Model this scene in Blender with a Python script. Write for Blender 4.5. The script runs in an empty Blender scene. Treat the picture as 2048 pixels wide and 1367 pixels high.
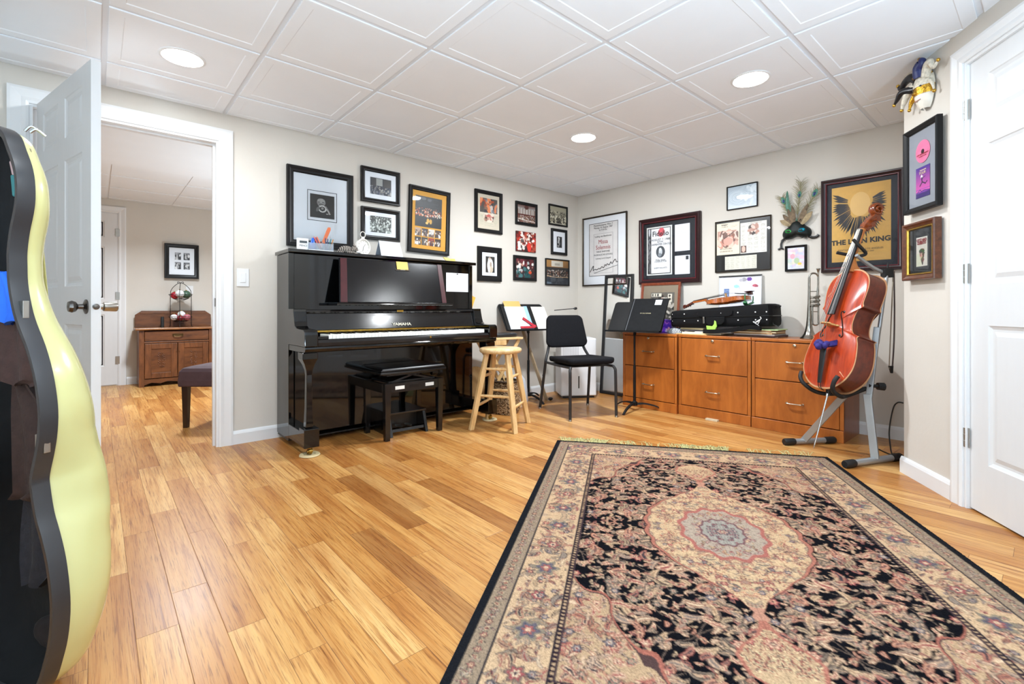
import bpy, bmesh, math, random
import numpy as np
from mathutils import Vector, Matrix
S = bpy.context.scene
COL = S.collection
R = math.radians
random.seed(7)

# ---------------------------------------------------------------- camera, world, lights, exposure
cam_d = bpy.data.cameras.new('camera'); cam = bpy.data.objects.new('camera', cam_d); COL.objects.link(cam)
cam.location = (-4.205, -3.642, 0.916); cam.rotation_euler = (R(90), 0, R(48.8 - 90))
cam_d.sensor_width = 36; cam_d.lens = 950 * 36 / 2048; cam_d.shift_y = -67.5 / 2048; cam_d.clip_start = 0.02
S.camera = cam
S.view_settings.view_transform = 'Standard'; S.view_settings.look = 'None'
S.view_settings.gamma = 1; S.view_settings.use_curve_mapping = False
S.view_settings.exposure = 0.13
W = bpy.data.worlds.new('world'); S.world = W; W.use_nodes = True
W.node_tree.nodes['Background'].inputs[0].default_value = (0.72, 0.87, 1.0, 1)
W.node_tree.nodes['Background'].inputs[1].default_value = 0.75
CEIL = 2.204
GX, GY, T = -4.175, -0.378, 0.61          # ceiling grid

def lamp(name, loc, power, size=0.15, color=(0.88, 0.945, 1.0), spread=150):
    d = bpy.data.lights.new(name, 'AREA'); d.shape = 'DISK'; d.size = size; d.energy = power; d.color = color
    d.spread = R(spread)
    o = bpy.data.objects.new(name, d); COL.objects.link(o); o.location = loc
    return o
BOUNCE = 122
DOWNLIGHTS = [(-3.87, -0.683), (-1.43, -2.513), (-1.43, -1.293), (-3.87, -2.513), (-2.65, -3.733)]  # last two are out of view, added for the lighting
for i, (x, y) in enumerate(DOWNLIGHTS):
    lamp('downlight_lamp', (x, y, CEIL - 0.012), (14, 13, 48, 9, 12)[i], spread=180)
lamp('downlight_lamp', (-3.55, 1.9, CEIL - 0.012), 62, 0.3, (0.82, 0.92, 1))  # unseen lamps, this and the next, added to light the far room
lamp('downlight_lamp', (-4.6, 0.9, CEIL - 0.012), 48, 0.3, (0.82, 0.92, 1))

# added fill light: three unseen lamps behind the camera, aimed up at the ceiling
for p, k, sp in (((-3.6, -4.45, .45), .45, 125), ((-5.05, -3.75, .45), .55, 180), ((-4.35, -5.1, .45), .75, 180)):
    o = lamp('added_fill_lamp', p, BOUNCE * k, 0.4, (0.60, 0.82, 1.0), sp); o.rotation_euler = (R(180), 0, 0)

o = lamp('added_fill_lamp', (-2.6, 1.2, .5), 30, 0.4, (0.75, 0.9, 1.0), 180); o.rotation_euler = (R(180), 0, 0)  # added, unseen uplight that brightens the far room's ceiling

# ---------------------------------------------------------------- materials
def lin(c):
    if isinstance(c, str):
        c = [int(c[i:i + 2], 16) / 255 for i in (0, 2, 4)]
        return tuple(v / 12.92 if v <= 0.04045 else ((v + 0.055) / 1.055) ** 2.4 for v in c)
    return tuple(c)
def nd(nt, kind, **kw):
    n = nt.nodes.new(kind)
    for k, v in kw.items():
        if isinstance(k, str) and hasattr(n, k): setattr(n, k, v)
    return n
def new_mat(name):
    m = bpy.data.materials.new(name); m.use_nodes = True
    return m, m.node_tree, m.node_tree.nodes['Principled BSDF']
def coords(nt, scale=(1, 1, 1)):
    tc = nt.nodes.new('ShaderNodeTexCoord'); mp = nt.nodes.new('ShaderNodeMapping')
    mp.inputs['Scale'].default_value = scale
    nt.links.new(tc.outputs['Object'], mp.inputs['Vector'])
    return mp.outputs['Vector']
def add_bump(nt, b, scale, strength, vec=None, dist=0.002):
    n = nt.nodes.new('ShaderNodeTexNoise'); n.inputs['Scale'].default_value = scale; n.inputs['Detail'].default_value = 3
    nt.links.new(vec or coords(nt), n.inputs['Vector'])
    k = nt.nodes.new('ShaderNodeBump'); k.inputs['Strength'].default_value = strength; k.inputs['Distance'].default_value = dist
    nt.links.new(n.outputs['Fac'], k.inputs['Height']); nt.links.new(k.outputs['Normal'], b.inputs['Normal'])
MATS = {}
def mat(name, col, rough=0.5, metal=0.0, var=0.06, vscale=6.0, bump=None, coat=0.0, emit=0.0, spec=0.5, stretch=(1, 1, 1), alpha=None, trans=0.0):
    if name in MATS: return MATS[name]
    m, nt, b = new_mat(name); c = lin(col)
    b.inputs['Roughness'].default_value = rough; b.inputs['Metallic'].default_value = metal
    b.inputs['Specular IOR Level'].default_value = spec
    b.inputs['Coat Weight'].default_value = coat; b.inputs['Coat Roughness'].default_value = 0.06
    if trans: b.inputs['Transmission Weight'].default_value = trans
    n = nt.nodes.new('ShaderNodeTexNoise'); n.inputs['Scale'].default_value = vscale; n.inputs['Detail'].default_value = 4
    v = coords(nt, stretch); nt.links.new(v, n.inputs['Vector'])
    r = nt.nodes.new('ShaderNodeValToRGB'); e = r.color_ramp.elements
    e[0].position = 0.3; e[1].position = 0.7
    e[0].color = (*[x * (1 - var) for x in c], 1); e[1].color = (*[min(1, x * (1 + var)) for x in c], 1)
    nt.links.new(n.outputs['Fac'], r.inputs['Fac']); nt.links.new(r.outputs['Color'], b.inputs['Base Color'])
    if emit:
        b.inputs['Emission Color'].default_value = (*c, 1); b.inputs['Emission Strength'].default_value = emit
    if bump: add_bump(nt, b, bump[0], bump[1], v)
    MATS[name] = m
    return m
def wood(name, c1, c2, stretch, rough=0.4, coat=0.2, scale=6, mid=None):
    if name in MATS: return MATS[name]
    m, nt, b = new_mat(name); v = coords(nt, stretch)
    n = nt.nodes.new('ShaderNodeTexNoise'); n.inputs['Scale'].default_value = scale; n.inputs['Detail'].default_value = 7
    n.inputs['Roughness'].default_value = 0.65; n.inputs['Distortion'].default_value = 0.4
    nt.links.new(v, n.inputs['Vector'])
    r = nt.nodes.new('ShaderNodeValToRGB'); e = r.color_ramp.elements
    e[0].position = 0.3; e[0].color = (*lin(c1), 1); e[1].position = 0.72; e[1].color = (*lin(c2), 1)
    nt.links.new(n.outputs['Fac'], r.inputs['Fac']); nt.links.new(r.outputs['Color'], b.inputs['Base Color'])
    b.inputs['Roughness'].default_value = rough; b.inputs['Coat Weight'].default_value = coat
    b.inputs['Coat Roughness'].default_value = 0.15
    MATS[name] = m
    return m
def print_mat(name, rough=0.5, bump=None, spec=0.5):
    if name in MATS: return MATS[name]
    m, nt, b = new_mat(name)
    a = nt.nodes.new('ShaderNodeAttribute'); a.attribute_name = 'Col'
    nt.links.new(a.outputs['Color'], b.inputs['Base Color']); b.inputs['Roughness'].default_value = rough
    b.inputs['Specular IOR Level'].default_value = spec
    if bump: add_bump(nt, b, bump[0], bump[1], None, bump[2])
    MATS[name] = m
    return m
def glass_mat():
    if 'pane_glass' in MATS: return MATS['pane_glass']
    m, nt, b = new_mat('pane_glass'); nt.nodes.remove(b)
    out = nt.nodes['Material Output']
    t = nt.nodes.new('ShaderNodeBsdfTransparent'); g = nt.nodes.new('ShaderNodeBsdfGlossy'); g.inputs['Roughness'].default_value = 0.02
    f = nt.nodes.new('ShaderNodeFresnel'); f.inputs['IOR'].default_value = 1.35
    x = nt.nodes.new('ShaderNodeMixShader')
    nt.links.new(f.outputs[0], x.inputs[0]); nt.links.new(t.outputs[0], x.inputs[1]); nt.links.new(g.outputs[0], x.inputs[2])
    nt.links.new(x.outputs[0], out.inputs['Surface'])
    MATS['pane_glass'] = m
    return m

# ---------------------------------------------------------------- object helpers
def tag(o, label=None, cat=None, group=None, kind=None):
    if label: o['label'] = label
    if cat: o['category'] = cat
    if group: o['group'] = group
    if kind: o['kind'] = kind
    return o
def thing(name, label, cat, loc=(0, 0, 0), rz=0.0, group=None):
    o = bpy.data.objects.new(name, None); COL.objects.link(o); o.location = loc; o.rotation_euler = (0, 0, rz)
    o.empty_display_size = 0.05
    return tag(o, label, cat, group)
def copy_tree(o, parent=None):
    c = o.copy(); COL.objects.link(c)
    if parent is not None: c.parent = parent
    for ch in list(o.children): copy_tree(ch, c)
    return c
def rotm(rx=0, ry=0, rz=0):
    return Matrix.Rotation(rz, 3, 'Z') @ Matrix.Rotation(ry, 3, 'Y') @ Matrix.Rotation(rx, 3, 'X')
class MB:
    def __init__(s): s.v = []; s.f = []; s.m = []; s.k = 0
    def add(s, vs, fs, M=None, o=(0, 0, 0)):
        b = len(s.v); o = Vector(o)
        for p in vs:
            p = Vector(p)
            s.v.append(tuple((M @ p if M is not None else p) + o))
        for f in fs: s.f.append([b + i for i in f]); s.m.append(s.k)
        return s
    def mat(s, k): s.k = k; return s
    def bx(s, x0, x1, y0, y1, z0, z1, M=None, o=(0, 0, 0)):
        vs = [(x, y, z) for x in (x0, x1) for y in (y0, y1) for z in (z0, z1)]
        return s.add(vs, [(0, 1, 3, 2), (4, 6, 7, 5), (0, 4, 5, 1), (2, 3, 7, 6), (0, 2, 6, 4), (1, 5, 7, 3)], M, o)
    def box(s, c, d, M=None):
        return s.bx(-d[0] / 2, d[0] / 2, -d[1] / 2, d[1] / 2, -d[2] / 2, d[2] / 2, M, c)
    def beam(s, a, b, w, h=None, w2=None, up=(0, 0, 1)):
        a, b = Vector(a), Vector(b); h = h or w; d = (b - a).normalized(); u = Vector(up)
        if abs(d.dot(u)) > 0.99: u = Vector((0, 1, 0))
        sx = d.cross(u).normalized(); sy = sx.cross(d).normalized(); k = (w2 or w) / w
        vs = []
        for p, q in ((a, 1), (b, k)):
            for i, j in ((-1, -1), (1, -1), (1, 1), (-1, 1)): vs.append(p + sx * (i * w / 2 * q) + sy * (j * h / 2 * q))
        return s.add(vs, [(0, 3, 2, 1), (4, 5, 6, 7), (0, 1, 5, 4), (1, 2, 6, 5), (2, 3, 7, 6), (3, 0, 4, 7)])
    def tube(s, pts, r, n=10, close=False, flat=1.0):
        P = [Vector(p) for p in pts]; N = len(P)
        rs = r if isinstance(r, (list, tuple)) else [r] * N
        t = [((P[(i + 1) % N] if close else P[min(i + 1, N - 1)]) - (P[i - 1] if close else P[max(i - 1, 0)])).normalized() for i in range(N)]
        u = Vector((0, 0, 1)) if abs(t[0].z) < 0.9 else Vector((1, 0, 0))
        u = (u - t[0] * u.dot(t[0])).normalized(); vs = []
        for i in range(N):
            u = (u - t[i] * u.dot(t[i])).normalized(); w = t[i].cross(u)
            for j in range(n):
                a = 2 * math.pi * j / n
                vs.append(P[i] + (u * math.cos(a) + w * math.sin(a) * flat) * rs[i])
        fs = []
        for i in range(N if close else N - 1):
            i2 = (i + 1) % N
            for j in range(n): fs.append((i * n + j, i * n + (j + 1) % n, i2 * n + (j + 1) % n, i2 * n + j))
        if not close: fs += [tuple(range(n - 1, -1, -1)), tuple((N - 1) * n + j for j in range(n))]
        return s.add(vs, fs)
    def lathe(s, prof, n=24, M=None, o=(0, 0, 0)):
        vs = []; fs = []
        for r, z in prof:
            for j in range(n):
                a = 2 * math.pi * j / n; vs.append((r * math.cos(a), r * math.sin(a), z))
        for i in range(len(prof) - 1):
            for j in range(n): fs.append((i * n + j, i * n + (j + 1) % n, (i + 1) * n + (j + 1) % n, (i + 1) * n + j))
        if prof[0][0] > 1e-5: fs.append(tuple(range(n - 1, -1, -1)))
        if prof[-1][0] > 1e-5: fs.append(tuple((len(prof) - 1) * n + j for j in range(n)))
        return s.add(vs, fs, M, o)
    def cyl(s, c, r, h, n=20, M=None): return s.lathe([(r, -h / 2), (r, h / 2)], n, M, c)
    def ball(s, c, r, n=16, m=10, M=None):
        r = (r, r, r) if not isinstance(r, (tuple, list)) else r
        vs = []; fs = []
        for i in range(m + 1):
            a = -math.pi / 2 + math.pi * i / m
            for j in range(n):
                b = 2 * math.pi * j / n; vs.append((r[0] * math.cos(a) * math.cos(b), r[1] * math.cos(a) * math.sin(b), r[2] * math.sin(a)))
        for i in range(m):
            for j in range(n): fs.append((i * n + j, i * n + (j + 1) % n, (i + 1) * n + (j + 1) % n, (i + 1) * n + j))
        return s.add(vs, fs, M, c)
    def loft(s, rings, cap=True, M=None, o=(0, 0, 0), close=True):
        n = len(rings[0]); vs = [p for r in rings for p in r]; fs = []
        for i in range(len(rings) - 1):
            for j in range(n if close else n - 1): fs.append((i * n + j, i * n + (j + 1) % n, (i + 1) * n + (j + 1) % n, (i + 1) * n + j))
        if cap: fs += [tuple(range(n - 1, -1, -1)), tuple((len(rings) - 1) * n + j for j in range(n))]
        return s.add(vs, fs, M, o)
    def prism(s, poly, f, t0, t1):
        """poly of 2-D points, f(a, b, t) -> 3-D"""
        return s.loft([[f(a, b, t0) for a, b in poly], [f(a, b, t1) for a, b in poly]])
    def frame(s, w, h, rings):
        """rectangular moulding about the origin in x/z; rings = (inset, y)"""
        rr = [[(-w / 2 + i, y, -h / 2 + i), (w / 2 - i, y, -h / 2 + i), (w / 2 - i, y, h / 2 - i), (-w / 2 + i, y, h / 2 - i)] for i, y in rings]
        return s.loft(rr, cap=False)
    def build(s, name, m, parent=None, loc=None, rz=0.0, smooth=None, bevel=None, fix=True, seg=2):
        me = bpy.data.meshes.new(name); me.from_pydata(s.v, [], s.f)
        ms = m if isinstance(m, (list, tuple)) else [m]
        for x in ms: me.materials.append(x)
        if len(ms) > 1: me.polygons.foreach_set('material_index', s.m)
        if fix:
            bm = bmesh.new(); bm.from_mesh(me); bmesh.ops.recalc_face_normals(bm, faces=bm.faces); bm.to_mesh(me); bm.free()
        if smooth:
            me.polygons.foreach_set('use_smooth', [True] * len(me.polygons)); me.set_sharp_from_angle(angle=R(smooth))
        me.update()
        o = bpy.data.objects.new(name, me); COL.objects.link(o)
        if parent is not None: o.parent = parent
        if loc is not None: o.location = loc
        o.rotation_euler = (0, 0, rz)
        if bevel:
            b = o.modifiers.new('bevel', 'BEVEL'); b.width = bevel; b.segments = seg; b.limit_method = 'ANGLE'; b.angle_limit = R(40)
        return o
def structure(o): o['kind'] = 'structure'; return o
def one(mb, name, m, label, cat, loc=(0, 0, 0), rz=0.0, group=None, **kw):
    return tag(mb.build(name, m, None, loc, rz, **kw), label, cat, group)
def cr(pts, n=6, closed=False):
    """Catmull-Rom through points"""
    P = [Vector(p) for p in pts]; N = len(P); out = []
    for i in range(N if closed else N - 1):
        p0 = P[(i - 1) % N] if closed or i > 0 else P[0]; p1 = P[i]; p2 = P[(i + 1) % N]
        p3 = P[(i + 2) % N] if closed or i + 2 < N else P[-1]
        for k in range(n):
            t = k / n
            out.append(0.5 * ((2 * p1) + (p2 - p0) * t + (2 * p0 - 5 * p1 + 4 * p2 - p3) * t * t + (3 * p1 - p0 - 3 * p2 + p3) * t ** 3))
    if not closed: out.append(P[-1])
    return out
def lettering(name, txt, size, m, parent, loc, M=None, ext=0.0006, align='CENTER', sx=1.0, bold=0.0):
    cu = bpy.data.curves.new(name, 'FONT'); cu.body = txt; cu.size = size; cu.align_x = align; cu.align_y = 'CENTER'
    cu.extrude = ext; cu.resolution_u = 2; cu.offset = bold
    t = bpy.data.objects.new(name, cu); me = bpy.data.meshes.new_from_object(t); bpy.data.objects.remove(t); bpy.data.curves.remove(cu)
    B = Matrix(((sx, 0, 0), (0, 0, -1), (0, 1, 0)))          # text lies in local x/z, facing -y
    if M is not None: B = M @ B
    me.transform(B.to_4x4()); me.materials.append(m); me.name = name
    o = bpy.data.objects.new(name, me); COL.objects.link(o); o.parent = parent; o.location = loc
    return o

# ---------------------------------------------------------------- printed pictures: a fine coloured mesh painted with numpy
class Pic:
    def __init__(s, w, h, col): s.a = np.ones((h, w, 3)) * np.array(lin(col)); s.w, s.h = w, h; s.Y, s.X = np.mgrid[0:h, 0:w]; s.X = (s.X + .5) / w; s.Y = (s.Y + .5) / h
    def put(s, mask, c, al=1.0): s.a[mask] = s.a[mask] * (1 - al) + np.array(lin(c)) * al; return s
    def rect(s, x0, x1, y0, y1, c, al=1.0): return s.put((s.X >= x0) & (s.X < x1) & (s.Y >= y0) & (s.Y < y1), c, al)
    def ell(s, cx, cy, rx, ry, c, al=1.0, ang=0.0, ring=None):
        dx = (s.X - cx); dy = (s.Y - cy) * s.h / s.w; ry = ry * s.h / s.w
        u = dx * math.cos(ang) + dy * math.sin(ang); v = -dx * math.sin(ang) + dy * math.cos(ang)
        d = (u / rx) ** 2 + (v / ry) ** 2; m = d < 1
        if ring: m &= d > ring
        return s.put(m, c, al)
    def line(s, pts, wd, c):
        for (x0, y0), (x1, y1) in zip(pts[:-1], pts[1:]):
            k = s.h / s.w; dx, dy = x1 - x0, (y1 - y0) * k; L = dx * dx + dy * dy + 1e-12
            t = np.clip(((s.X - x0) * dx + (s.Y - y0) * k * dy) / L, 0, 1)
            s.put(((s.X - x0 - t * dx) ** 2 + ((s.Y - y0) * k - t * dy) ** 2) < wd * wd, c)
        return s
    def grad(s, c0, c1, y0=0, y1=1):
        t = np.clip((s.Y - y0) / (y1 - y0), 0, 1)[..., None]; m = (s.Y >= y0) & (s.Y < y1)
        g = np.array(lin(c0)) * (1 - t) + np.array(lin(c1)) * t; s.a[m] = g[m]; return s
    def blobs(s, seed, n, box, size, cols, al=0.9, asp=1.5):
        r = random.Random(seed)
        for i in range(n):
            k = r.uniform(*size)
            s.ell(r.uniform(box[0], box[1]), r.uniform(box[2], box[3]), k, k * asp, r.choice(cols), al, r.uniform(0, 3))
        return s
    def text(s, x0, x1, y0, y1, rows, c, seed=0, al=0.75, centre=False):
        r = random.Random(seed); dy = (y1 - y0) / rows
        for i in range(rows):
            y = y0 + i * dy; L = x0; e = x1 - (r.uniform(0, .35) * (x1 - x0))
            if centre: q = r.uniform(0, .25) * (x1 - x0); L = x0 + q; e = x1 - q
            while L < e:
                k = r.uniform(.03, .12) * (x1 - x0); s.rect(L, min(L + k, e), y, y + dy * .5, c, al * r.uniform(.6, 1)); L += k + .02 * (x1 - x0)
        return s
    def noise(s, seed, amt):
        g = np.random.RandomState(seed); s.a *= (1 + amt * (g.rand(s.h, s.w, 1) - .5)); s.a = np.clip(s.a, 0, 1); return s
    def mesh(s, name, w, h, cx, y, cz, parent, m=None):
        nx, ny = s.w, s.h
        X, Z = np.meshgrid(np.linspace(cx - w / 2, cx + w / 2, nx), np.linspace(cz + h / 2, cz - h / 2, ny))
        v = np.stack([X, np.full_like(X, y), Z], -1).reshape(-1, 3)
        return color_grid(name, v, s.a.reshape(-1, 3), nx, ny, parent, m or print_mat('printed_paper', 0.45))
def color_grid(name, v, c, nx, ny, parent, m, flip=False):
    i = np.arange(nx * ny).reshape(ny, nx)
    q = [i[:-1, :-1], i[1:, :-1], i[1:, 1:], i[:-1, 1:]]
    f = np.stack(q[::-1] if flip else q, -1).reshape(-1, 4)
    me = bpy.data.meshes.new(name); me.vertices.add(len(v)); me.vertices.foreach_set('co', v.astype(np.float32).ravel())
    me.loops.add(f.size); me.loops.foreach_set('vertex_index', f.astype(np.int32).ravel())
    me.polygons.add(len(f)); me.polygons.foreach_set('loop_start', np.arange(0, f.size, 4, dtype=np.int32))
    me.update(calc_edges=True)
    a = me.color_attributes.new('Col', 'FLOAT_COLOR', 'POINT')
    a.data.foreach_set('color', np.concatenate([c, np.ones((len(c), 1))], 1).astype(np.float32).ravel())
    me.materials.append(m)
    o = bpy.data.objects.new(name, me); COL.objects.link(o); o.parent = parent
    return o

# ---------------------------------------------------------------- the setting
M_wall = mat('wall_paint', 'd3cdc4', 0.75, var=0.02, vscale=3, bump=(55, 0.22))
M_white = mat('trim_paint', 'e4e5e6', 0.35, var=0.01)
M_door = mat('door_paint', 'dcddde', 0.38, var=0.01, bump=(40, 0.03), stretch=(6, 6, 1))
M_tile = mat('ceiling_tile', 'edf1f6', 0.6, var=0.01)
M_tbar = mat('ceiling_bar', 'dee2e8', 0.5, var=0.01)
M_steel = mat('brushed_steel', 'a9a6a0', 0.3, 1.0, var=0.08)
M_black = mat('black_lacquer', '121212', 0.35, var=0.1)

def floor_material():
    m, nt, b = new_mat('strand_bamboo_planks'); L = nt.links
    tc = nt.nodes.new('ShaderNodeTexCoord'); sp = nt.nodes.new('ShaderNodeSeparateXYZ'); L.new(tc.outputs['Object'], sp.inputs[0])
    def mth(op, a, b2=None, c=None):
        n = nt.nodes.new('ShaderNodeMath'); n.operation = op
        for i, v in enumerate((a, b2, c)):
            if v is None: continue
            if isinstance(v, (int, float)): n.inputs[i].default_value = v
            else: L.new(v, n.inputs[i])
        return n.outputs[0]
    def comb(x, y, z=0.0):
        n = nt.nodes.new('ShaderNodeCombineXYZ')
        for i, v in enumerate((x, y, z)):
            if isinstance(v, (int, float)): n.inputs[i].default_value = v
            else: L.new(v, n.inputs[i])
        return n.outputs[0]
    def white(vec):
        n = nt.nodes.new('ShaderNodeTexWhiteNoise'); n.noise_dimensions = '3D'; L.new(vec, n.inputs['Vector']); return n.outputs['Value']
    def noise(vec, sc, det=5, rough=.6, dist=0.0):
        n = nt.nodes.new('ShaderNodeTexNoise'); n.inputs['Scale'].default_value = sc; n.inputs['Detail'].default_value = det
        n.inputs['Roughness'].default_value = rough; n.inputs['Distortion'].default_value = dist; L.new(vec, n.inputs['Vector']); return n.outputs['Fac']
    def ramp(f, *st):
        n = nt.nodes.new('ShaderNodeValToRGB'); e = n.color_ramp.elements
        while len(e) < len(st): e.new(0.5)
        for k, (p, c) in zip(e, st): k.position = p; k.color = (*lin(c), 1)
        L.new(f, n.inputs['Fac']); return n.outputs['Color']
    PW, PL = 0.0985, 0.78
    xr = mth('DIVIDE', mth('ADD', sp.outputs[0], 3.7285), PW); row = mth('FLOOR', xr); fx = mth('FRACT', xr)
    off = mth('MULTIPLY', white(comb(row, 3.1)), 0.78)
    yr = mth('ADD', mth('DIVIDE', sp.outputs[1], PL), mth('MULTIPLY', off, 7.0)); seg = mth('FLOOR', yr); fy = mth('FRACT', yr)
    pid = white(comb(row, seg, 1.7)); pid2 = white(comb(seg, row, 9.2))
    base = ramp(pid, (0.0, '9c6a36'), (0.07, 'b47f44'), (0.40, 'bf8b4d'), (0.75, 'c99a5c'), (0.94, 'd2a76b'), (0.99, '9a6836'))
    vec = comb(mth('MULTIPLY', sp.outputs[0], 60.0), mth('ADD', mth('MULTIPLY', sp.outputs[1], 1.7), mth('MULTIPLY', pid2, 40.0)), mth('MULTIPLY', pid, 30.0))
    g1 = noise(vec, 1.6, 6, .62, 0.35); g2 = noise(vec, 6.0, 4, .6, .2)
    vec2 = comb(mth('MULTIPLY', sp.outputs[0], 9.0), mth('MULTIPLY', sp.outputs[1], 1.1), mth('MULTIPLY', pid2, 50.0)); g3 = noise(vec2, 1.5, 3, .5)
    def mix(a, c, f, mode='MULTIPLY'):
        n = nt.nodes.new('ShaderNodeMix'); n.data_type = 'RGBA'; n.blend_type = mode; n.clamp_result = True
        if isinstance(f, (int, float)): n.inputs['Factor'].default_value = f
        else: L.new(f, n.inputs['Factor'])
        L.new(a, n.inputs[6]); L.new(c, n.inputs[7]); return n.outputs[2]
    c = mix(base, ramp(g1, (0.28, 'a87848'), (0.46, 'f4e6d2'), (0.56, 'ffffff'), (0.75, 'fff0d0')), 0.8)
    c = mix(c, ramp(g2, (0.33, '8c6038'), (0.46, 'ffffff')), 0.6)
    c = mix(c, ramp(g3, (0.30, 'd0aa88'), (0.6, 'ffffff')), 0.6)
    ex = mth('MINIMUM', fx, mth('SUBTRACT', 1.0, fx)); ey = mth('MULTIPLY', mth('MINIMUM', fy, mth('SUBTRACT', 1.0, fy)), PL / PW)
    e = mth('MINIMUM', ex, ey); sm = nt.nodes.new('ShaderNodeMapRange'); sm.inputs[1].default_value = 0.003; sm.inputs[2].default_value = 0.013
    L.new(e, sm.inputs[0])
    c = mix(c, ramp(sm.outputs[0], (0.0, '8d6a48'), (1.0, 'ffffff')), 0.7)
    L.new(c, b.inputs['Base Color']); b.inputs['Roughness'].default_value = 0.24; b.inputs['Specular IOR Level'].default_value = 0.36
    rr = nt.nodes.new('ShaderNodeMapRange'); rr.inputs[3].default_value = 0.24; rr.inputs[4].default_value = 0.42
    L.new(g3, rr.inputs[0]); L.new(rr.outputs[0], b.inputs['Roughness'])
    k = nt.nodes.new('ShaderNodeBump'); k.inputs['Strength'].default_value = 0.35; k.inputs['Distance'].default_value = 0.0012
    h = mth('ADD', sm.outputs[0], mth('MULTIPLY', g1, 0.35)); L.new(h, k.inputs['Height']); L.new(k.outputs['Normal'], b.inputs['Normal'])
    return m
mb = MB(); mb.bx(-7.2, 1.2, -6.2, 3.75, -0.06, 0)
structure(mb.build('floor', floor_material()))

# ceiling: a grid of moulded lay-in tiles between slim bars
def ceiling():
    mb = MB()
    def cell(x0, x1, y0, y1, hole=None):
        g = 0.012; a = [(x0 + g, y0 + g), (x1 - g, y0 + g), (x1 - g, y1 - g), (x0 + g, y1 - g)]
        def ring(i, z): return [(x0 + g + i, y0 + g + i, z), (x1 - g - i, y0 + g + i, z), (x1 - g - i, y1 - g - i, z), (x0 + g + i, y1 - g - i, z)]
        full = min(x1 - x0, y1 - y0) > 0.3
        prof = [(0, CEIL + .007), (0, CEIL + .001), (.003, CEIL)] + ([(.052, CEIL), (.056, CEIL + .0028)] if full else [])
        mb.k = 0; rr = [ring(i, z) for i, z in prof]; b = len(mb.v); mb.loft(rr, cap=False)
        n = len(rr) * 4; mb.f.append([b + n - 4 + k for k in range(4)]); mb.m.append(0)
    xs = [GX + T * i for i in range(-4, 7)] + [0.0]
    ys = sorted([0.0] + [GY - T * j for j in range(0, 9)])
    for x0, x1 in zip(xs[:-1], xs[1:]):
        for y0, y1 in zip(ys[:-1], ys[1:]): cell(x0, x1, y0, y1)
    mb.k = 1; mb.bx(xs[0], xs[-1] + .1, ys[0], 0.1, CEIL + .006, CEIL + .03)
    o = mb.build('ceiling', [M_tile, M_tbar]); structure(o)
ceiling()
# walls (the back wall has the doorway, jambs at x -4.477 and -3.596)
DX0, DX1, DH = -4.477, -3.596, 2.02
mb = MB(); mb.bx(-7.2, DX0, 0, .12, 0, CEIL + .03); mb.bx(DX1, .12, 0, .12, 0, CEIL + .03); mb.bx(DX0, DX1, 0, .12, DH, CEIL + .03)
structure(mb.build('wall_back', M_wall))
mb = MB(); mb.bx(0, .12, -4.2, 0, 0, CEIL + .03); structure(mb.build('wall_right', M_wall))
CA = R(216.5); C0 = Vector((-0.815, -3.089, 0)); CU = Vector((math.cos(CA), math.sin(CA), 0)); CN = Vector((-0.5948, 0.8039, 0))
def cw(u, off=0.0, z=0.0): return C0 + CU * u + CN * off + Vector((0, 0, z))
CR = R(216.5)                        # rotation of anything hung on the angled wall
CD0, CD1 = 0.470, 1.300              # door opening along the angled wall
mb = MB(); Mc = rotm(rz=CR)
mb.bx(0, CD0, 0, .12, 0, CEIL + .03, Mc, C0); mb.bx(CD1, 3.1, 0, .12, 0, CEIL + .03, Mc, C0); mb.bx(CD0, CD1, 0, .12, 2.045, CEIL + .03, Mc, C0)
mb.bx(-.815, 0.0, -3.21, -3.09, 0, CEIL + .03)
structure(mb.build('wall_angled', M_wall))
mb = MB(); mb.bx(-5.75, -5.63, -6.2, 0, 0, CEIL + .03); structure(mb.build('added_wall_left', M_wall))  # unseen wall, added to keep world light off the open door
# the room beyond the doorway
mb = MB(); mb.bx(-7.2, -1.2, 3.70, 3.82, 0, CEIL + .03); structure(mb.build('wall_far', M_wall))
mb = MB(); mb.bx(-1.5, -1.38, .12, 3.70, 0, CEIL + .03); structure(mb.build('wall_far_right', M_wall))
mb = MB(); mb.bx(-7.2, -7.08, .12, 3.70, 0, CEIL + .03); structure(mb.build('wall_far_left', M_wall))
mb = MB(); mb.bx(-7.2, -1.4, .12, 1.75, CEIL - .04, CEIL + .05)
mb.bx(-7.2, -1.4, 1.75, 3.70, CEIL + .006, CEIL + .05)
for i in range(-1, 9):
    for j in range(4):
        x = -6.55 + .61 * i; y = 1.77 + .61 * j
        mb.bx(x + .012, x + .598, y + .012, min(y + .598, 3.69), CEIL, CEIL + .007)
structure(mb.build('ceiling_far', M_tile))
# baseboards
def base_prof(mb, a, b, n):
    a, b, n = Vector(a), Vector(b), Vector(n)
    pr = [(0, 0), (.014, 0), (.014, .07), (.010, .082), (.005, .09), (0, .09)]
    mb.loft([[p + n * d + Vector((0, 0, z)) for d, z in pr] for p in (a, b)])
mb = MB(); base_prof(mb, (DX1 + .082, 0, 0), (0, 0, 0), (0, -1, 0)); structure(mb.build('baseboard_back', M_white))
mb = MB(); base_prof(mb, (0, -.0, 0), (0, -3.09, 0), (-1, 0, 0)); structure(mb.build('baseboard_right', M_white))
mb = MB(); base_prof(mb, cw(-.014), cw(CD0 - .075), CN); base_prof(mb, cw(CD1 + .075), cw(3.0), CN); structure(mb.build('baseboard_angled', M_white))
mb = MB(); base_prof(mb, (-3.93, 3.70, 0), (-1.5, 3.70, 0), (0, -1, 0)); structure(mb.build('baseboard_far', M_white))
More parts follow.
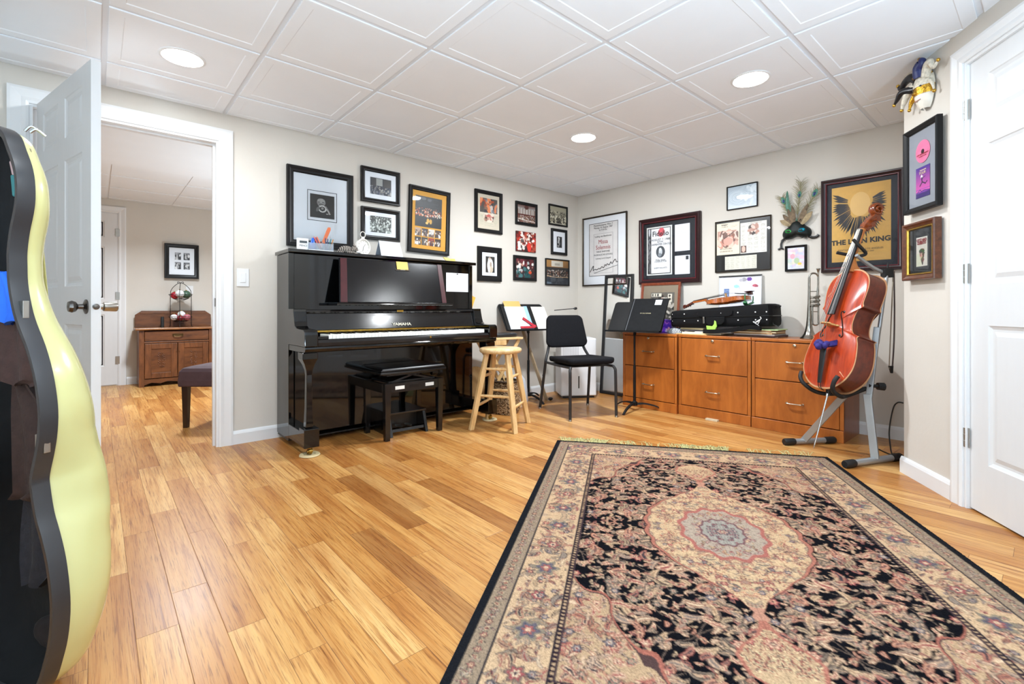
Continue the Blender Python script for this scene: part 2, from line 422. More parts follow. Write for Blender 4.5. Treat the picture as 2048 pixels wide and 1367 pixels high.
# door casings: moulded profile swept up, across and down
def casing(name, x0, x1, top, w, rz, o, jamb=.12, yoff=0.0):
    mb = MB(); pr = [(0, 0), (0, -.010), (.012, -.015), (.03, -.012), (w - .012, -.018), (w, -.016), (w, 0)]
    rows = []
    for px, pz, dx, dz in ((x0, 0, -1, 0), (x0, top, -1, 1), (x1, top, 1, 1), (x1, 0, 1, 0)):
        rows.append([(px + dx * i, y, pz + dz * i) for i, y in pr])
    mb.loft(rows, cap=False)
    for a, b in ((x0 - .001, x0 + .014), (x1 - .014, x1 + .001)): mb.bx(a, b, -.002, jamb, 0, top)
    mb.bx(x0 + .0141, x1 - .0141, -.002, jamb, top - .014, top + .001)
    for a, b in ((x0 + .014, x0 + .026), (x1 - .026, x1 - .014)): mb.bx(a, b, .045, .075, 0, top - .014)
    mb.bx(x0 + .0261, x1 - .0261, .045, .075, top - .026, top - .014)
    return structure(mb.build(name, M_white, None, o, rz))
casing('trim_1', DX0, DX1, DH, .082, 0, (0, 0, 0))
casing('trim_2', CD0, CD1, 2.045, .07, CR, C0)
casing('trim_3', -4.79, -4.01, 2.045, .075, 0, (0, 3.70, 0), jamb=.10)

# panelled door leaves
def leaf(w, h, t=.035):
    """local: hinge edge at x 0, faces at y 0 and y t, bottom z 0"""
    mb = MB(); st = .118; ml = .105; pw = (w - 2 * st - ml) / 2
    xs = [0, st, st + pw, st + pw + ml, w - st, w]; zs = [0, .221, .831, 1.012, 1.626, 1.735, 1.931, h]
    for sgn, y in ((1, 0.0), (-1, t)):
        for i in range(5):
            for j in range(7):
                x0, x1, z0, z1 = xs[i], xs[i + 1], zs[j], zs[j + 1]
                if i in (1, 3) and j in (1, 3, 5):
                    pr = [(0, 0), (.004, .004), (.016, .008), (.026, .008), (.045, .003)]
                    rr = [[(x0 + k, y + sgn * d, z0 + k), (x1 - k, y + sgn * d, z0 + k), (x1 - k, y + sgn * d, z1 - k), (x0 + k, y + sgn * d, z1 - k)] for k, d in pr]
                    b = len(mb.v); mb.loft(rr, cap=False); n = len(rr) * 4; mb.f.append([b + n - 4 + q for q in range(4)]); mb.m.append(0)
                else: mb.add([(x0, y, z0), (x1, y, z0), (x1, y, z1), (x0, y, z1)], [(0, 1, 2, 3)])
    mb.add([(0, 0, 0), (w, 0, 0), (w, t, 0), (0, t, 0), (0, 0, h), (w, 0, h), (w, t, h), (0, t, h)], [(0, 3, 2, 1), (4, 5, 6, 7), (0, 4, 7, 3), (1, 2, 6, 5)])
    bm = None
    return mb
def hinges(parent, zs, x=0.0, y=-.004):
    for z in zs:
        mb = MB(); mb.bx(x - .022, x + .018, y - .0005, y + .003, z - .045, z + .045)
        for k in range(3): mb.cyl((x - .002, y - .004, z - .03 + k * .03), .0058, .027, 12)
        mb.build('hinge', M_steel, parent, smooth=40)
d3 = structure(leaf(.85, 2.015).build('door_1', M_door, None, (DX0 + .03, -.004, .008), math.atan2(-.836, .229)))
M_knob = mat('dark_nickel', '6b6662', 0.25, 1.0)
mb = MB(); rk = rotm(R(90))
mb.lathe([(.033, 0), (.033, .004), (.012, .012), (.011, .03), (.022, .037), (.027, .05), (.022, .062), (0, .066)], 24, rk, (.79, 0, .915)); mb.build('knob', M_knob, d3, smooth=40)
mb = MB(); mb.lathe([(.033, 0), (.033, .005), (.013, .010), (.013, .022), (.021, .026), (.0225, .072), (.020, .076), (0, .077)], 24, rotm(R(-90)), (.79, .035, .915)); mb.build('knob', M_steel, d3, smooth=40)
mb = MB(); mb.lathe([(.013, 0), (.013, .003), (.009, .004), (.009, .010), (0, .011)], 20, rotm(0, R(90)), (.85, .0175, .915)); mb.build('latch', M_knob, d3, smooth=40)
mb = MB(); mb.bx(.848, .8504, .006, .029, .885, .945); mb.build('latch_plate', M_door, d3)
d2 = structure(leaf(.81, 2.025).build('door_2', M_door, None, cw(CD0 + .006, -.012, .009), CR)); hinges(d2, (.314, 1.066, 1.816), -.002, -.008)
d4 = structure(leaf(.765, 2.025).build('door_3', M_door, None, (-4.012, 3.727, .012), R(180))); hinges(d4, (.29, 1.05, 1.80), .004, .040)

# recessed ceiling lights
M_lens = mat('lamp_lens', 'fff6ea', 0.4, emit=40.0, var=0.0)
where = ['above the open door', 'nearest the angled wall with the white door', 'near the far corner of the room', None, None]
for (x, y), wh in zip(DOWNLIGHTS, where):
    if wh is None: continue
    t = thing('recessed_light', 'round recessed ceiling light ' + wh, 'ceiling light', (x, y, CEIL), group='recessed ceiling lights')
    MB().lathe([(.100, .012), (.102, 0), (.096, -.004), (.090, -.003), (.086, .008)], 40).build('trim_ring', M_white, t, smooth=50)
    MB().lathe([(.0865, .002), (.05, -.001), (0, -.002)], 40).build('lens', M_lens, t, smooth=50)

# light switch by the doorway, outlet behind the tiered basket
def plate(name, label, loc, rz, w=.075, h=.122, kind='switch'):
    t = thing(name, label, kind, loc, rz)
    mb = MB(); mb.bx(-w / 2, w / 2, -.006, 0, -h / 2, h / 2); mb.build('wall_plate', M_white, t, bevel=.003)
    mb = MB(); mb.bx(-.017, .017, -.0095, -.005, -.033, .033); mb.build('rocker', M_white, t, bevel=.002)
plate('light_switch', 'white rocker light switch on the wall beside the doorway', (-3.453, 0, 1.124), 0)
plate('wall_switch', 'white wall plate behind the tiered wire basket in the far room', (-3.300, 3.70, 1.151), 0, .08, .105)
# strike plate on the doorway jamb
one(MB().bx(-.0025, .001, -.012, .012, -.028, .028), 'strike_plate', M_knob, 'small metal strike plate on the doorway jamb', 'strike plate', (DX1 - .0145, .03, .955))

# ---------------------------------------------------------------- upright piano (x from -3.25 to -1.725 along the back wall)
M_pol = mat('polished_ebony', '060607', 0.05, spec=0.5, var=0.05, coat=0.15)
M_pol2 = mat('worn_ebony', '0e0e10', 0.16, spec=0.55, var=0.2, coat=0.2, bump=(30, 0.05))
M_brass = mat('brass', 'b08d45', 0.3, 1.0)
M_gold = mat('gold_leaf', 'c9a24a', 0.28, 1.0, var=0.2, vscale=30)
M_ivory = mat('ivory_white', 'f6f4ec', 0.25, var=0.02)
M_keyb = mat('key_black', '0b0b0c', 0.2)
M_maroon = mat('maroon_leather', '42151a', 0.42, spec=0.3, var=0.15, vscale=20)
def piano():
    px0, px1 = -3.245, -1.735; W2 = px1 - px0; cx = (px0 + px1) / 2
    t = thing('upright_piano', 'tall polished black upright piano against the wall beside the doorway', 'piano', (cx, -.30, 0))
    def P(mb, name, m, par=t, **kw): o = mb.build(name, m, par, **kw); return o
    x0, x1 = -W2 / 2, W2 / 2; Y = lambda y: y + .30          # world y -> local
    for s, (a, b) in enumerate(((x0, x0 + .035), (x1 - .035, x1))):
        mb = MB(); mb.bx(a, b, Y(-.295), Y(-.03), .045, 1.285); P(mb, 'side_panel', M_pol, bevel=.002)
    P(MB().bx(x0 + .036, x1 - .036, Y(-.06), Y(-.035), .05, 1.28), 'back_panel', M_black)
    mb = MB(); mb.bx(x0 - .012, x1 + .012, Y(-.335), Y(-.02), 1.286, 1.310); P(mb, 'lid', M_pol, bevel=.004)
    mb = MB(); mb.bx(x0 + .036, x1 - .036, Y(-.288), Y(-.268), .905, 1.283); P(mb, 'upper_panel', M_pol, bevel=.002)
    mb = MB(); mb.bx(x0 + .036, x1 - .036, Y(-.312), Y(-.292), .075, .636); P(mb, 'lower_panel', M_pol, bevel=.002)
    mb = MB(); mb.bx(x0 + .0, x1 - .0, Y(-.290), Y(-.05), .035, .044); P(mb, 'bottom_board', M_black)
    # key bed with a rounded front edge and the key slip
    pr = [(-.30, .640), (-.60, .640), (-.622, .647), (-.630, .662), (-.626, .676), (-.30, .676)]
    P(MB().prism([(Y(a), b) for a, b in pr], lambda a, b, q: (q, a, b), x0 + .001, x1 - .001), 'key_bed', M_pol, bevel=.003)
    pr = [(-.598, .677), (-.628, .677), (-.630, .70), (-.622, .716), (-.610, .721), (-.598, .720)]
    P(MB().prism([(Y(a), b) for a, b in pr], lambda a, b, q: (q, a, b), x0 + .078, x1 - .078), 'key_slip', M_pol2, bevel=.002)
    mb = MB(); mb.lathe([(.0075, 0), (.0075, .003), (0, .004)], 16, rotm(R(90)), (.13, Y(-.629), .706)); P(mb, 'lock', M_gold, smooth=40)
    # cheeks (the arms at both ends)
    pr = [(-.296, .912), (-.412, .912), (-.414, .895), (-.418, .88), (-.432, .83), (-.446, .80), (-.468, .789), (-.52, .785), (-.612, .782), (-.628, .772), (-.634, .75), (-.634, .678), (-.296, .678)]
    for a, b in ((x0 - .004, x0 + .076), (x1 - .076, x1 + .004)):
        P(MB().prism([(Y(p), q) for p, q in pr], lambda p, q, r: (r, p, q), a, b), 'cheek', M_pol, bevel=.004)
    # fallboard, ledge, gilt strip and lettering
    pr = [(-.298, .905), (-.405, .905), (-.410, .893), (-.405, .884), (-.395, .880), (-.40, .862), (-.428, .770), (-.42, .768), (-.298, .87)]
    fb = P(MB().prism([(Y(p), q) for p, q in pr], lambda p, q, r: (r, p, q), x0 + .077, x1 - .077), 'fallboard', M_pol2, bevel=.002)
    mb = MB(); mb.bx(x0 + .0765, x1 - .0765, Y(-.437), Y(-.424), .757, .7675); P(mb, 'gilt_strip', M_gold)
    lettering('maker_name', 'YAMAHA', .030, mat('silvered_letters', 'd9d2bd', 0.35), fb, (.006, Y(-.4245), .797), rotm(R(-17)), .0008, sx=1.25, bold=.0006)
    mb = MB(); mb.bx(-.026, .026, Y(-.4125), Y(-.4095), .889, .902); P(mb, 'lock_plate', M_gold, bevel=.001)
    # keys
    kb = P(MB().bx(x0 + .077, x1 - .077, Y(-.594), Y(-.42), .677, .700), 'keyboard', M_black)
    kx0, kx1 = -3.090 - cx, -1.822 - cx; kx0 = x0 + .158; kx1 = x1 - .096; n = 52; kw = (kx1 - kx0) / n
    mb = MB(); mb.bx(x0 + .078, kx0 - .001, Y(-.592), Y(-.425), .70, .738); P(mb, 'key_block', M_pol, bevel=.003)
    mb = MB(); mb.bx(kx1 + .001, x1 - .078, Y(-.592), Y(-.425), .70, .738); P(mb, 'key_block', M_pol, bevel=.003)
    w0 = MB().bx(.0006, kw - .0006, Y(-.588), Y(-.43), .702, .7465).build('white_key', M_ivory, kb, (kx0, 0, 0), bevel=.0012)
    b0 = None; pat = [0, 1, 0, 1, 1, 0, 1]            # A..G : black key after A, C, D, F, G
    for i in range(n):
        if i:
            c = w0.copy(); COL.objects.link(c); c.parent = kb; c.location = (kx0 + kw * i, 0, 0)
        if 'ABCDEFG'[i % 7] in 'ACDFG' and i < n - 1:
            if b0 is None:
                b0 = MB().loft([[(-.0055, Y(-.538), .7468), (.0055, Y(-.538), .7468), (.0055, Y(-.43), .7468), (-.0055, Y(-.43), .7468)],
                                [(-.0042, Y(-.528), .758), (.0042, Y(-.528), .758), (.0045, Y(-.43), .758), (-.0045, Y(-.43), .758)]]).build('black_key', M_keyb, kb, (kx0 + kw * (i + 1), 0, 0), bevel=.001)
            else:
                c = b0.copy(); COL.objects.link(c); c.parent = kb; c.location = (kx0 + kw * (i + 1), 0, 0)
    # music shelf with the leather-edged desk
    tilt = [(-.432, .955), (-.342, 1.268)]
    dk = MB().loft([[(x, Y(y), z), (x, Y(y + .018), z + .004)] for x, y, z in ()] or
                   [[(-2.955 - cx, Y(-.434), .957), (-2.093 - cx, Y(-.434), .957), (-2.093 - cx, Y(-.414), .957), (-2.955 - cx, Y(-.414), .957)],
                    [(-2.925 - cx, Y(-.350), 1.268), (-2.090 - cx, Y(-.350), 1.268), (-2.090 - cx, Y(-.330), 1.268), (-2.925 - cx, Y(-.330), 1.268)]])
    d = P(dk, 'music_desk', mat('scuffed_black_leather', '0c0d10', 0.17, var=0.3, vscale=9, bump=(260, 0.12), spec=0.4), bevel=.003)
    for a, b in ((0.006, .060), (.952, .998)):
        q = [(-2.955 + .862 * a, -2.925 + .835 * a), (-2.955 + .862 * b, -2.925 + .835 * b)]
        MB().loft([[(q[0][0] - cx, Y(-.4375), .958), (q[1][0] - cx, Y(-.4375), .958), (q[1][0] - cx, Y(-.43), .958), (q[0][0] - cx, Y(-.43), .958)],
                   [(q[0][1] - cx, Y(-.3535), 1.268), (q[1][1] - cx, Y(-.3535), 1.268), (q[1][1] - cx, Y(-.346), 1.268), (q[0][1] - cx, Y(-.346), 1.268)]]).build('leather_edge', M_maroon, d)
    pr = [(-.30, .935), (-.46, .935), (-.466, .945), (-.46, .955), (-.30, .955)]
    P(MB().prism([(Y(p), q) for p, q in pr], lambda p, q, r: (r, p, q), -2.985 - cx, -2.05 - cx), 'music_shelf', M_pol, bevel=.003)
    # legs, toe blocks, castors
    for sx in (x0 + .040, x1 - .040):
        pr = [(.046, .639), (.046, .60), (.030, .565), (.020, .53), (.017, .50), (.019, .30), (.024, .175)]
        rr = [[(sx - w, Y(-.600) + k, z), (sx + w, Y(-.600) + k, z), (sx + w, Y(-.600) + k + 2 * w, z), (sx - w, Y(-.600) + k + 2 * w, z)] for (w, z), k in zip(pr, (0, 0, .008, .014, .016, .014, .008))]
        lg = P(MB().loft(rr), 'leg', M_pol, bevel=.003)
        mb = MB(); mb.bx(sx - .042, sx + .042, Y(-.625), Y(-.30), .058, .15); mb.bx(sx - .046, sx + .046, Y(-.629), Y(-.53), .056, .172); P(mb, 'toe_block', M_pol, bevel=.004)
        for yy in (-.588, -.09):
            mb = MB(); mb.lathe([(.014, .058), (.014, .044)], 14, None, (sx, Y(yy), 0)); mb.cyl((sx, Y(yy), .028), .021, .018, 20, rotm(0, R(90))); mb.cyl((sx, Y(yy), .028), .012, .032, 16, rotm(0, R(90)))
            P(mb, 'castor', M_brass, smooth=40)
    return t
piano()
# castor cup under the front castor
mb = MB(); mb.lathe([(.0, 0), (.058, 0), (.062, .004), (.058, .011), (.036, .011), (.030, .006), (0, .006)], 30)
one(mb, 'castor_cup', mat('cream_plastic', 'c8b68c', 0.5), 'cream round castor cup under the front foot of the piano', 'castor cup', (-3.205, -.588, 0), smooth=35)
mb = MB(); mb.lathe([(.0, 0), (.058, 0), (.062, .004), (.058, .011), (.036, .011), (.030, .006), (0, .006)], 30)
one(mb, 'castor_cup', MATS['cream_plastic'], 'cream castor cup under the piano foot behind the wooden stool', 'castor cup', (-1.775, -.588, 0), smooth=35)

# ---------------------------------------------------------------- things on and about the piano
LID = 1.311
def sheet(name, label, cat, col, w, h, loc, M, lines=None, group=None, t=.0008):
    mb = MB(); mb.bx(-w / 2, w / 2, -t, 0, -h / 2, h / 2, M)
    return one(mb, name, mat('paper_' + col, col, 0.7, var=0.02), label, cat, loc, group=group)
sheet('sticky_note', 'yellow note clipped to the top of the piano music desk', 'note', 'e8c56a', .095, .062, (-2.447, -.3625, 1.240), rotm(R(-15)))
mb = MB(); mb.tube([(-.058, 0, -.028), (-.058, -.004, -.036), (.058, -.004, -.036), (.058, 0, -.028)], .0022, 6); mb.bx(-.02, .02, -.004, 0, -.038, -.03)
one(mb, 'page_clip', M_steel, 'thin metal page clip below the yellow note on the music desk', 'clip', (-2.447, -.3685, 1.240), smooth=40)
p = Pic(60, 46, 'f2f2f4').text(.08, .92, .12, .92, 9, '9a9aa2', 3, .4)
t = thing('note_paper', 'white handwritten page stuck on the right of the upper piano panel', 'paper', (-1.89, -.2895, 1.135))
p.mesh('page', .225, .158, 0, -.001, 0, t); MB().bx(-.007, .007, -.004, -.0012, .068, .076).build('pin', M_black, t)
sheet('sticky_note', 'orange-yellow paper sticking out from the right end of the piano', 'note', 'e0a93c', .085, .115, (-1.690, -.20, .975), rotm(0, R(22), 0))
sheet('sticky_note', 'small pale yellow note pad lying on the right end of the piano lid', 'note', 'ecca74', .07, .05, (-1.945, -.22, LID + .019), rotm(R(-50), 0, R(15)), t=.006)
sheet('sticky_note', 'pale yellow curled note at the right end of the piano lid', 'note', 'e6be66', .06, .045, (-1.885, -.20, LID + .017), rotm(R(-48), 0, R(-20)), t=.004)
# pencil box card
t = thing('card_box', 'small white box with a dark window and printed letters on the piano lid', 'box', (-3.137, -.235, LID), R(-4))
MB().bx(-.036, .036, -.012, .012, 0, .085).build('box', mat('white_card', 'f0f0ee', 0.5), t, bevel=.002)
MB().bx(-.022, .026, -.0135, -.012, .052, .068).build('window', mat('grey_window', '3c4448', 0.3), t)
lettering('letters', 'PENCI', .018, M_black, t, (.002, -.0125, .034), ext=.0004)
# pencil tray with compartments
M_clear = mat('clear_plastic', 'dfe8f2', 0.12, var=0.0, trans=0.75)
t = thing('pencil_tray', 'clear plastic desk tray holding pens on the piano lid', 'tray', (-3.02, -.235, LID), R(-3))
mb = MB(); mb.bx(-.085, .085, -.03, .03, 0, .004)
for a in (-.085, -.032, .012, .083): mb.bx(a, a + .002, -.03, .03, .004, .062 if a < 0 else .07)
mb.bx(-.085, .085, -.03, -.028, .004, .058); mb.bx(-.085, .085, .028, .03, .004, .07); mb.build('tray', M_clear, t)
MB().bx(-.083, .085, -.031, -.0302, .001, .012).build('base_strip', M_white, t)
def stick(name, label, cat, col, a, b, r, group=None, tip=None):
    mb = MB(); a, b = Vector(a), Vector(b); d = b - a; mb.tube([a * 0, d * .9, d * .96, d], [r, r, r * .8, r * .35], 8)
    o = one(mb, name, mat('stick_' + col, col, 0.4), label, cat, a, group=group, smooth=40); return o
for k, (col, lab, x, dx, h, r) in enumerate((('c8443a', 'red pen leaning in the clear tray on the piano', -.000, -.05, .105, .0042), ('7a2e48', 'plum pen in the clear tray on the piano', .01, -.045, .102, .0042), ('d96a4a', 'orange-red marker in the clear tray on the piano', .024, -.05, .108, .005),
        ('232a56', 'navy pen standing in the clear tray on the piano', .034, -.004, .105, .0045), ('2c3f6e', 'blue pen standing in the clear tray on the piano', .044, .006, .10, .004), ('3d7f86', 'teal pencil leaning in the clear tray on the piano', .050, .025, .102, .0042), ('b07a44', 'brown wooden pencil leaning in the clear tray on the piano', .060, .026, .098, .0042))):
    X = -3.02 + x
    stick('pen' if 'pen ' in lab else 'pencil' if 'pencil' in lab else 'marker', lab, 'pen', col, (X + .006, -.243 + .006 * (k % 3), LID + .006), (X + .006 + dx, -.240 + .006 * (k % 3), LID + h), r)
mb = MB(); mb.loft([[(-.011, -.006, 0), (.011, -.006, 0), (.011, .006, 0), (-.011, .006, 0)], [(.026, -.007, .10), (.052, -.007, .10), (.052, .007, .10), (.026, .007, .10)], [(.034, -.005, .118), (.052, -.005, .118), (.052, .005, .118), (.034, .005, .118)]])
one(mb, 'glue_stick', mat('orange_plastic', 'c9683c', 0.35), 'long orange-brown highlighter rising above the other pens on the piano', 'marker', (-2.998, -.236, LID + .062), bevel=.002)
mb = MB(); mb.loft([[Vector((math.cos(a) * r + .012 * z * 10, math.sin(a) * r * .5, z)) for a in [2 * math.pi * i / 14 for i in range(14)]] for r, z in ((.022, 0), (.026, .02), (.024, .045), (.014, .06), (.012, .085), (.004, .09))])
one(mb, 'tape_holder', mat('blue_plastic', '1f5fc0', 0.3), 'bright blue plastic dispenser in the clear tray on the piano', 'dispenser', (-3.076, -.235, LID + .006), smooth=50)
mb = MB(); mb.ball((0, 0, .011), (.011, .008, .011)); one(mb, 'eraser', mat('peach_rubber', 'e0a080', 0.6), 'small peach eraser behind the white box on the piano', 'eraser', (-3.098, -.19, LID), smooth=60)
# striped plush animal + clock
t = thing('plush_animal', 'small grey and white striped plush animal lying beside the round clock', 'toy', (-2.835, -.24, LID), R(-10))
def striped(name, a, b):
    m, nt, bs = new_mat(name); w = nt.nodes.new('ShaderNodeTexWave'); w.inputs['Scale'].default_value = 26; w.inputs['Distortion'].default_value = 5; w.inputs['Detail'].default_value = 2
    r = nt.nodes.new('ShaderNodeValToRGB'); r.color_ramp.elements[0].color = (*lin(a), 1); r.color_ramp.elements[1].color = (*lin(b), 1); r.color_ramp.elements[0].position = .35; r.color_ramp.elements[1].position = .6
    nt.links.new(coords(nt), w.inputs['Vector']); nt.links.new(w.outputs['Fac'], r.inputs['Fac']); nt.links.new(r.outputs['Color'], bs.inputs['Base Color']); bs.inputs['Roughness'].default_value = .9
    add_bump(nt, bs, 300, .6); return m
M_tabby = striped('tabby_fur', '3a332f', 'a79e94')
mb = MB(); mb.ball((0, 0, .03), (.052, .03, .03)); mb.ball((.055, -.008, .036), (.026, .024, .023)); mb.ball((.075, -.025, .022), (.012, .012, .010))
mb.tube(cr([(-.045, 0, .03), (-.06, -.02, .012), (-.03, -.045, .008)]), .007, 8); mb.ball((.03, -.034, .010), (.03, .009, .009)); mb.build('body', M_tabby, t, smooth=60)
for s in (-.012, .012): MB().lathe([(.010, 0), (.006, .012), (0, .02)], 10, rotm(R(-20)), (.057, s - .006, .054)).build('ear', M_tabby, t, smooth=60)
MB().ball((.08, -.034, .016), (.014, .010, .009)).build('muzzle', mat('white_fur', 'e6e0da', 0.9), t, smooth=60)
t = thing('pocket_watch_clock', 'white pocket-watch shaped clock standing on the piano lid', 'clock', (-2.70, -.225, LID), R(14))
rc = rotm(R(90))
MB().lathe([(.050, -.014), (.060, -.014), (.0625, -.004), (.0625, .012), (.058, .016), (.052, .013), (.050, .006)], 40, rc, (0, 0, .0625)).build('case', mat('white_enamel', 'ece8e0', 0.35), t, smooth=40)
MB().lathe([(.0505, .004), (0, .004)], 40, rc, (0, 0, .0625)).build('dial', mat('dial_grey', 'b9b9b4', 0.5, var=0.25, vscale=40), t)
mb = MB(); mb.beam((0, -.0065, .0625), (.018, -.0065, .085), .003, .001); mb.beam((0, -.0065, .0625), (-.006, -.0065, .030), .003, .001)
for k in range(12):
    a = k * math.pi / 6; mb.beam((.040 * math.sin(a), -.006, .0625 + .040 * math.cos(a)), (.046 * math.sin(a), -.006, .0625 + .046 * math.cos(a)), .0025, .001)
mb.build('hands', M_black, t)
MB().lathe([(.010, .120), (.013, .124), (.013, .134), (.009, .140)], 20).build('crown', MATS['white_enamel'], t, smooth=40)
mb = MB(); mb.tube([(.022 * math.cos(a), 0, .156 + .022 * math.sin(a)) for a in [2 * math.pi * k / 24 for k in range(24)]], .003, 8, close=True); mb.build('bow_ring', MATS['white_enamel'], t, smooth=60)
# tent calendar
t = thing('desk_calendar', 'white spiral-bound tent calendar standing on the piano lid', 'calendar', (-2.485, -.225, LID), R(3))
mb = MB(); mb.loft([[(-.095, -.05, 0), (.095, -.05, 0), (.095, -.048, 0), (-.095, -.048, 0)], [(-.09, 0, .125), (.09, 0, .125), (.09, .002, .125), (-.09, .002, .125)]]); mb.build('front_page', mat('page_white', 'eceef2', 0.6), t)
mb = MB(); mb.loft([[(-.095, .05, 0), (.095, .05, 0), (.095, .048, 0), (-.095, .048, 0)], [(-.09, .002, .125), (.09, .002, .125), (.09, .0, .125), (-.09, .0, .125)]]); mb.build('back_board', mat('grey_card', '9ea6b2', 0.6), t)
mb = MB()
for k in range(22): mb.tube([(-.083 + k * .0079, .006 * math.cos(a) + .001, .125 + .006 * math.sin(a)) for a in [2 * math.pi * q / 10 for q in range(10)]], .0011, 5, close=True)
mb.build('spiral', M_steel, t)

# ---------------------------------------------------------------- piano bench, pedal box
def bench():
    t = thing('piano_bench', 'black adjustable piano bench with padded seat in front of the piano', 'bench', (-2.487, -.455, 0), R(1.5))
    for x, y in ((-.215, -.15), (.215, -.15), (-.215, .15), (.215, .15)):
        MB().loft([[(x - w, y - w, z), (x + w, y - w, z), (x + w, y + w, z), (x - w, y + w, z)] for w, z in ((.017, 0), (.023, .395))]).build('leg', M_pol2, t, bevel=.002)
    for nm, a in (('rail', (-.192, .192, -.170, -.148, .330, .393)), ('rail', (-.192, .192, .148, .170, .330, .393)), ('rail', (-.238, -.216, -.127, .127, .330, .393)), ('rail', (.216, .238, -.127, .127, .330, .393))):
        MB().bx(*a).build(nm, M_pol2, t, bevel=.0015)
    mb = MB(); mb.bx(-.05, .03, -.1715, -.168, .352, .378); mb.build('hand_slot', M_keyb, t, bevel=.004)
    for x, w, c in ((-.125, .036, 'e8e6e0'), (.118, .036, 'c9c9c4')): MB().bx(x - w, x + w, -.1712, -.17, .350, .374).build('sticker', mat('sticker_' + c, c, 0.4), t, bevel=.0004)
    mb = MB()
    for s in (-1, 1):
        mb.beam((-.17, s * .12, .395), (.05, s * .12, .452), .018, .014); mb.beam((.17, s * .12, .395), (-.05, s * .12, .452), .018, .014)
    mb.bx(-.19, .19, -.13, .13, .393, .405); mb.bx(-.205, .205, -.135, .135, .442, .456); mb.build('lift_frame', M_black, t, bevel=.001)
    mb = MB(); mb.cyl((0, 0, 0), .02, .05, 18, rotm(0, R(90))); mb.build('adjusting_knob', M_black, t, (.235, -.05, .425), bevel=.003)
    mb = MB(); mb.bx(-.268, .268, -.168, .168, .456, .474); mb.build('seat_base', M_pol2, t, bevel=.004)
    n = 18; v = []; mb = MB()
    for sx, z in ((1.0, .474), (1.0, .486), (.975, .496), (.9, .501), (.6, .5045), (.3, .506)):
        pass
    rr = []
    for k, z in ((.262, .474), (.264, .486), (.254, .497), (.225, .503), (.12, .506)):
        q = k - .262 + .162; rr.append([(-k, -q, z), (k, -q, z), (k, q, z), (-k, q, z)])
    mb.loft(rr); mb.build('seat_pad', mat('black_vinyl', '0c0c0e', 0.22, var=0.1, bump=(120, 0.08)), t, bevel=.006, seg=3)
bench()
t = thing('pedal_box', 'small black slanted pedal extension box on the floor under the piano bench', 'pedal box', (-2.488, -.40, 0), R(-2))
for x in (-.14, .14):
    s = 1 if x > 0 else -1
    MB().loft([[(x - .011, -.165, 0), (x + .011, -.165, 0), (x + .011, .13, 0), (x - .011, .13, 0)], [(x - .011, -.115, .152), (x + .011, -.115, .152), (x + .011, .11, .152), (x - .011, .11, .152)]]).build('side', M_pol2, t, bevel=.002)
MB().bx(-.152, .152, -.13, .12, .1525, .166).build('top', M_pol2, t, bevel=.003)
MB().loft([[(-.128, -.142, .03), (.128, -.142, .03), (.128, -.128, .03), (-.128, -.128, .03)], [(-.128, -.137, .048), (.128, -.137, .048), (.128, -.125, .048), (-.128, -.125, .048)]]).build('front_bar', M_pol2, t)
MB().bx(-.128, .128, -.02, 0, .03, .152).build('inner_panel', M_black, t)
for x in (-.045, .03):
    mb = MB(); mb.ball((x, -.075, .055), (.02, .05, .006)); mb.build('pedal', M_steel, t, smooth=60)

# ---------------------------------------------------------------- wooden stools and what stands in the corner
M_beech = wood('blond_wood', 'c79a5e', 'e6c48e', (6, 6, 1.2), 0.42, 0.25)
M_seatw = wood('blond_seat_wood', 'cda36a', 'e9cb9a', (1.5, 9, 6), 0.32, 0.35)
def stool(label, loc, rz, H=.612):
    t = thing('wooden_stool', label, 'stool', loc, rz)
    MB().lathe([(0, H - .040), (.150, H - .040), (.161, H - .032), (.165, H - .020), (.161, H - .007), (.150, H - .001), (0, H)], 48).build('seat', M_seatw, t, smooth=50)
    P = {}
    for k in range(4):
        a = math.pi / 4 + k * math.pi / 2; c, s = math.cos(a), math.sin(a)
        a0, a1 = Vector((c * .245, s * .245, 0)), Vector((c * .118, s * .118, H - .038)); P[k] = (a0, a1)
        mb = MB(); u = Vector((c, s, 0)); v = Vector((-s, c, 0)); rr = []
        for q, w in ((0, .017), (.75, .0195), (.9, .017), (1, .0165)):
            p = a0.lerp(a1, q); rr.append([p + u * (i * w) + v * (j * w) for i, j in ((-1, -1), (1, -1), (1, 1), (-1, 1))])
        mb.loft(rr); mb.build('leg', M_beech, t, bevel=.003)
    for k in range(4):
        for z in ((.175, .395) if k % 2 == 0 else (.255, .455)):
            a, b = P[k], P[(k + 1) % 4]; q = z / (H - .038); p0, p1 = a[0].lerp(a[1], q), b[0].lerp(b[1], q)
            d = p1 - p0; pts = [p0 + d * f for f in (.03, .08, .3, .7, .92, .97)]
            MB().tube(pts, [.007, .009, .0115, .0115, .009, .007], 10).build('rung', M_beech, t, smooth=50)
    return t
stool('round blond wooden stool standing alone in front of the piano end', (-1.842, -.808, 0), R(31))
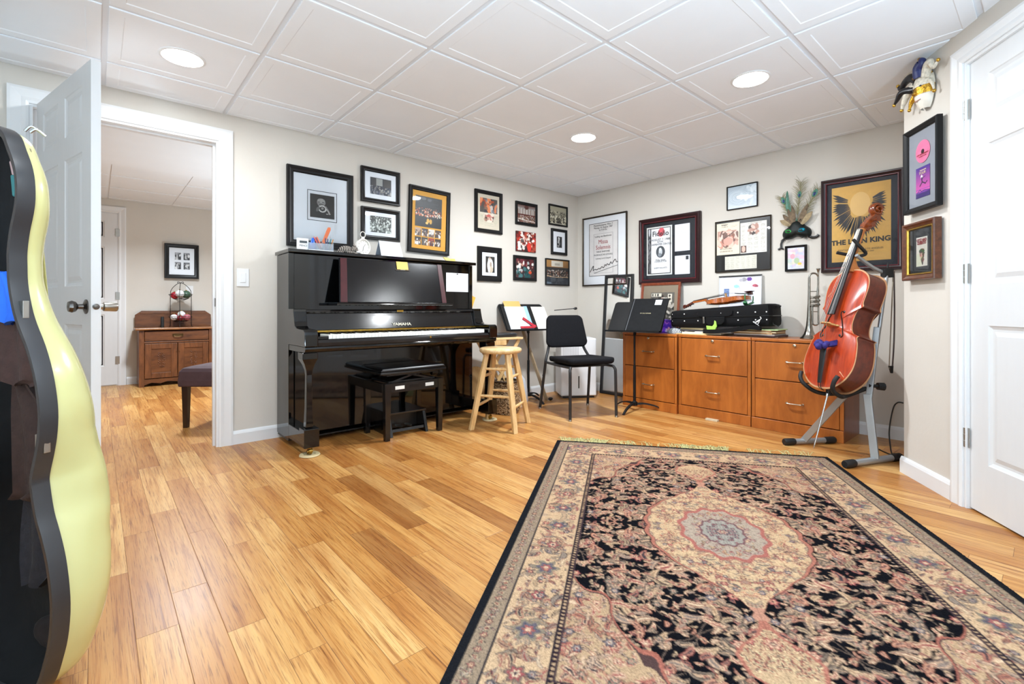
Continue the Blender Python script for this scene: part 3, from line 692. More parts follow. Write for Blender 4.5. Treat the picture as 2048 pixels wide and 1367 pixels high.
# folding cross-legged stand behind it with a black case on top
t = thing('folding_stand', 'blond folding cross-legged wooden stand behind the round stool', 'stand', (-1.46, -.30, 0), R(-12))
MB().bx(-.20, .20, -.13, .13, .635, .655).build('top', M_seatw, t, bevel=.004)
MB().bx(-.17, .02, -.145, -.131, .590, .634).build('apron', M_beech, t, bevel=.002)
for y, s in ((-.10, 1), (-.075, -1), (.10, 1), (.075, -1)):
    mb = MB(); mb.beam((-.2 * s, y, 0.008), (.17 * s, y, .632), .030, .018, up=(0, 1, 0)); mb.build('leg', M_beech, t, bevel=.002)
for s in (-1, 1):
    mb = MB(); mb.tube([(s * .165, -.09, .06), (s * .165, .09, .06)], .009, 10); mb.build('rung', M_beech, t, smooth=50)
mb = MB(); mb.loft([[(math.copysign(abs(math.cos(a)) ** .6, math.cos(a)) * w, math.copysign(abs(math.sin(a)) ** .6, math.sin(a)) * w * .55, z) for a in [2 * math.pi * i / 28 for i in range(28)]] for w, z in ((.165, 0), (.172, .008), (.172, .024), (.163, .032))])
one(mb, 'black_case', mat('black_plastic', '17171a', 0.4), 'flat black oblong case lying on the folding wooden stand', 'case', (-1.44, -.30, .656), R(-12), smooth=40)
# wicker basket
def wicker():
    m, nt, b = new_mat('wicker_weave'); w = nt.nodes.new('ShaderNodeTexVoronoi'); w.inputs['Scale'].default_value = 75
    nt.links.new(coords(nt, (1, 1, 1.6)), w.inputs['Vector'])
    r = nt.nodes.new('ShaderNodeValToRGB'); e = r.color_ramp.elements; e[0].color = (*lin('d8c4a2'), 1); e[0].position = .2; e[1].color = (*lin('3a2a1a'), 1); e[1].position = .75; k = e.new(.5); k.color = (*lin('9c7c56'), 1)
    nt.links.new(w.outputs['Distance'], r.inputs['Fac']); nt.links.new(r.outputs['Color'], b.inputs['Base Color']); b.inputs['Roughness'].default_value = .75
    bp = nt.nodes.new('ShaderNodeBump'); bp.inputs['Distance'].default_value = .006; bp.inputs['Strength'].default_value = 1; bp.invert = True
    nt.links.new(w.outputs['Distance'], bp.inputs['Height']); nt.links.new(bp.outputs['Normal'], b.inputs['Normal']); return m
M_wick = wicker()
t = thing('wicker_basket', 'brown and cream woven basket on the floor between the stool and the music stand', 'basket', (-1.505, -.485, 0), R(20))
def sq(w, z, n=28, p=.45): return [(math.copysign(abs(math.cos(a)) ** p, math.cos(a)) * w, math.copysign(abs(math.sin(a)) ** p, math.sin(a)) * w, z) for a in [2 * math.pi * i / n for i in range(n)]]
MB().loft([sq(.082, 0), sq(.098, .03), sq(.104, .15), sq(.106, .275), sq(.098, .275), sq(.094, .05), sq(.08, .02)]).build('body', M_wick, t, smooth=50)
mb = MB(); mb.tube(sq(.103, .283), .0095, 8, close=True); mb.build('rim', mat('dark_willow', '3d2c1c', 0.7, var=0.4, vscale=60), t, smooth=60)
# grey bag behind the basket, drum against the wall
mb = MB(); mb.loft([[(x * k, y * k, z) for x, y, _ in sq(.10, 0, 28, .6)] for k, z in ((.9, 0), (1.05, .05), (1.0, .16), (.8, .25), (.55, .29), (.2, .295))])
one(mb, 'cloth_bag', mat('pale_grey_cloth', 'b9bcc2', 0.9, bump=(25, 0.8)), 'pale grey cloth bag on the floor behind the woven basket', 'bag', (-1.24, -.30, 0), smooth=60)
t = thing('frame_drum', 'round white frame drum leaning on the wall behind the end of the piano', 'drum', (-1.545, -.085, .185), 0)
rd = rotm(R(78))
MB().lathe([(.180, -.022), (.186, -.022), (.186, .022), (.180, .022)], 44, rd).build('hoop', M_beech, t, smooth=40)
MB().lathe([(.181, .020), (0, .021)], 44, rd).build('drum_head', mat('drum_skin', 'e9e9ea', 0.5), t)

# ---------------------------------------------------------------- music stands
M_mstand = mat('stand_black', '0e0e0f', 0.6, spec=0.25, var=0.15)
def music_stand(label, base, top, rz, H, w=.47, h=.31, lean=33):
    """base: floor point of the post; desk centre bottom sits at height H"""
    t = thing('music_stand', label, 'music stand', base, rz)
    mb = MB(); mb.lathe([(.026, .045), (.026, .075), (.0125, .085), (.0125, .40)], 18); mb.build('base_tube', M_mstand, t, smooth=40)
    MB().lathe([(.009, .38), (.009, H - .005)], 16).build('post', M_mstand, t, smooth=40)
    for k in range(3):
        a = R(-90 + 120 * k); c, s = math.cos(a), math.sin(a)
        pts = cr([(c * .012, s * .012, .058), (c * .09, s * .09, .062), (c * .19, s * .19, .040), (c * .255, s * .255, .008)], 5)
        mb = MB(); rr = []; v = Vector((-s, c, 0))
        for i, p in enumerate(pts):
            q = i / (len(pts) - 1); ww = .014 - .002 * q; hh = .016 - .009 * q; rr.append([p + v * ww - Vector((0, 0, hh * .5)), p + v * ww * .7 + Vector((0, 0, hh * .5)), p - v * ww * .7 + Vector((0, 0, hh * .5)), p - v * ww - Vector((0, 0, hh * .5))])
        mb.loft(rr); mb.build('foot', M_mstand, t, smooth=50)
    L = R(lean); dz, dy = math.cos(L), math.sin(L)
    mb = MB(); n = 8; out = []
    for cx, cz, a0 in ((w / 2 - .03, h - .03, 0), (-w / 2 + .03, h - .03, 90)):
        for k in range(n + 1): a = R(a0 + 90 * k / n); out.append((cx + .03 * math.cos(a), cz + .03 * math.sin(a)))
    poly = [(w / 2, 0)] + out + [(-w / 2, 0)]
    f = lambda a, b, q: (a, b * dy + q * dz - .02, H + b * dz - q * dy)
    mb.prism(poly, f, 0, .004); mb.build('desk', M_mstand, t)
    mb = MB(); mb.bx(-w / 2, w / 2, -.085, -.015, H - .004, H); mb.bx(-w / 2, w / 2, -.088, -.085, H - .004, H + .012); mb.build('lip', M_mstand, t, bevel=.001)
    mb = MB(); mb.cyl((0, .02, H + .03), .018, .06, 16, rotm(0, R(90))); mb.beam((0, 0, H - .03), (0, .03, H + .05), .02); mb.build('tilt_bracket', M_mstand, t, smooth=40)
    return t, f, L
ms1, f1, L1 = music_stand('black music stand holding open white scores, in the corner behind the stool', (-.975, -.20, 0), None, R(-8), .700, w=.54, lean=34)
ms2, f2, L2 = music_stand('black music stand with a closed black folder in front of the filing cabinets', (-.566, -1.156, 0), None, R(-77), .708, w=.50, h=.325, lean=35)
def onstand(root, f):
    Mr = rotm(rz=root.rotation_euler.z)
    return lambda a, b, q: Mr @ Vector(f(a, b, q)) + Vector(root.location)
g1, g2 = onstand(ms1, f1), onstand(ms2, f2)
def slab(name, label, cat, g, poly, q0, q1, m, **kw):
    """flat board lying on a stand's desk (q negative = in front of the desk)"""
    o = g(0, 0.02, q0); mb = MB(); mb.prism(poly, lambda a, b, q: g(a, b, q) - o, q0, q1)
    return one(mb, name, m, label, cat, o, **kw)
def boxp(a0, a1, b0, b1, sk=0.0): return [(a0, b0), (a1, b0), (a1 + sk, b1), (a0 + sk, b1)]
M_page = mat('score_paper', 'e2e3e8', 0.65, var=0.02)
slab('ring_binder', 'black open binder under the white scores on the corner music stand', 'binder', g1, boxp(-.262, .10, .0, .285, .012), -.012, -.0005, M_black)
def score(name, label, a0, a1, b0, b1, q, pic, sk=.012):
    o = g1(0, .02, q); t = thing(name, label, 'sheet music', o)
    w, h = pic.w, pic.h; A, B = np.meshgrid(np.linspace(a0, a1, w), np.linspace(b1, b0, h))
    v = np.array([g1(a + sk * (b - b0) / (b1 - b0), b, q) - o for a, b in zip(A.ravel(), B.ravel())])
    color_grid('page', v, pic.a.reshape(-1, 3), w, h, t, print_mat('printed_paper', 0.45))
    mb = MB(); mb.prism(boxp(a0, a1, b0, b1, sk), lambda a, b, qq: g1(a, b, qq) - o, q + .0003, q + .006); mb.build('paper_stack', M_page, t)
    return t
pa = Pic(54, 70, 'dfe0e6').text(.2, .9, .14, .3, 3, 'b9c4dd', 1, .5).text(.15, .85, .36, .62, 5, 'b8b6d8', 2, .5).text(.2, .9, .7, .9, 4, 'b9c4dd', 5, .4)
score('sheet_music', 'white printed pages open on the corner music stand under the red ribbon', -.225, .005, .004, .268, -.0185, pa)
pb = Pic(54, 70, 'e0dad2')
for k in range(9): pb.rect(.12, .9, .14 + k * .085, .15 + k * .085, 'b9aca4', .6)
pb.text(.15, .8, .1, .9, 10, 'c9bfb8', 8, .4)
score('sheet_music', 'cream music score with staves on the corner music stand beside the blue spine', .052, .275, .004, .272, -.011, pb)
slab('score_folder', 'pale blue folder spine showing between the two open scores', 'folder', g1, boxp(.008, .05, .0, .275, .012), -.014, -.004, mat('pale_blue_card', '9fc4e4', 0.55))
slab('manila_envelope', 'tan envelope standing up behind the white pages on the corner music stand', 'envelope', g1, boxp(-.205, -.01, .20, .338, .004), -.0120, -.0195 + .0072, mat('manila_paper', 'dfae66', 0.6))
mb = MB(); o = g1(-.03, .02, -.03)
for a0, b0, a1, b1, w in ((-.115, .006, .055, .016, .026), (.055, .016, -.05, .125, .030), (.055, .016, .075, .03, .03)):
    p0, p1 = g1(a0, b0 + .01, -.027) - o, g1(a1, b1, -.027) - o; mb.beam(p0, p1, w, .010, up=g1(0, 0, -1) - g1(0, 0, 0))
one(mb, 'red_ribbon_fan', mat('crimson_fabric', 'b0202f', 0.5, var=0.3, vscale=40), 'crimson folded fabric strip lying on the white scores of the corner stand', 'ribbon', o, bevel=.003)
# baton resting beyond the chair back
mb = MB(); o = g1(.24, .10, -.02); e = g1(.24, .10, -.02)
p0, p1 = Vector((-.74, -.33, .895)), Vector((-.50, -.42, .915)); mb.tube([p0, p0.lerp(p1, .85)], .004, 8); mb.k = 1; mb.tube([p0.lerp(p1, .85), p0.lerp(p1, .9), p0.lerp(p1, .97), p1], [.006, .013, .014, .006], 12)
mb2 = mb
slab('black_score_folder', 'closed black folder with a white label lying on the music stand by the cabinets', 'folder', g2, boxp(-.085, .245, .0, .350, .012), -.018, -.0005, mat('black_buckram', '0e0f11', 0.75, spec=0.2, var=0.25, vscale=30, bump=(200, 0.25)), bevel=.002)
fd = bpy.data.objects['black_score_folder']
Mf = rotm(rz=R(-77)) @ rotm(R(-35))
lettering('folder_title', 'MY SOLO BINDER', .0125, mat('gilt_print', 'cdbf94', 0.4), fd, g2(.075, .185, -.0185) - g2(0, .02, -.018), Mf, .0002)
mb = MB(); mb.prism(boxp(.140, .200, .278, .333, .002), lambda a, b, q: g2(a, b, q) - g2(0, .02, -.018), -.019, -.0182); mb.build('paper_label', M_page, fd)
mb = MB(); mb.prism(boxp(-.074, -.068, .0, .348, .012), lambda a, b, q: g2(a, b, q) - g2(0, .02, -.018), -.0188, -.018); mb.build('spine_crease', mat('worn_edge', '4a4c50', 0.6), fd)

# ---------------------------------------------------------------- musician's chair
M_fab = mat('charcoal_fabric', '17171a', 0.95, spec=0.15, var=0.15, vscale=90, bump=(260, 0.5))
M_tubeb = mat('black_tube', '202022', 0.42)
t = thing('musician_chair', 'black fabric musician chair with tube legs facing the rug', 'chair', (-1.015, -.877, 0), R(-20.8))
def pad(rows, n, f): pass
def cushion(mb, w0, w1, d, th, f, r=.04):
    """rounded pad; f maps (x, y, z) to final"""
    def ol(k, z):
        out = []; wa, wb = (w0 - k * 2) / 2, (w1 - k * 2) / 2; hh = (d - 2 * k) / 2; rr = max(.005, r - k * .6)
        for sx, sy, a0 in ((1, -1, -90), (1, 1, 0), (-1, 1, 90), (-1, -1, 180)):
            W = wa if sy < 0 else wb
            for q in range(7):
                a = R(a0 + 15 * q); out.append(f(sx * (W - rr) + rr * math.cos(a), sy * (hh - rr) + rr * math.sin(a), z))
        return out
    mb.loft([ol(.012, -th / 2), ol(.003, -th * .35), ol(0, 0), ol(.003, th * .33), ol(.014, th * .46), ol(.05, th * .52), ol(.12, th * .5)])
mb = MB(); cushion(mb, .445, .42, .44, .050, lambda x, y, z: (x, y - .045, .455 + z + .035 * (y / .22) * (1 if y < 0 else .1) * -.25 + .018 * max(0, abs(x) - .12) / .1)); mb.build('seat', M_fab, t, smooth=60)
mb = MB(); bk = R(13)
cushion(mb, .415, .372, .30, .040, lambda x, y, z: (x, .215 + (y * math.sin(bk)) - z * math.cos(bk) + .35 * x * x * -1 + .03, .705 + y * math.cos(bk) + z * math.sin(bk)), r=.055); mb.build('backrest', M_fab, t, smooth=60)
for s in (-1, 1):
    mb = MB(); mb.tube(cr([(s * .20, -.25, .430), (s * .212, -.262, .405), (s * .214, -.268, .36), (s * .217, -.275, .01)], 5), .0125, 12); fl = mb.build('front_leg', M_tubeb, t, smooth=60)
    MB().lathe([(.014, 0), (.014, .008), (.011, .018)], 14, None, (s * .217, -.2752, 0)).build('glide', M_steel, fl, smooth=50)
    mb = MB(); mb.tube(cr([(s * .165, .235, .60), (s * .19, .215, .53), (s * .222, .185, .455), (s * .228, .19, .40), (s * .247, .262, .01)], 6), .0125, 12); bl = mb.build('back_leg', M_tubeb, t, smooth=60)
    MB().lathe([(.014, 0), (.014, .008), (.011, .018)], 14, None, (s * .247, .262, 0)).build('glide', M_steel, bl, smooth=50)
    mb = MB(); mb.tube([(s * .20, -.25, .428), (s * .205, -.05, .424), (s * .222, .19, .43)], .0115, 10); mb.build('seat_rail', M_tubeb, t, smooth=60)
mb = MB(); mb.bx(-.19, .19, -.2, .15, .424, .432); mb.build('seat_pan', M_tubeb, t)
mb2.build('baton', [M_tubeb, M_black], None, smooth=50); o = bpy.data.objects['baton']
tag(o, 'thin baton with a black grip behind the top of the musician chair', 'baton')

# ---------------------------------------------------------------- white appliance, leaning strip, cord and mirror in the corner
t = thing('dehumidifier', 'white box-shaped dehumidifier with a dark slot, standing on the floor in the corner', 'appliance', (-.425, -.335, 0), R(-35))
MB().bx(-.185, .185, -.14, .14, .022, .61).build('body', mat('white_plastic', 'e9ebee', 0.4, var=0.01), t, bevel=.014, seg=3)
MB().bx(-.165, .165, -.125, .125, 0, .024).build('plinth', M_black, t)
MB().bx(-.006, .006, -.1415, -.138, .10, .225).build('slot', M_black, t, bevel=.002)
mb = MB()
for k in range(14): mb.bx(-.165 + k * .012, -.160 + k * .012, -.1412, -.139, .40, .555)
mb.build('air_grille', mat('grille_grey', 'b9bcc2', 0.5), t)
mb = MB(); mb.beam((-.820, -.300, .0), (-.90, -.025, .715), .034, .014, up=(1, 0, 0)); one(mb, 'wooden_strip', wood('pale_oak', '9a8466', 'b8a282', (8, 8, 1)), 'pale brown wooden strip leaning on the wall behind the music stand', 'strip', (0, 0, 0))
mb = MB(); mb.tube(cr([(-.93, -.16, .006), (-.86, -.23, .006), (-.82, -.235, .01), (-.70, -.13, .06), (-.62, -.06, .16), (-.60, -.02, .20)], 8), .0035, 8); one(mb, 'power_cord', M_black, 'thin black cord curling up the wall behind the white dehumidifier', 'cord', (0, 0, 0), smooth=60)
mb = MB(); mb.ball((0, 0, .016), (.028, .02, .016)); one(mb, 'rubber_foot_pad', M_black, 'small black rubber pad on the floor beside the white dehumidifier', 'pad', (-.80, -.335, 0), smooth=60)
M_mirror = mat('mirror_glass', 'f4f6f6', 0.01, 1.0, var=0.0)
t = thing('standing_mirror', 'tall narrow black-framed mirror leaning on the wall beside the filing cabinets', 'mirror', (-.052, -.585, .637), R(-90))
t.rotation_euler = (R(-4.3), 0, R(-90))
MB().frame(.365, 1.272, [(0, .012), (0, -.014), (.004, -.018), (.026, -.018), (.030, -.010), (.030, .0)]).build('frame', M_tubeb, t)
mb = MB(); mb.bx(-.16, .16, -.004, .004, -.61, .61); mb.build('mirror_glass', M_mirror, t)
MB().bx(-.175, .175, .005, .010, -.63, .63).build('backing', M_black, t)

# ---------------------------------------------------------------- filing cabinets along the right-hand wall
M_cher = wood('cherry_front', '8e4a17', 'bb6c2b', (2.2, 5, .55), 0.34, 0.25, scale=5)
M_cherd = wood('cherry_side', '7a3c15', '9a5426', (4, 2, .6), 0.36, 0.25, scale=5)
M_gap = mat('dark_gap', '1c0d07', 0.8)
M_chrome = mat('satin_nickel', 'c3b8a6', 0.22, 1.0)
def cabinet(label, y0, y1, xf, hi=.69, lock=True):
    """front faces -x; local x runs from the camera's left to right (-y)"""
    w = y0 - y1
    t = thing('filing_cabinet', label, 'filing cabinet', (xf, (y0 + y1) / 2, 0), R(-90), 'cherry filing cabinets')
    d = -xf - .016; h = w / 2
    mb = MB(); mb.bx(-h, -h + .02, 0, d, 0, hi - .024); mb.bx(h - .02, h, 0, d, 0, hi - .024); mb.bx(-h + .02, h - .02, d - .012, d, 0.02, hi - .024)
    mb.bx(-h + .02, h - .02, .024, d - .012, .06, .08); mb.bx(-h + .02, h - .02, .03, .032, .08, hi - .024); mb.build('carcass', M_cherd, t, bevel=.002)
    mb = MB(); mb.bx(-h - .001, h + .001, -.006, d, hi - .0235, hi); mb.build('top', M_cher, t, bevel=.004)
    mb = MB(); mb.bx(-h + .0005, h - .0005, -.008, .016, .0, .082); mb.build('plinth', M_cher, t, bevel=.003)
    for s in (-1, 1): MB().bx(s * (h - .012) - .012, s * (h - .012) + .012, -.002, .012, .086, hi - .028).build('stile', M_cher, t, bevel=.0015)
    for z0, z1, hz in ((.088, .3785, .224), (.3845, hi - .030, .523)):
        dr = MB().bx(-h + .027, h - .027, -.004, .018, z0, z1).build('drawer', M_cher, t, bevel=.0025)
        mb = MB(); pts = cr([(-.052, -.004, hz), (-.052, -.022, hz), (-.044, -.030, hz), (0, -.032, hz), (.044, -.030, hz), (.052, -.022, hz), (.052, -.004, hz)], 4); mb.tube(pts, .0052, 10)
        for s in (-1, 1): mb.cyl((s * .052, -.005, hz), .0085, .004, 14, rotm(R(90)))
        mb.build('handle', M_chrome, dr, smooth=50)
        if z1 > .5 and lock:
            mb = MB(); mb.lathe([(.0115, 0), (.0115, .006), (.009, .008), (0, .008)], 20, rotm(R(90)), (0, -.004, hi - .046)); mb.bx(-.001, .001, -.0125, -.0115, hi - .052, hi - .040); mb.build('lock', M_chrome, dr, smooth=40)
    return t
cabinet('cherry two-drawer filing cabinet behind the black music stand', -.928, -1.488, -.42)
cabinet('middle cherry filing cabinet, in full view below the instrument case', -1.492, -2.096, -.398)
cabinet('cherry two-drawer filing cabinet partly hidden behind the cello', -2.102, -2.704, -.398)
mb = MB(); mb.bx(-.05, .05, -.022, .022, 0, .012); one(mb, 'wood_shim', mat('pale_shim', 'ccbda0', 0.7), 'small pale wooden shim on the floor under the middle filing cabinet', 'shim', (-.415, -1.80, 0), R(-92))
CT = .6905
# framed print leaning at the back of the first cabinet and other things on top come with the pictures further down
# ---------------------------------------------------------------- things lying on the cabinets
def tissue():
    t = thing('tissue_box', 'square purple tissue box with pink balloon print on the cabinet', 'tissue box', (-.225, -1.243, CT), R(-80))
    a = Pic(46, 30, '4d22b4').blobs(5, 26, (0, 1, 0, 1), (.04, .11), ['c66ad8', 'e59ab6', '7a3fd6', '3b1aa0', 'e8a27a', 'd2d0f0'], .9, 1.6)
    MB().bx(-.092, .092, -.055, .055, 0, .118).build('box', mat('purple_card', '4a22ac', 0.4), t, bevel=.003)
    a.mesh('printed_side', .180, .116, 0, -.0556, .059, t)
    mb = MB(); mb.ball((0, 0, .118), (.05, .03, .006)); mb.build('opening', mat('lilac_card', '8f6fe0', 0.5), t, smooth=60)
tissue()
def paper(label, name, cat, col, x, y, z, w, d, h, rz, group=None, curl=0.0, ry=0.0):
    mb = MB(); n = 9; L = []
    for i in range(n):
        u = -w / 2 + w * i / (n - 1); q = curl * abs(2 * i / (n - 1) - 1) ** 2.2
        L.append([(u, -d / 2, q), (u, d / 2, q * .3), (u, d / 2, q * .3 + h), (u, -d / 2, q + h)])
    mb.loft(L); return one(mb, name, mat('sheet_' + col, col, 0.7, var=0.06, vscale=14), label, cat, (x, y, z), R(-90) + rz, group)
paper('manila folder hanging over the front edge of the middle cabinet', 'manila_folder', 'folder', 'e2bd78', -.255, -1.60, CT, .30, .24, .004, R(-6))
paper('cream paper bundle on the manila folder on the middle cabinet', 'paper_bundle', 'papers', 'efe4c8', -.235, -1.66, CT + .0045, .33, .23, .016, R(5))
paper('white booklet poking out in front of the cream bundle on the middle cabinet', 'booklet', 'booklet', 'e9e6dc', -.285, -1.76, CT + .021, .28, .16, .005, R(-9))
paper('brown magazine at the bottom of the papers between the two cabinets', 'magazine', 'magazine', '6e5240', -.215, -2.11, CT, .30, .25, .007, R(3))
paper('dark plum magazine in the papers beside the trumpet', 'magazine', 'magazine', '4b3a3e', -.22, -2.10, CT + .0075, .31, .24, .009, R(-4))
paper('grey printed newspaper in the papers beside the trumpet', 'newspaper', 'newspaper', 'a8a29a', -.225, -2.095, CT + .017, .30, .26, .008, R(2))
paper('tan score in the papers beside the trumpet', 'score_book', 'score', 'b78f62', -.22, -2.09, CT + .0255, .29, .25, .010, R(-2))
paper('cream score in the papers beside the trumpet', 'score_book', 'score', 'dccba4', -.225, -2.10, CT + .036, .29, .26, .007, R(5))
paper('brown paper-covered score near the top of the papers beside the trumpet', 'score_book', 'score', '93704e', -.22, -2.09, CT + .0435, .29, .24, .012, R(-5))
paper('pale green folder directly under the right end of the instrument case', 'green_folder', 'folder', 'b9d49a', -.225, -2.11, CT + .056, .30, .25, .006, R(4))
paper('dark magazine under the left half of the instrument case', 'magazine', 'magazine', '3a3438', -.20, -1.565, CT + .0265, .22, .22, .012, R(2))
paper('beige score under the left half of the instrument case', 'score_book', 'score', 'd6c193', -.19, -1.565, CT + .0387, .21, .22, .016, R(-3))
paper('black folder directly under the left end of the instrument case', 'black_folder', 'folder', '26262a', -.19, -1.57, CT + .0548, .24, .22, .012, R(2))
mb = MB(); mb.loft([[(x * k, y * k, z) for x, y in [(.07 * math.cos(a) * (1 + .18 * math.sin(3 * a)), .04 * math.sin(a) * (1 + .2 * math.cos(2 * a))) for a in [2 * math.pi * i / 22 for i in range(22)]]] for k, z in ((1, 0), (1.1, .012), (.95, .03), (.6, .045), (.2, .048))])
one(mb, 'crumpled_cloth', striped('checked_cloth', '3a4658', 'dfe2e4'), 'crumpled blue and white checked cloth beside the purple tissue box', 'cloth', (-.30, -1.405, CT), R(-80), smooth=60)
# violin case: soft black case, hinge line, flap, pockets and rivets
M_nyl = mat('black_nylon', '101012', 0.8, spec=0.2, var=0.2, vscale=40, bump=(300, 0.35))
VC0 = Vector((-.215, -1.792, CT + .072)); VCR = R(-90)
def violin_case():
    t = thing('violin_case', 'black soft violin case with white rivets lying on the papers', 'instrument case', VC0, VCR); t.rotation_euler = (0, R(-2.0), R(-90))
    def ol(k, z):
        out = []; hw = .428 - k
        P = [(-hw, -.085 + k), (-hw + .04, -.120 + k), (hw - .06, -.138 + k), (hw - .015, -.125 + k), (hw, -.09 + k), (hw, .09 - k), (hw - .02, .12 - k), (hw - .06, .128 - k), (0, .11 - k), (-hw + .04, .095 - k), (-hw, .06 - k)]
        return [(x, y, z) for x, y in P]
    MB().loft([ol(.012, 0), ol(.003, .012), ol(0, .04), ol(0, .078)]).build('lower_shell', M_nyl, t, smooth=35)
    def up(z): return z
    def ol2(k, z): return [(x, y, z + (.030 * max(0, (x + .05) / .45) if z > .10 else 0)) for x, y, _ in ol(k, 0)]
    MB().loft([ol2(0, .084), ol2(0, .098), ol2(.001, .118), ol2(.006, .136), ol2(.03, .146)]).build('lid', M_nyl, t, smooth=35)
    mb = MB(); mb.tube([(x, y, .081) for x, y, z in ol(-.0015, 0)], .004, 6, close=True); mb.build('zipper', M_black, t)
    mb = MB(); pr = [(-.155 + .0, .116), (-.14, .092), (-.09, .082), (.12, .086), (.145, .10), (.150, .135), (-.155, .135)]
    mb.prism(pr, lambda a, b, q: (a, -.134 - .004 * q - .006, b), 0, 1); mb.build('flap', M_nyl, t, bevel=.002)
    pr = [(-.07, .080), (-.07, .030), (-.05, .014), (.06, .018), (.085, .040), (.088, .083)]
    mb = MB(); mb.prism(pr, lambda a, b, q: (a, -.142 - .012 * q, b), 0, 1); mb.build('pocket', M_nyl, t, bevel=.004)
    for z in (.052, .112):
        for x in (-.40, -.275, -.15, .055, .19, .325, .40):
            y = -.120 - .018 * (x + .39) / .75 if x < .37 else -.121
            if x < -.38: y = -.100
            MB().ball((x, y - .006 - (.004 if -.16 < x < .15 and z > .1 else 0), z), (.0055, .004, .0055), 10, 6).build('rivet', mat('white_rivet', 'f2f2f2', 0.35), t, smooth=60)
    mb = MB(); mb.bx(-.095, -.081, -.158, -.153, .03, .085); mb.build('buckle', M_steel, t, bevel=.002)
    mb = MB(); mb.tube(cr([(.36, -.145, .075), (.37, -.155, .06), (.345, -.158, .045), (.33, -.158, .03), (.345, -.16, .018), (.362, -.158, .05), (.34, -.16, .034), (.31, -.155, .038), (.345, -.15, .012), (.35, -.14, -.006)], 5), .0028, 6); mb.build('white_string', mat('white_cord', 'eeeeee', 0.7), t, smooth=60)
    mb = MB(); mb.tube(cr([(.42, .0, .150), (.45, -.02, .158), (.47, -.03, .155), (.455, -.01, .148), (.43, .02, .148)], 5), .004, 6); mb.build('zip_pull', M_black, t, smooth=60)
    mb = MB(); mb.tube(cr([(.425, -.08, .03), (.44, -.10, .012), (.475, -.11, .002)], 5), [.003] * 10 + [.007], 8); mb.build('cord_end', M_black, t, smooth=60)
violin_case()
mb = MB(); rr = []
for p, w in zip(cr([(-.15, 0, 0), (-.02, 0, .006), (.10, 0, .022), (.22, 0, .045), (.30, 0, .04)], 5), [.022] * 30): rr.append([p + Vector((0, -.02, -.004)), p + Vector((0, .02, -.004)), p + Vector((0, .02, .028)), p + Vector((0, -.02, .028))])
mb.loft(rr); one(mb, 'shoulder_strap', M_nyl, 'black padded shoulder strap lying across the papers in front of the instrument case', 'strap', (-.378, -1.86, CT + .020), R(-90), smooth=50)
M_lime = mat('lime_felt', 'a9dc5c', 0.6)
mb = MB(); pts = [(.030 * math.cos(a) * (1 if a > 0 else 1), .034 * math.sin(a)) for a in [R(-170 + 10 * k) for k in range(22)]]
poly = [(-.045, .016), (-.04, -.018), (0, -.028), (.03, -.020), (.045, .012), (.038, .05), (.024, .062), (.02, .03), (.006, .012)]
mb.prism(poly, lambda a, b, q: (a, -q, b), 0, .012); one(mb, 'shoulder_rest_pad', M_lime, 'bright lime green curved pad clipped to the front of the instrument case', 'pad', (-.372, -1.775, CT + .065), R(-90), bevel=.004)
# ---------------------------------------------------------------- violin lying on the case (seen from the side)
M_vio = wood('violin_varnish', '7a2f0c', 'c4702a', (3, 9, 9), 0.25, 0.7, scale=9)
def body_outline(H, n=6):
    """H: half-profile (x, y) from bottom centre to top centre -> closed outline"""
    pts = cr([(x, y, 0) for x, y in H], n); r = [(p.x, p.y) for p in pts]
    return r + [(-x, y) for x, y in r[-2:0:-1]]
VH = [(0, 0), (.032, .003), (.068, .018), (.092, .045), (.103, .080), (.098, .112), (.083, .134), (.080, .142), (.060, .150), (.054, .180), (.058, .206), (.073, .222), (.077, .228), (.070, .238), (.078, .262), (.083, .285), (.076, .318), (.055, .342), (.025, .353), (0, .356)]
def fiddle(t, H, L, rib, arch, Mt, Mr, cy, edge=None, M_e=None):
    ol = body_outline(H)
    sc = lambda k, z: [(x * k, cy + (y - cy) * k, z) for x, y in ol]
    MB().loft([sc(.975, 0), sc(.975, -rib)], cap=False).build('ribs', Mr, t, smooth=45)
    e = rib * .035
    for nm, s, z0 in (('front_plate', 1, 0), ('back_plate', -1, -rib)):
        mb = MB(); rings = [sc(.97, z0), sc(1.0, z0 + s * e * .2), sc(1.0, z0 + s * e), sc(.975, z0 + s * e * 1.05)]
        mb.k = 1 if M_e else 0; mb.loft(rings, cap=False)
        mb.k = 0; mb.loft([sc(k, z0 + s * (e * 1.05 + arch * h)) for k, h in ((.975, 0), (.955, -.03), (.9, .05), (.8, .28), (.65, .6), (.45, .86), (.22, .98), (.02, 1.0))])
        mb.build(nm, [Mt if s > 0 else Mr, M_e or Mt], t, smooth=40)
    return ol
def arch_z(H, arch, e, cy, x, y):
    ol = body_outline(H); a = math.atan2(y - cy, x); best = min(ol, key=lambda p: abs(math.atan2(math.sin(math.atan2(p[1] - cy, p[0]) - a), math.cos(math.atan2(p[1] - cy, p[0]) - a))))
    k = math.hypot(x, y - cy) / max(1e-6, math.hypot(best[0], best[1] - cy))
    ks = [.02, .22, .45, .65, .8, .9, .955, .975, 1.0]; hs = [1, .98, .86, .6, .28, .05, -.03, 0, 0]
    return e * 1.05 + arch * float(np.interp(k, ks, hs))
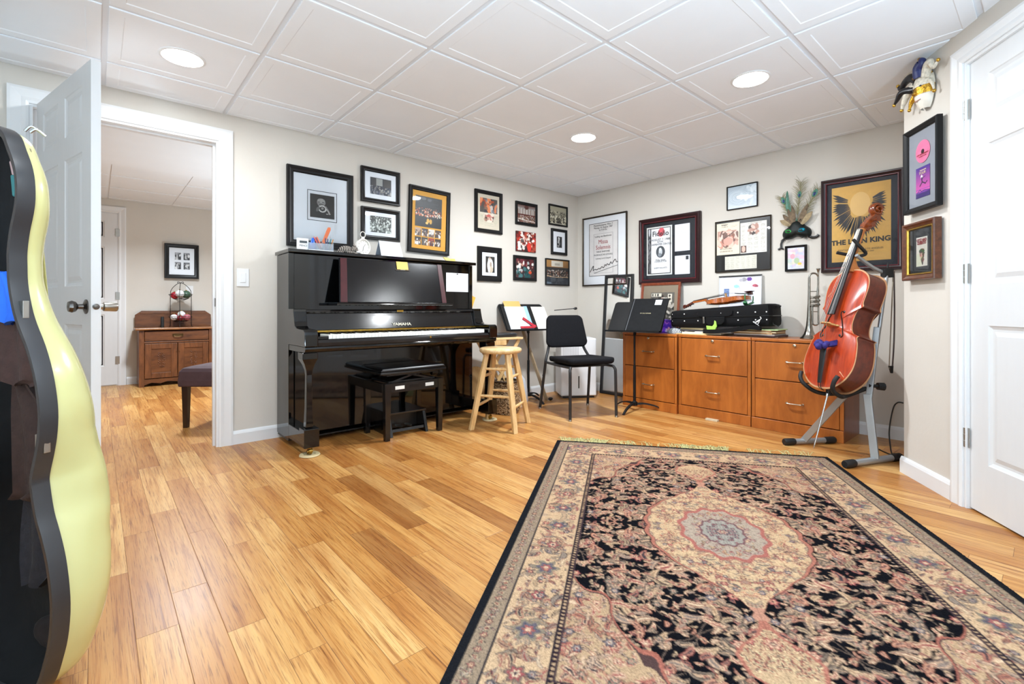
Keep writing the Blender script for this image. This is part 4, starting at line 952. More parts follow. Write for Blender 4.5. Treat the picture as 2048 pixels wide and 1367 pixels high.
def scroll(mb, c, r, wd, axis_x=True, turns=1.75):
    pts = []; n = 40; rr = []
    for i in range(n + 1):
        q = i / n; a = R(-60) + turns * 2 * math.pi * q; k = r * (1 - .80 * q); pts.append(Vector((0, c[1] + k * math.cos(a), c[2] + k * math.sin(a)))); rr.append((r * .34 * (1 - .45 * q), wd * (.62 + .38 * q)))
    ring = []
    for i, p in enumerate(pts):
        d = (pts[min(i + 1, n)] - pts[max(i - 1, 0)]).normalized(); u = Vector((0, -d.z, d.y)); h, w = rr[i]
        ring.append([p + u * (h * math.cos(a)) + Vector((c[0] + w * .5 * math.sin(a) * 1, 0, 0)) for a in [2 * math.pi * k / 10 for k in range(10)]])
    mb.loft(ring)
def violin():
    t = thing('violin', 'orange-brown violin lying face up on top of the black instrument case', 'violin', (-.235, -2.028, 1.016)); t.rotation_euler = (R(-6.5), R(3), R(3))
    # local: y along the body towards the scroll (world +y), x across, z up
    fiddle(t, VH, .356, .031, .014, M_vio, M_vio, .185)
    eb = mat('ebony', '0d0d0e', 0.3)
    mb = MB(); mb.loft([[(-.021, .205, .032), (.021, .205, .032), (.021, .205, .037), (-.021, .205, .037)], [(-.012, .475, .012), (.012, .475, .012), (.012, .475, .016), (-.012, .475, .016)]]); mb.build('fingerboard', eb, t)
    mb = MB(); mb.loft([[(-.016, .352, -.018), (.016, .352, -.018), (.014, .352, .022), (-.014, .352, .022)], [(-.012, .37, .004), (.012, .37, .004), (.013, .37, .022), (-.013, .37, .022)], [(-.011, .475, -.004), (.011, .475, -.004), (.012, .475, .012), (-.012, .475, .012)]]); mb.build('neck', M_vio, t, smooth=40)
    mb = MB(); mb.loft([[(-.012, .475, -.006), (.012, .475, -.006), (.012, .475, .013), (-.012, .475, .013)], [(-.010, .53, -.03), (.010, .53, -.03), (.010, .53, -.008), (-.010, .53, -.008)], [(-.008, .55, -.034), (.008, .55, -.034), (.008, .55, -.018), (-.008, .55, -.018)]])
    scroll(mb, (0, .553, -.024), .017, .03); mb.build('scroll', wood('dark_scroll_wood', '3a1409', '6e2a14', (8, 4, 8), .3, .6), t, smooth=45)
    for k, (y, s) in enumerate(((.49, 1), (.503, -1), (.517, 1), (.53, -1))):
        mb = MB(); mb.tube([(-s * .013, y, -.008 - .02 * k / 3), (s * .022, y, -.008 - .02 * k / 3)], .0028, 8); mb.ball((s * .029, y, -.008 - .02 * k / 3), (.007, .002, .006), 8, 6); mb.build('peg', eb, t, smooth=50)
    mb = MB(); mb.prism([(-.021, 0), (-.018, .004), (-.006, .003), (0, .008), (.006, .003), (.018, .004), (.021, 0), (.018, .028), (0, .034), (-.018, .028)], lambda a, b, q: (a, .195 - q, .014 + b), 0, .004); mb.build('bridge', mat('maple_bridge', 'c79a5c', 0.5), t)
    mb = MB(); mb.loft([[(-.020, .115, .032), (.020, .115, .032), (.020, .115, .038), (-.020, .115, .038)], [(-.010, .005, .012), (.010, .005, .012), (.010, .005, .02), (-.010, .005, .02)]]); mb.build('tailpiece', eb, t)
    mb = MB()
    for x in (-.0135, -.0045, .0045, .0135): mb.tube([(x, .115, .037), (x * .9, .193, .048), (x * .6, .475, .018)], .0006, 5)
    mb.build('strings', M_steel, t)
    mb = MB(); mb.lathe([(.022, .030), (.030, .036), (.042, .040), (.038, .042), (.0, .038)], 24, None, (.035, .02, 0)); mb.bx(.02, .05, -.004, .03, .012, .032); mb.build('chin_rest', wood('rosewood', '34100c', '5a1e16', (6, 6, 6), .3, .5), t, smooth=40)
    sr = MB(); sr.tube(cr([(-.08, .02, -.052), (-.04, .03, -.068), (.02, .03, -.066), (.08, .02, -.050)], 6), .008, 10, flat=2.0); sr.build('shoulder_rest', mat('green_rest', '2f7a48', 0.45), t, smooth=60)
    for x in (-.075, .075):
        mb = MB(); mb.tube(cr([(x, .02, -.052), (x * 1.18, .015, -.03), (x * 1.2, .012, .006)], 5), .0045, 8); mb.build('rest_clamp', MATS['green_rest'], t, smooth=60)
violin()
# ---------------------------------------------------------------- trumpet standing on its bell
M_silver = mat('tarnished_silver', 'a8a49c', 0.2, 1.0, var=0.25, vscale=30)
def trumpet():
    t = thing('trumpet', 'silver trumpet standing upright on its bell on the cabinet', 'trumpet', (-.215, -2.440, CT), R(-52))
    MB().lathe([(.061, .0), (.0625, .002), (.060, .006), (.048, .018), (.036, .035), (.027, .06), (.020, .10), (.015, .16), (.0115, .24), (.0095, .33), (.0085, .44), (.0085, .452), (.0, .452)], 36).build('bell', M_silver, t, smooth=60)
    mb = MB(); n = 14; R_ = .030
    mb.tube(cr([(0, 0, .40)] + [(R_ - R_ * math.cos(a), 0, .455 + R_ * math.sin(a)) for a in [math.pi * k / n for k in range(n + 1)]] + [(2 * R_, 0, .40), (2 * R_, 0, .30)], 3), .0066, 12); mb.build('main_tube', M_silver, t, smooth=60)
    for k, z in enumerate((.245, .275, .305)):
        mb = MB(); mb.tube([(.030, -.045, z), (.030, .055, z)], .0115, 16); mb.build('valve', M_silver, t, smooth=50)
        mb = MB(); mb.tube([(.030, .055, z), (.030, .075, z)], .004, 8); mb.tube([(.030, .074, z), (.030, .079, z)], .009, 12); mb.build('valve_button', M_silver, t, smooth=50)
        mb = MB(); mb.tube(cr([(.030, -.02, z), (.055, -.02, z), (.066, -.012, z + .008), (.066, .0, z + .012), (.055, .008, z + .010), (.036, .008, z + .006)], 4), .005, 8); mb.build('valve_slide', M_silver, t, smooth=60)
    mb = MB(); a = [(.062, 0, .30), (.062, 0, .12)] + [(.062 - .020 + .020 * math.cos(q), 0, .12 - .020 * math.sin(q)) for q in [math.pi * k / 10 for k in range(11)]] + [(.022, 0, .24)]
    mb.tube(cr(a, 3), .006, 12); mb.build('tuning_slide', M_silver, t, smooth=60)
    mb = MB(); mb.tube(cr([(.045, 0, .29), (.056, .0, .36), (.060, 0, .43), (.061, 0, .47)], 4), .0056, 12); mb.lathe([(.0056, 0), (.0062, .02), (.0085, .035), (.0135, .045), (.0135, .052), (.010, .053), (.004, .046)], 20, None, (.061, 0, .468)); mb.build('mouthpiece', M_silver, t, smooth=60)
    for z in (.20, .35):
        mb = MB(); mb.tube([(.006, 0, z), (.058, 0, z)], .003, 8); mb.build('brace', M_silver, t, smooth=60)
trumpet()

# ---------------------------------------------------------------- cello on its stand
def pose(yaw, tilt, roll):
    cy, sy = math.cos(R(yaw)), math.sin(R(yaw)); X = Vector((cy, sy, 0)); Z = Vector((sy, -cy, 0)); Yv = Vector((0, 0, 1))
    Y2 = Yv * math.cos(R(tilt)) - Z * math.sin(R(tilt)); Z2 = Z * math.cos(R(tilt)) + Yv * math.sin(R(tilt))
    X3 = X * math.cos(R(roll)) + Y2 * math.sin(R(roll)); Y3 = -X * math.sin(R(roll)) + Y2 * math.cos(R(roll))
    return Matrix((X3, Y3, Z2)).transposed()
CM = pose(-126, 18, 2.8); CP = Vector((-.853, -2.698, .423))
def cl(x, y, z): return CM @ Vector((x, y, z)) + CP
M_top = wood('cello_top', '8a240c', 'be4314', (14, 1.6, 6), 0.3, 0.2, scale=4)
M_rib = wood('cello_ribs', '45160a', '702a14', (5, 5, 9), 0.32, 0.25, scale=4)
M_edge = mat('worn_cream_edge', 'b98a62', 0.5)
M_eb = mat('ebony_board', '101012', 0.42)
CH = [(0, 0), (.055, .004), (.105, .022), (.160, .065), (.191, .115), (.202, .165), (.200, .215), (.188, .28), (.172, .325), (.182, .336), (.150, .345), (.126, .368), (.113, .405), (.112, .44), (.119, .482), (.134, .512), (.160, .522), (.152, .545), (.158, .60), (.161, .648), (.152, .694), (.128, .730), (.085, .758), (.04, .770), (0, .772)]
def cello():
    t = thing('cello', 'red-brown cello resting on the grey metal floor stand', 'cello', CP); t.rotation_mode = 'QUATERNION'; t.rotation_quaternion = CM.to_quaternion()
    ARCH, RIB = .024, .112; e = RIB * .035
    fiddle(t, CH, .772, RIB, ARCH, M_top, M_rib, .405, M_e=M_edge)
    az = lambda x, y: arch_z(CH, ARCH, e, .405, x, y)
    for s in (-1, 1):
        F = cr([(s * .066, .335, 0), (s * .078, .322, 0), (s * .088, .334, 0), (s * .082, .355, 0), (s * .070, .385, 0), (s * .062, .405, 0), (s * .054, .430, 0), (s * .046, .452, 0), (s * .038, .472, 0), (s * .042, .488, 0), (s * .054, .484, 0)], 4)
        mb = MB(); n = len(F); mb.tube([(p.x, p.y, az(p.x, p.y) + .0008) for p in F], [.0035 + .0032 * math.sin(math.pi * i / (n - 1)) for i in range(n)], 8, flat=.35)
        for q in (F[0], F[-1]): mb.ball((q.x, q.y, az(q.x, q.y)), (.009, .009, .002), 12, 6)
        mb.build('sound_hole', M_black, t, smooth=60)
    mb = MB(); rr = []
    for q in np.linspace(0, 1, 8):
        y = .458 + (1.035 - .458) * q; w = .031 - .016 * q; z = .076 - .052 * q; rr.append([(w * math.sin(a), y, z - .012 + .014 * math.cos(a)) for a in [R(-70 + 20 * k) for k in range(8)]] + [(w * .8, y, z - .018), (-w * .8, y, z - .018)])
    mb.loft(rr); mb.build('fingerboard', M_eb, t, smooth=40)
    mb = MB(); rr = []
    for y, w, zt, zb in ((.755, .022, .045, -.11), (.772, .020, .045, -.085), (.80, .016, .042, -.03), (.84, .0145, .039, .0), (.95, .0135, .028, -.008), (1.02, .0135, .020, -.014), (1.045, .015, .018, -.022)):
        rr.append([(w * math.cos(a), y, (zt + zb) / 2 + (zt - zb) / 2 * math.sin(a)) for a in [2 * math.pi * k / 14 for k in range(14)]])
    mb.loft(rr); mb.build('neck', wood('cello_neck', '9a5220', 'cc8440', (6, 2, 6), .35, .3), t, smooth=50)
    M_sc = wood('scroll_wood', '5e240c', '9a4a1c', (7, 5, 7), .26, .6)
    mb = MB(); rr = []
    for y, w, z, h in ((1.035, .017, -.004, .040), (1.06, .0205, -.014, .05), (1.10, .020, -.034, .052), (1.15, .0175, -.060, .042), (1.178, .015, -.072, .032)):
        rr.append([(-w, y, z - h / 2), (w, y, z - h / 2), (w, y + .012, z + h / 2), (-w, y + .012, z + h / 2)])
    mb.loft(rr); mb.build('peg_box', M_sc, t, bevel=.004)
    mb = MB(); scroll(mb, (0, 1.190, -.052), .040, .062); mb.build('scroll', M_sc, t, smooth=50)
    for k, (y, s) in enumerate(((1.068, 1), (1.09, -1), (1.115, 1), (1.138, -1))):
        z = -.018 - .5 * (y - 1.068); mb = MB(); mb.tube([(-s * .022, y, z), (s * .040, y, z)], .0055, 10); mb.tube([(s * .040, y, z), (s * .052, y, z)], [.011, .015], 12); mb.build('peg', wood('peg_wood', '5a2410', '8a4420', (6, 6, 6), .3, .4), t, smooth=50)
    mb = MB(); mb.prism([(-.046, 0), (-.042, .010), (-.034, .012), (-.026, .040), (-.012, .036), (0, .044), (.012, .036), (.026, .040), (.034, .012), (.042, .010), (.046, 0), (.030, 0), (.020, .018), (-.020, .018), (-.030, 0)][:11] + [(.030, 0), (.022, .012), (-.022, .012), (-.030, 0)], lambda a, b, q: (a, .400 - q, .022 + b * 1.5), 0, .009)
    mb.prism([(-.042, .060), (-.03, .072), (0, .082), (.03, .072), (.042, .060), (.03, .052), (-.03, .052)], lambda a, b, q: (a, .3985 - q, .022 + b), 0, .006); mb.build('bridge', mat('maple_bridge', 'c79a5c', 0.5), t)
    mb = MB(); rr = []
    for y, w, z in ((.262, .024, .064), (.255, .027, .064), (.20, .023, .056), (.08, .017, .038), (.03, .014, .030)):
        rr.append([(w * math.sin(a), y, z - .008 + .010 * math.cos(a)) for a in [R(-90 + 22.5 * k) for k in range(9)]])
    mb.loft(rr); mb.build('tailpiece', M_eb, t, smooth=50)
    mb = MB(); mb.tube(cr([(-.009, .04, .026), (-.008, .005, .012), (0, -.006, -.02), (.008, .005, .012), (.009, .04, .026)], 4), .0022, 6); mb.build('tail_gut', M_black, t)
    mb = MB()
    for k, x in enumerate((-.019, -.0065, .0065, .019)):
        mb.tube([(x * .9, .255, .066), (x * 1.45, .396, .103 - .003 * (abs(k - 1.5) - .5)), (x * .55, 1.038, .0285), (x * .35, 1.10, -.02)], .0011, 6)
    mb.build('strings', M_steel, t)
    for k, x in enumerate((-.018, -.006, .006, .018)):
        mb = MB(); mb.tube([(x, .243, .066), (x, .258, .075)], .0035, 8); mb.build('fine_tuner', M_black, t, smooth=50)
    mb = MB(); mb.tube([(0, .006, -.05), (0, -.018, -.05)], [.016, .011], 16); mb.build('end_plug', M_eb, t, smooth=50)
    mb = MB(); mb.tube([(0, -.018, -.05), (0, -.035, -.05)], .009, 12); mb.tube([(0, -.03, -.05), (0, -.335, -.05), (0, -.365, -.05)], [.0048, .0048, .001], 12); mb.build('end_pin', mat('bright_steel', 'd5d6d8', 0.18, 1.0), t, smooth=50)
    mb = MB(); mb.tube([(-.172, .30, 0), (-.172, .30, 0.001)], .001, 4)
    mb = MB()
    for a, b in (((.118, .115), (.150, .085)), ((-.128, .60), (-.108, .625))): mb.tube([(a[0], a[1], az(*a) + .0003), (b[0], b[1], az(*b) + .0003)], [.0026, .001], 6)
    mb.build('scratch', mat('scratch_pale', 'd9a078', 0.6), t)
cello()
mb = MB(); r_ = random.Random(4)
for k in range(7):
    c = Vector((r_.uniform(-.022, .022), r_.uniform(-.03, .03), r_.uniform(-.012, .03))); mb.ball(c, (r_.uniform(.018, .030), r_.uniform(.016, .024), r_.uniform(.018, .030)), 14, 9, rotm(r_.uniform(0, 3), r_.uniform(0, 3), 0))
mb.loft([[(.0, -.005, -.01), (.02, -.012, -.01), (.02, -.012, .02), (0, -.005, .02)], [(.02, -.075, .012), (.05, -.08, .0), (.055, -.08, .03), (.028, -.075, .042)]])
one(mb, 'velvet_cloth', mat('purple_velvet', '2c2370', 0.75, var=0.35, vscale=40), 'bunched purple velvet cloth tied round the cello tailpiece', 'cloth', cl(.02, .245, .088), smooth=70)
M_gm = mat('grey_metal', 'a9acae', 0.38, 0.6, var=0.03)
M_pad = mat('black_rubber', '131314', 0.6)
def cello_stand():
    t = thing('cello_stand', 'grey metal cello floor stand with black rubber feet holding the cello', 'instrument stand', (-.665, -2.74, 0))
    o = Vector((-.665, -2.74, 0)); V = lambda x, y, z: Vector((x, y, z)) - o
    for a, b in (((-.745, -2.450), (-.430, -2.658)), ((-.982, -2.850), (-.558, -3.030))):
        A, B = V(*a, .023), V(*b, .023); d = (B - A).normalized(); mb = MB(); mb.tube([A + d * .03, B - d * .03], .0185, 18); mb.build('foot_bar', M_gm, t, smooth=50)
        for p, s in ((A, 1), (B, -1)):
            mb = MB(); mb.tube([p, p + d * s * .008, p + d * s * .07, p + d * s * .078], [.019, .0226, .0226, .020], 18); mb.build('rubber_foot', M_pad, t, smooth=50)
    mb = MB(); mb.beam(V(-.622, -2.532, .03), V(-.700, -2.835, .455), .040, .024, up=(1, 0, 0)); mb.build('leg', M_gm, t, bevel=.003)
    mb = MB(); mb.beam(V(-.755, -2.946, .03), V(-.705, -2.898, .40), .040, .026, up=(1, 0, 0)); mb.build('leg', M_gm, t, bevel=.003)
    mb = MB(); mb.beam(V(-.712, -2.905, .35), V(-.625, -2.930, .80), .032, .026, up=(1, 0, 0)); mb.build('post', M_gm, t, bevel=.003)
    mb = MB(); mb.tube([V(-.625, -2.930, .70), V(-.520, -2.955, 1.10), V(-.505, -2.955, 1.155)], .0105, 14); mb.build('inner_post', M_gm, t, smooth=50)
    c = V(-.672, -2.950, .455); mb = MB(); mb.tube([V(-.705, -2.905, .45), V(-.665, -2.945, .447)], .010, 12); mb.tube([V(-.668, -2.940, .447), V(-.645, -2.967, .445)], [.022, .024], 9); mb.build('clamp_knob', M_pad, t, smooth=30)
    mb = MB(); mb.bx(-.022, .022, -.026, .026, -.028, .028, rotm(0, 0, R(40)), V(-.500, -2.955, 1.135)); mb.tube([V(-.500, -2.955, 1.135), V(-.470, -2.985, 1.125)], .006, 8); mb.tube([V(-.50, -2.955, 1.15), V(-.495, -2.96, 1.20)], .005, 8); mb.build('bracket', M_pad, t, bevel=.003)
    mb = MB(); mb.tube(cr([V(-.500, -2.945, 1.135), V(-.545, -2.90, 1.165), V(-.600, -2.862, 1.205), V(-.655, -2.832, 1.245)], 6), .011, 14); mb.build('neck_arm', M_gm, t, smooth=60)
    k = cl(.0, .905, -.022) - o
    L_ = [cl(.034, .885, -.03), cl(.040, .915, .03), cl(.030, .945, .072)]; R2 = [cl(-.034, .875, -.03), cl(-.042, .870, .03), cl(-.060, .868, .085)]
    for nm, q in (('yoke_prong', L_), ('yoke_prong', R2)):
        mb = MB(); mb.tube(cr([V(-.640, -2.842, 1.238)] + [p - o for p in q], 6), .010, 12); mb.build(nm, M_pad, t, smooth=60)
    st = V(-.690, -2.890, .43)
    for x in (-.135, .105):
        q = [cl(x * .4, .0, -.135), cl(x * .8, -.024 + abs(x) * .05, -.06), cl(x, -.020 + (.030 if x < 0 else .018), .012), cl(x * 1.16, .045, .032), cl(x * 1.26, .085, .026)]
        mb = MB(); mb.tube(cr([st] + [p - o for p in q], 6), .0125, 12); mb.build('cradle_arm', M_pad, t, smooth=60)
cello_stand()
# bow hanging from the stand's bracket
t = thing('cello_bow', 'dark cello bow hanging from the stand beside the cello ribs', 'bow', (-.560, -2.985, .52))
bo = Vector((-.560, -2.985, .52)); u = (Vector((-.478, -2.985, 1.14)) - bo).normalized(); sd = Vector((.7524, -.6587, 0))
mb = MB(); mb.tube(cr([u * .04 + sd * .008, u * .2 + sd * .013, u * .4 + sd * .010, u * .63], 5), .0042, 10); mb.build('stick', wood('pernambuco', '241008', '4a2412', (9, 9, 2), .3, .4), t, smooth=60)
mb = MB(); mb.beam(u * .03 - sd * .012, u * .63 - sd * .004, .009, .0012, up=sd); mb.build('hair', mat('bow_hair', 'a39684', 0.6), t)
mb = MB(); mb.loft([[u * .0 + sd * a + Vector((.6587, .7524, 0)) * b for a, b in ((-.002, -.005), (.010, -.005), (.010, .005), (-.002, .005))], [u * .045 + sd * a + Vector((.6587, .7524, 0)) * b for a, b in ((-.016, -.005), (.012, -.005), (.012, .005), (-.016, .005))]]); mb.build('tip', M_eb, t, bevel=.002)
# power cord by the angled wall
mb = MB(); mb.tube(cr([(-.012, -2.955, .262), (-.02, -2.925, .262), (-.05, -2.905, .22), (-.22, -2.915, .10), (-.40, -2.955, .022), (-.47, -2.972, .005), (-.44, -2.93, .004), (-.37, -2.875, .004)], 8), .0042, 8)
one(mb, 'power_cord', M_black, 'black power cord dropping to the floor behind the cello stand', 'cord', (0, 0, 0), smooth=60)

# ---------------------------------------------------------------- framed pictures
M_fblack = mat('black_frame', '0e0d0e', 0.36, var=0.15, spec=0.3)
M_fsatin = mat('satin_black_frame', '121112', 0.5, var=0.15, spec=0.25)
M_fmar = mat('mahogany_frame', '260b0e', 0.3, spec=0.35, var=0.3, vscale=12)
M_fmar2 = mat('mahogany_bead', '6b2028', 0.3, var=0.2)
M_fbrz = mat('bronze_frame', '3a3026', 0.3, 0.7)
M_mount = mat('white_mount', 'eef0f4', 0.6, var=0.01)
class Frame:
    """hung picture; local x right, z up, front towards -y; fractions run from the frame's top-left corner"""
    def __init__(s, label, wall, a0, a1, z0, z1, fw, dep, m, mount, gap=.002, rings=None, tilt=0.0, cat='picture', name='framed_picture', m2=None, group=None):
        s.w, s.h = abs(a1 - a0), z1 - z0; c = (a0 + a1) / 2; zc = (z0 + z1) / 2
        if wall == 'back': loc, rz = (c, -gap, zc), 0
        elif wall == 'right': loc, rz = (-gap, c, zc), R(-90)
        elif wall == 'angled': loc, rz = cw(c, gap, zc), CR
        elif wall == 'far': loc, rz = (c, 3.70 - gap, zc), 0
        else: loc, rz = wall
        s.t = thing(name, label, cat, loc, rz, group); s.t.rotation_euler = (0, R(tilt), rz) if wall in ('back', 'far') else (0, 0, rz)
        s.fw = fw; s.dep = dep
        rings = rings or [(0, 0), (0, -dep * .85), (.003, -dep), (fw * .35, -dep), (fw * .6, -dep * .8), (fw * .85, -dep * .72), (fw, -dep * .5), (fw, -dep * .15)]
        s.y = -dep * .35
        o = MB().frame(s.w, s.h, rings).build('frame', m, s.t, smooth=25)
        if m2: MB().frame(s.w - 1.5 * fw, s.h - 1.5 * fw, [(0, -dep * .6), (.002, -dep * .86), (.006, -dep * .86), (.008, -dep * .5)]).build('inner_bead', m2, s.t)
        if mount is not None:
            i = fw - .002; MB().bx(-s.w / 2 + i, s.w / 2 - i, s.y, s.y + .004, -s.h / 2 + i, s.h / 2 - i).build('mount', mount, s.t)
    def at(s, fx, fz): return (-s.w / 2 + fx * s.w, s.h / 2 - fz * s.h)
    def pic(s, name, fx0, fx1, fz0, fz1, p, up=.0012):
        x0, z1 = s.at(fx0, fz0); x1, z0 = s.at(fx1, fz1)
        return p.mesh(name, x1 - x0, z1 - z0, (x0 + x1) / 2, s.y - up, (z0 + z1) / 2, s.t)
    def board(s, name, fx0, fx1, fz0, fz1, m, up=.001, th=.003):
        x0, z1 = s.at(fx0, fz0); x1, z0 = s.at(fx1, fz1)
        return MB().bx(x0, x1, s.y - up, s.y - up + th, z0, z1).build(name, m, s.t)
    def line_box(s, name, fx0, fx1, fz0, fz1, m, wd=.003, up=.0012):
        x0, z1 = s.at(fx0, fz0); x1, z0 = s.at(fx1, fz1); mb = MB()
        for a in ((x0, x1, z0, z0 + wd), (x0, x1, z1 - wd, z1), (x0, x0 + wd, z0, z1), (x1 - wd, x1, z0, z1)): mb.bx(a[0], a[1], s.y - up, s.y - up + .0008, a[2], a[3])
        return mb.build(name, m, s.t)
    def text(s, txt, fx, fz, size, m, up=.0022, sx=1.0, rot=0, bold=0.0, parent=None):
        x, z = s.at(fx, fz); return lettering('lettering', txt, size, m, parent or s.t, (x, s.y - up, z), rotm(0, R(rot), 0), .0003, sx=sx, bold=bold)
    def glass(s):
        i = s.fw - .001; y = -s.dep * .55
        o = MB().add([(-s.w / 2 + i, y, -s.h / 2 + i), (s.w / 2 - i, y, -s.h / 2 + i), (s.w / 2 - i, y, s.h / 2 - i), (-s.w / 2 + i, y, s.h / 2 - i)], [(0, 1, 2, 3)]).build('glass', glass_mat(), s.t, fix=False); return s
GR = ['c9c9c9', '8d8d8f', '5b5b5e', 'e6e6e4', '2c2c2e']
def crowd(w, h, seed, bg0, bg1, cols, y0=.3, y1=.95, n=160, size=(.012, .035)):
    p = Pic(w, h, bg0).grad(bg0, bg1); r = random.Random(seed)
    for i in range(n):
        v = r.random(); k = size[0] + (size[1] - size[0]) * v; p.ell(r.random(), y0 + (y1 - y0) * v, k, k * 1.5, r.choice(cols), .9, r.uniform(-.5, .5))
    return p.noise(seed, .25)
# back wall
f = Frame('largest black frame on the back wall, white mount with a small dark square print', 'back', -3.178, -2.690, 1.368, 1.951, .047, .03, M_fblack, M_mount)
f.line_box('ruled_border', .295, .745, .27, .655, M_black, .004)
p = Pic(64, 64, '2b2926').ell(.45, .34, .17, .17, '8c8a88').ell(.45, .28, .16, .11, 'a5a3a0').ell(.36, .33, .05, .02, '3c3a38').ell(.53, .33, .05, .02, '3c3a38').ell(.45, .42, .10, .05, '6a6866').ell(.5, .60, .17, .15, 'd8d6d2', ring=.45).ell(.5, .60, .10, .09, '242220').ell(.5, .58, .05, .05, '9a9894').ell(.32, .62, .06, .12, '6c6a68', 1, .5).line([(.64, .5), (.78, .72)], .03, '8a8886').line([(.70, .62), (.80, .80)], .02, 'c0beba').line([(.66, .8), (.82, .78)], .012, 'c8c6c2').noise(3, .35)
f.pic('print', .335, .705, .315, .615, p); f.glass()
f = Frame('upper of two small black frames above the clock, dim rehearsal photograph', 'back', -2.624, -2.285, 1.770, 2.050, .034, .028, M_fblack, M_mount)
p = crowd(64, 48, 11, '3a3d42', '2a3040', ['7a7d86', '565a66', '8e8a84', '3c4660', 'b9b6b0'], .5, .95, 90, (.02, .05)).rect(.28, .58, .05, .45, 'a7a9a6').rect(.06, .26, .05, .5, '4a4a4c').rect(.62, .95, .05, .5, '4a4846').rect(0, 1, 0, .02, '111111')
f.pic('photo', .235, .775, .27, .75, p); f.glass()
f = Frame('lower of two small black frames above the clock, crowded black and white photograph', 'back', -2.622, -2.285, 1.470, 1.729, .034, .028, M_fblack, M_mount)
f.pic('photo', .225, .775, .25, .76, crowd(64, 48, 12, '4c4f4c', '2c302f', ['c4cac4', '8e948e', 'e8ece6', '5c625e', '9aa09a'], .05, .98, 170, (.02, .05))); f.glass()
f = Frame('crooked black frame with an orange mount, holding a concert photo and eight small ones', 'back', -2.202, -1.786, 1.396, 1.970, .036, .026, M_fsatin, mat('orange_mount', 'd79f3c', 0.6, var=0.03), tilt=1.6)
p = crowd(80, 92, 13, '222428', '17181a', ['c2502c', 'd98a5a', 'e6c0a0', '8a3a24', '55585e', 'e2dccf'], .38, .64, 150, (.010, .022)).ell(.3, .08, .10, .05, '7a7e84', .5).ell(.52, .1, .08, .05, '6a6e74', .5).text(.1, .9, .05, .35, 6, '484c52', 4, .5).ell(.48, .78, .05, .07, 'd2a44a').ell(.58, .80, .05, .08, 'c89a42').ell(.44, .86, .05, .04, 'e0b862').rect(.1, .9, .68, .70, '3a3c40', .6)
f.pic('concert_photo', .155, .80, .135, .60, p)
for r in range(2):
    for c in range(4):
        q = crowd(20, 22, 30 + 4 * r + c, ['b9a08c', '33303a', 'dcd6d0', '4a3a30', '2a2a30', '3a3a3c', 'a04038', '332a28'][4 * r + c], ['8a7060', '5a4a50', '9a9490', '7a5a40', '444448', '6a6460', '5a2c30', '6a4a3a'][4 * r + c], ['e8e2da', 'b08a6a', '3a3638', 'f4f0ea', '6a4a3a'], .3, .9, 14, (.06, .16))
        f.pic('small_photo', .16 + .162 * c, .305 + .162 * c, .625 + .135 * r, .745 + .135 * r, q)
f.glass()
f = Frame('tall black frame holding a beige clipping with two colour pictures', 'back', -1.497, -1.158, 1.648, 2.054, .036, .022, M_fsatin, mat('beige_paper', 'cdc4b0', 0.7))
p = Pic(60, 80, 'd0c6b4').rect(.08, .92, .1, .52, '5a5450').blobs(7, 60, (.08, .92, .1, .52), (.02, .09), ['8a6a58', 'b0502e', '3a3a44', 'cfc8c0', 'e08a5a', '55504c', '7a8088']).rect(0, 1, 0, .1, 'd0c6b4').rect(0, .08, 0, 1, 'd0c6b4').rect(.92, 1, 0, 1, 'd0c6b4').rect(0, 1, .52, .57, 'd6cdbb').rect(.30, .72, .59, .78, '6a5448').blobs(8, 30, (.32, .70, .6, .77), (.02, .06), ['c8605a', 'e8d8c8', '3c302c', 'b08a78']).text(.1, .28, .6, .9, 10, '9aa48c', 3, .5).text(.75, .92, .6, .9, 10, '9aa48c', 4, .5).text(.3, .75, .81, .93, 4, '9aa48c', 5, .5)
f.pic('clipping', .125, .875, .10, .90, p); f.glass()
f = Frame('black frame by the end of the piano, small print of a figure in white', 'back', -1.464, -1.168, 1.178, 1.512, .055, .022, M_fsatin, M_mount)
p = Pic(44, 64, '33302e').ell(.5, .55, .32, .42, 'e6e4e0').ell(.45, .25, .18, .2, 'eeece8').ell(.46, .12, .1, .08, 'b09a88').ell(.55, .55, .12, .22, 'a8988a').ell(.6, .8, .2, .2, 'cbbca8').ell(.36, .75, .12, .25, 'f0eeea').noise(9, .2)
f.pic('print', .335, .715, .275, .745, p); f.glass()
f = Frame('small dark frame, photograph of organ pipes above an orchestra', 'back', -.978, -.670, 1.778, 2.016, .030, .02, M_fsatin, None)
p = Pic(64, 50, '8a6a58').grad('6a4038', 'b0aaa6', .0, .25)
for k in range(17): p.rect(.06 + k * .053, .09 + k * .053, .16 + .1 * abs(math.sin(k * 1.1)), .52, ['d2d0cc', 'aaa6a2', 'e2e0dc'][k % 3])
p.rect(0, 1, .52, .60, '5a2420').blobs(14, 120, (0, 1, .6, .98), (.015, .04), ['7a3a34', '2a1c1c', 'c8b8b0', '46302e', '8a5a50', 'e8e0da']).ell(.5, .12, .12, .12, '5a3028').line([(0, .8), (.5, .88), (1, .92)], .014, 'e6ded6')
f.pic('photo', .09, .91, .13, .87, p); f.glass()
t = thing('unframed_photo', 'unframed red stage photograph mounted on board between two dark frames', 'photograph', (-.832, -.003, 1.607))
MB().bx(-.140, .140, -.012, 0, -.104, .104).build('board', M_fmar, t, bevel=.002)
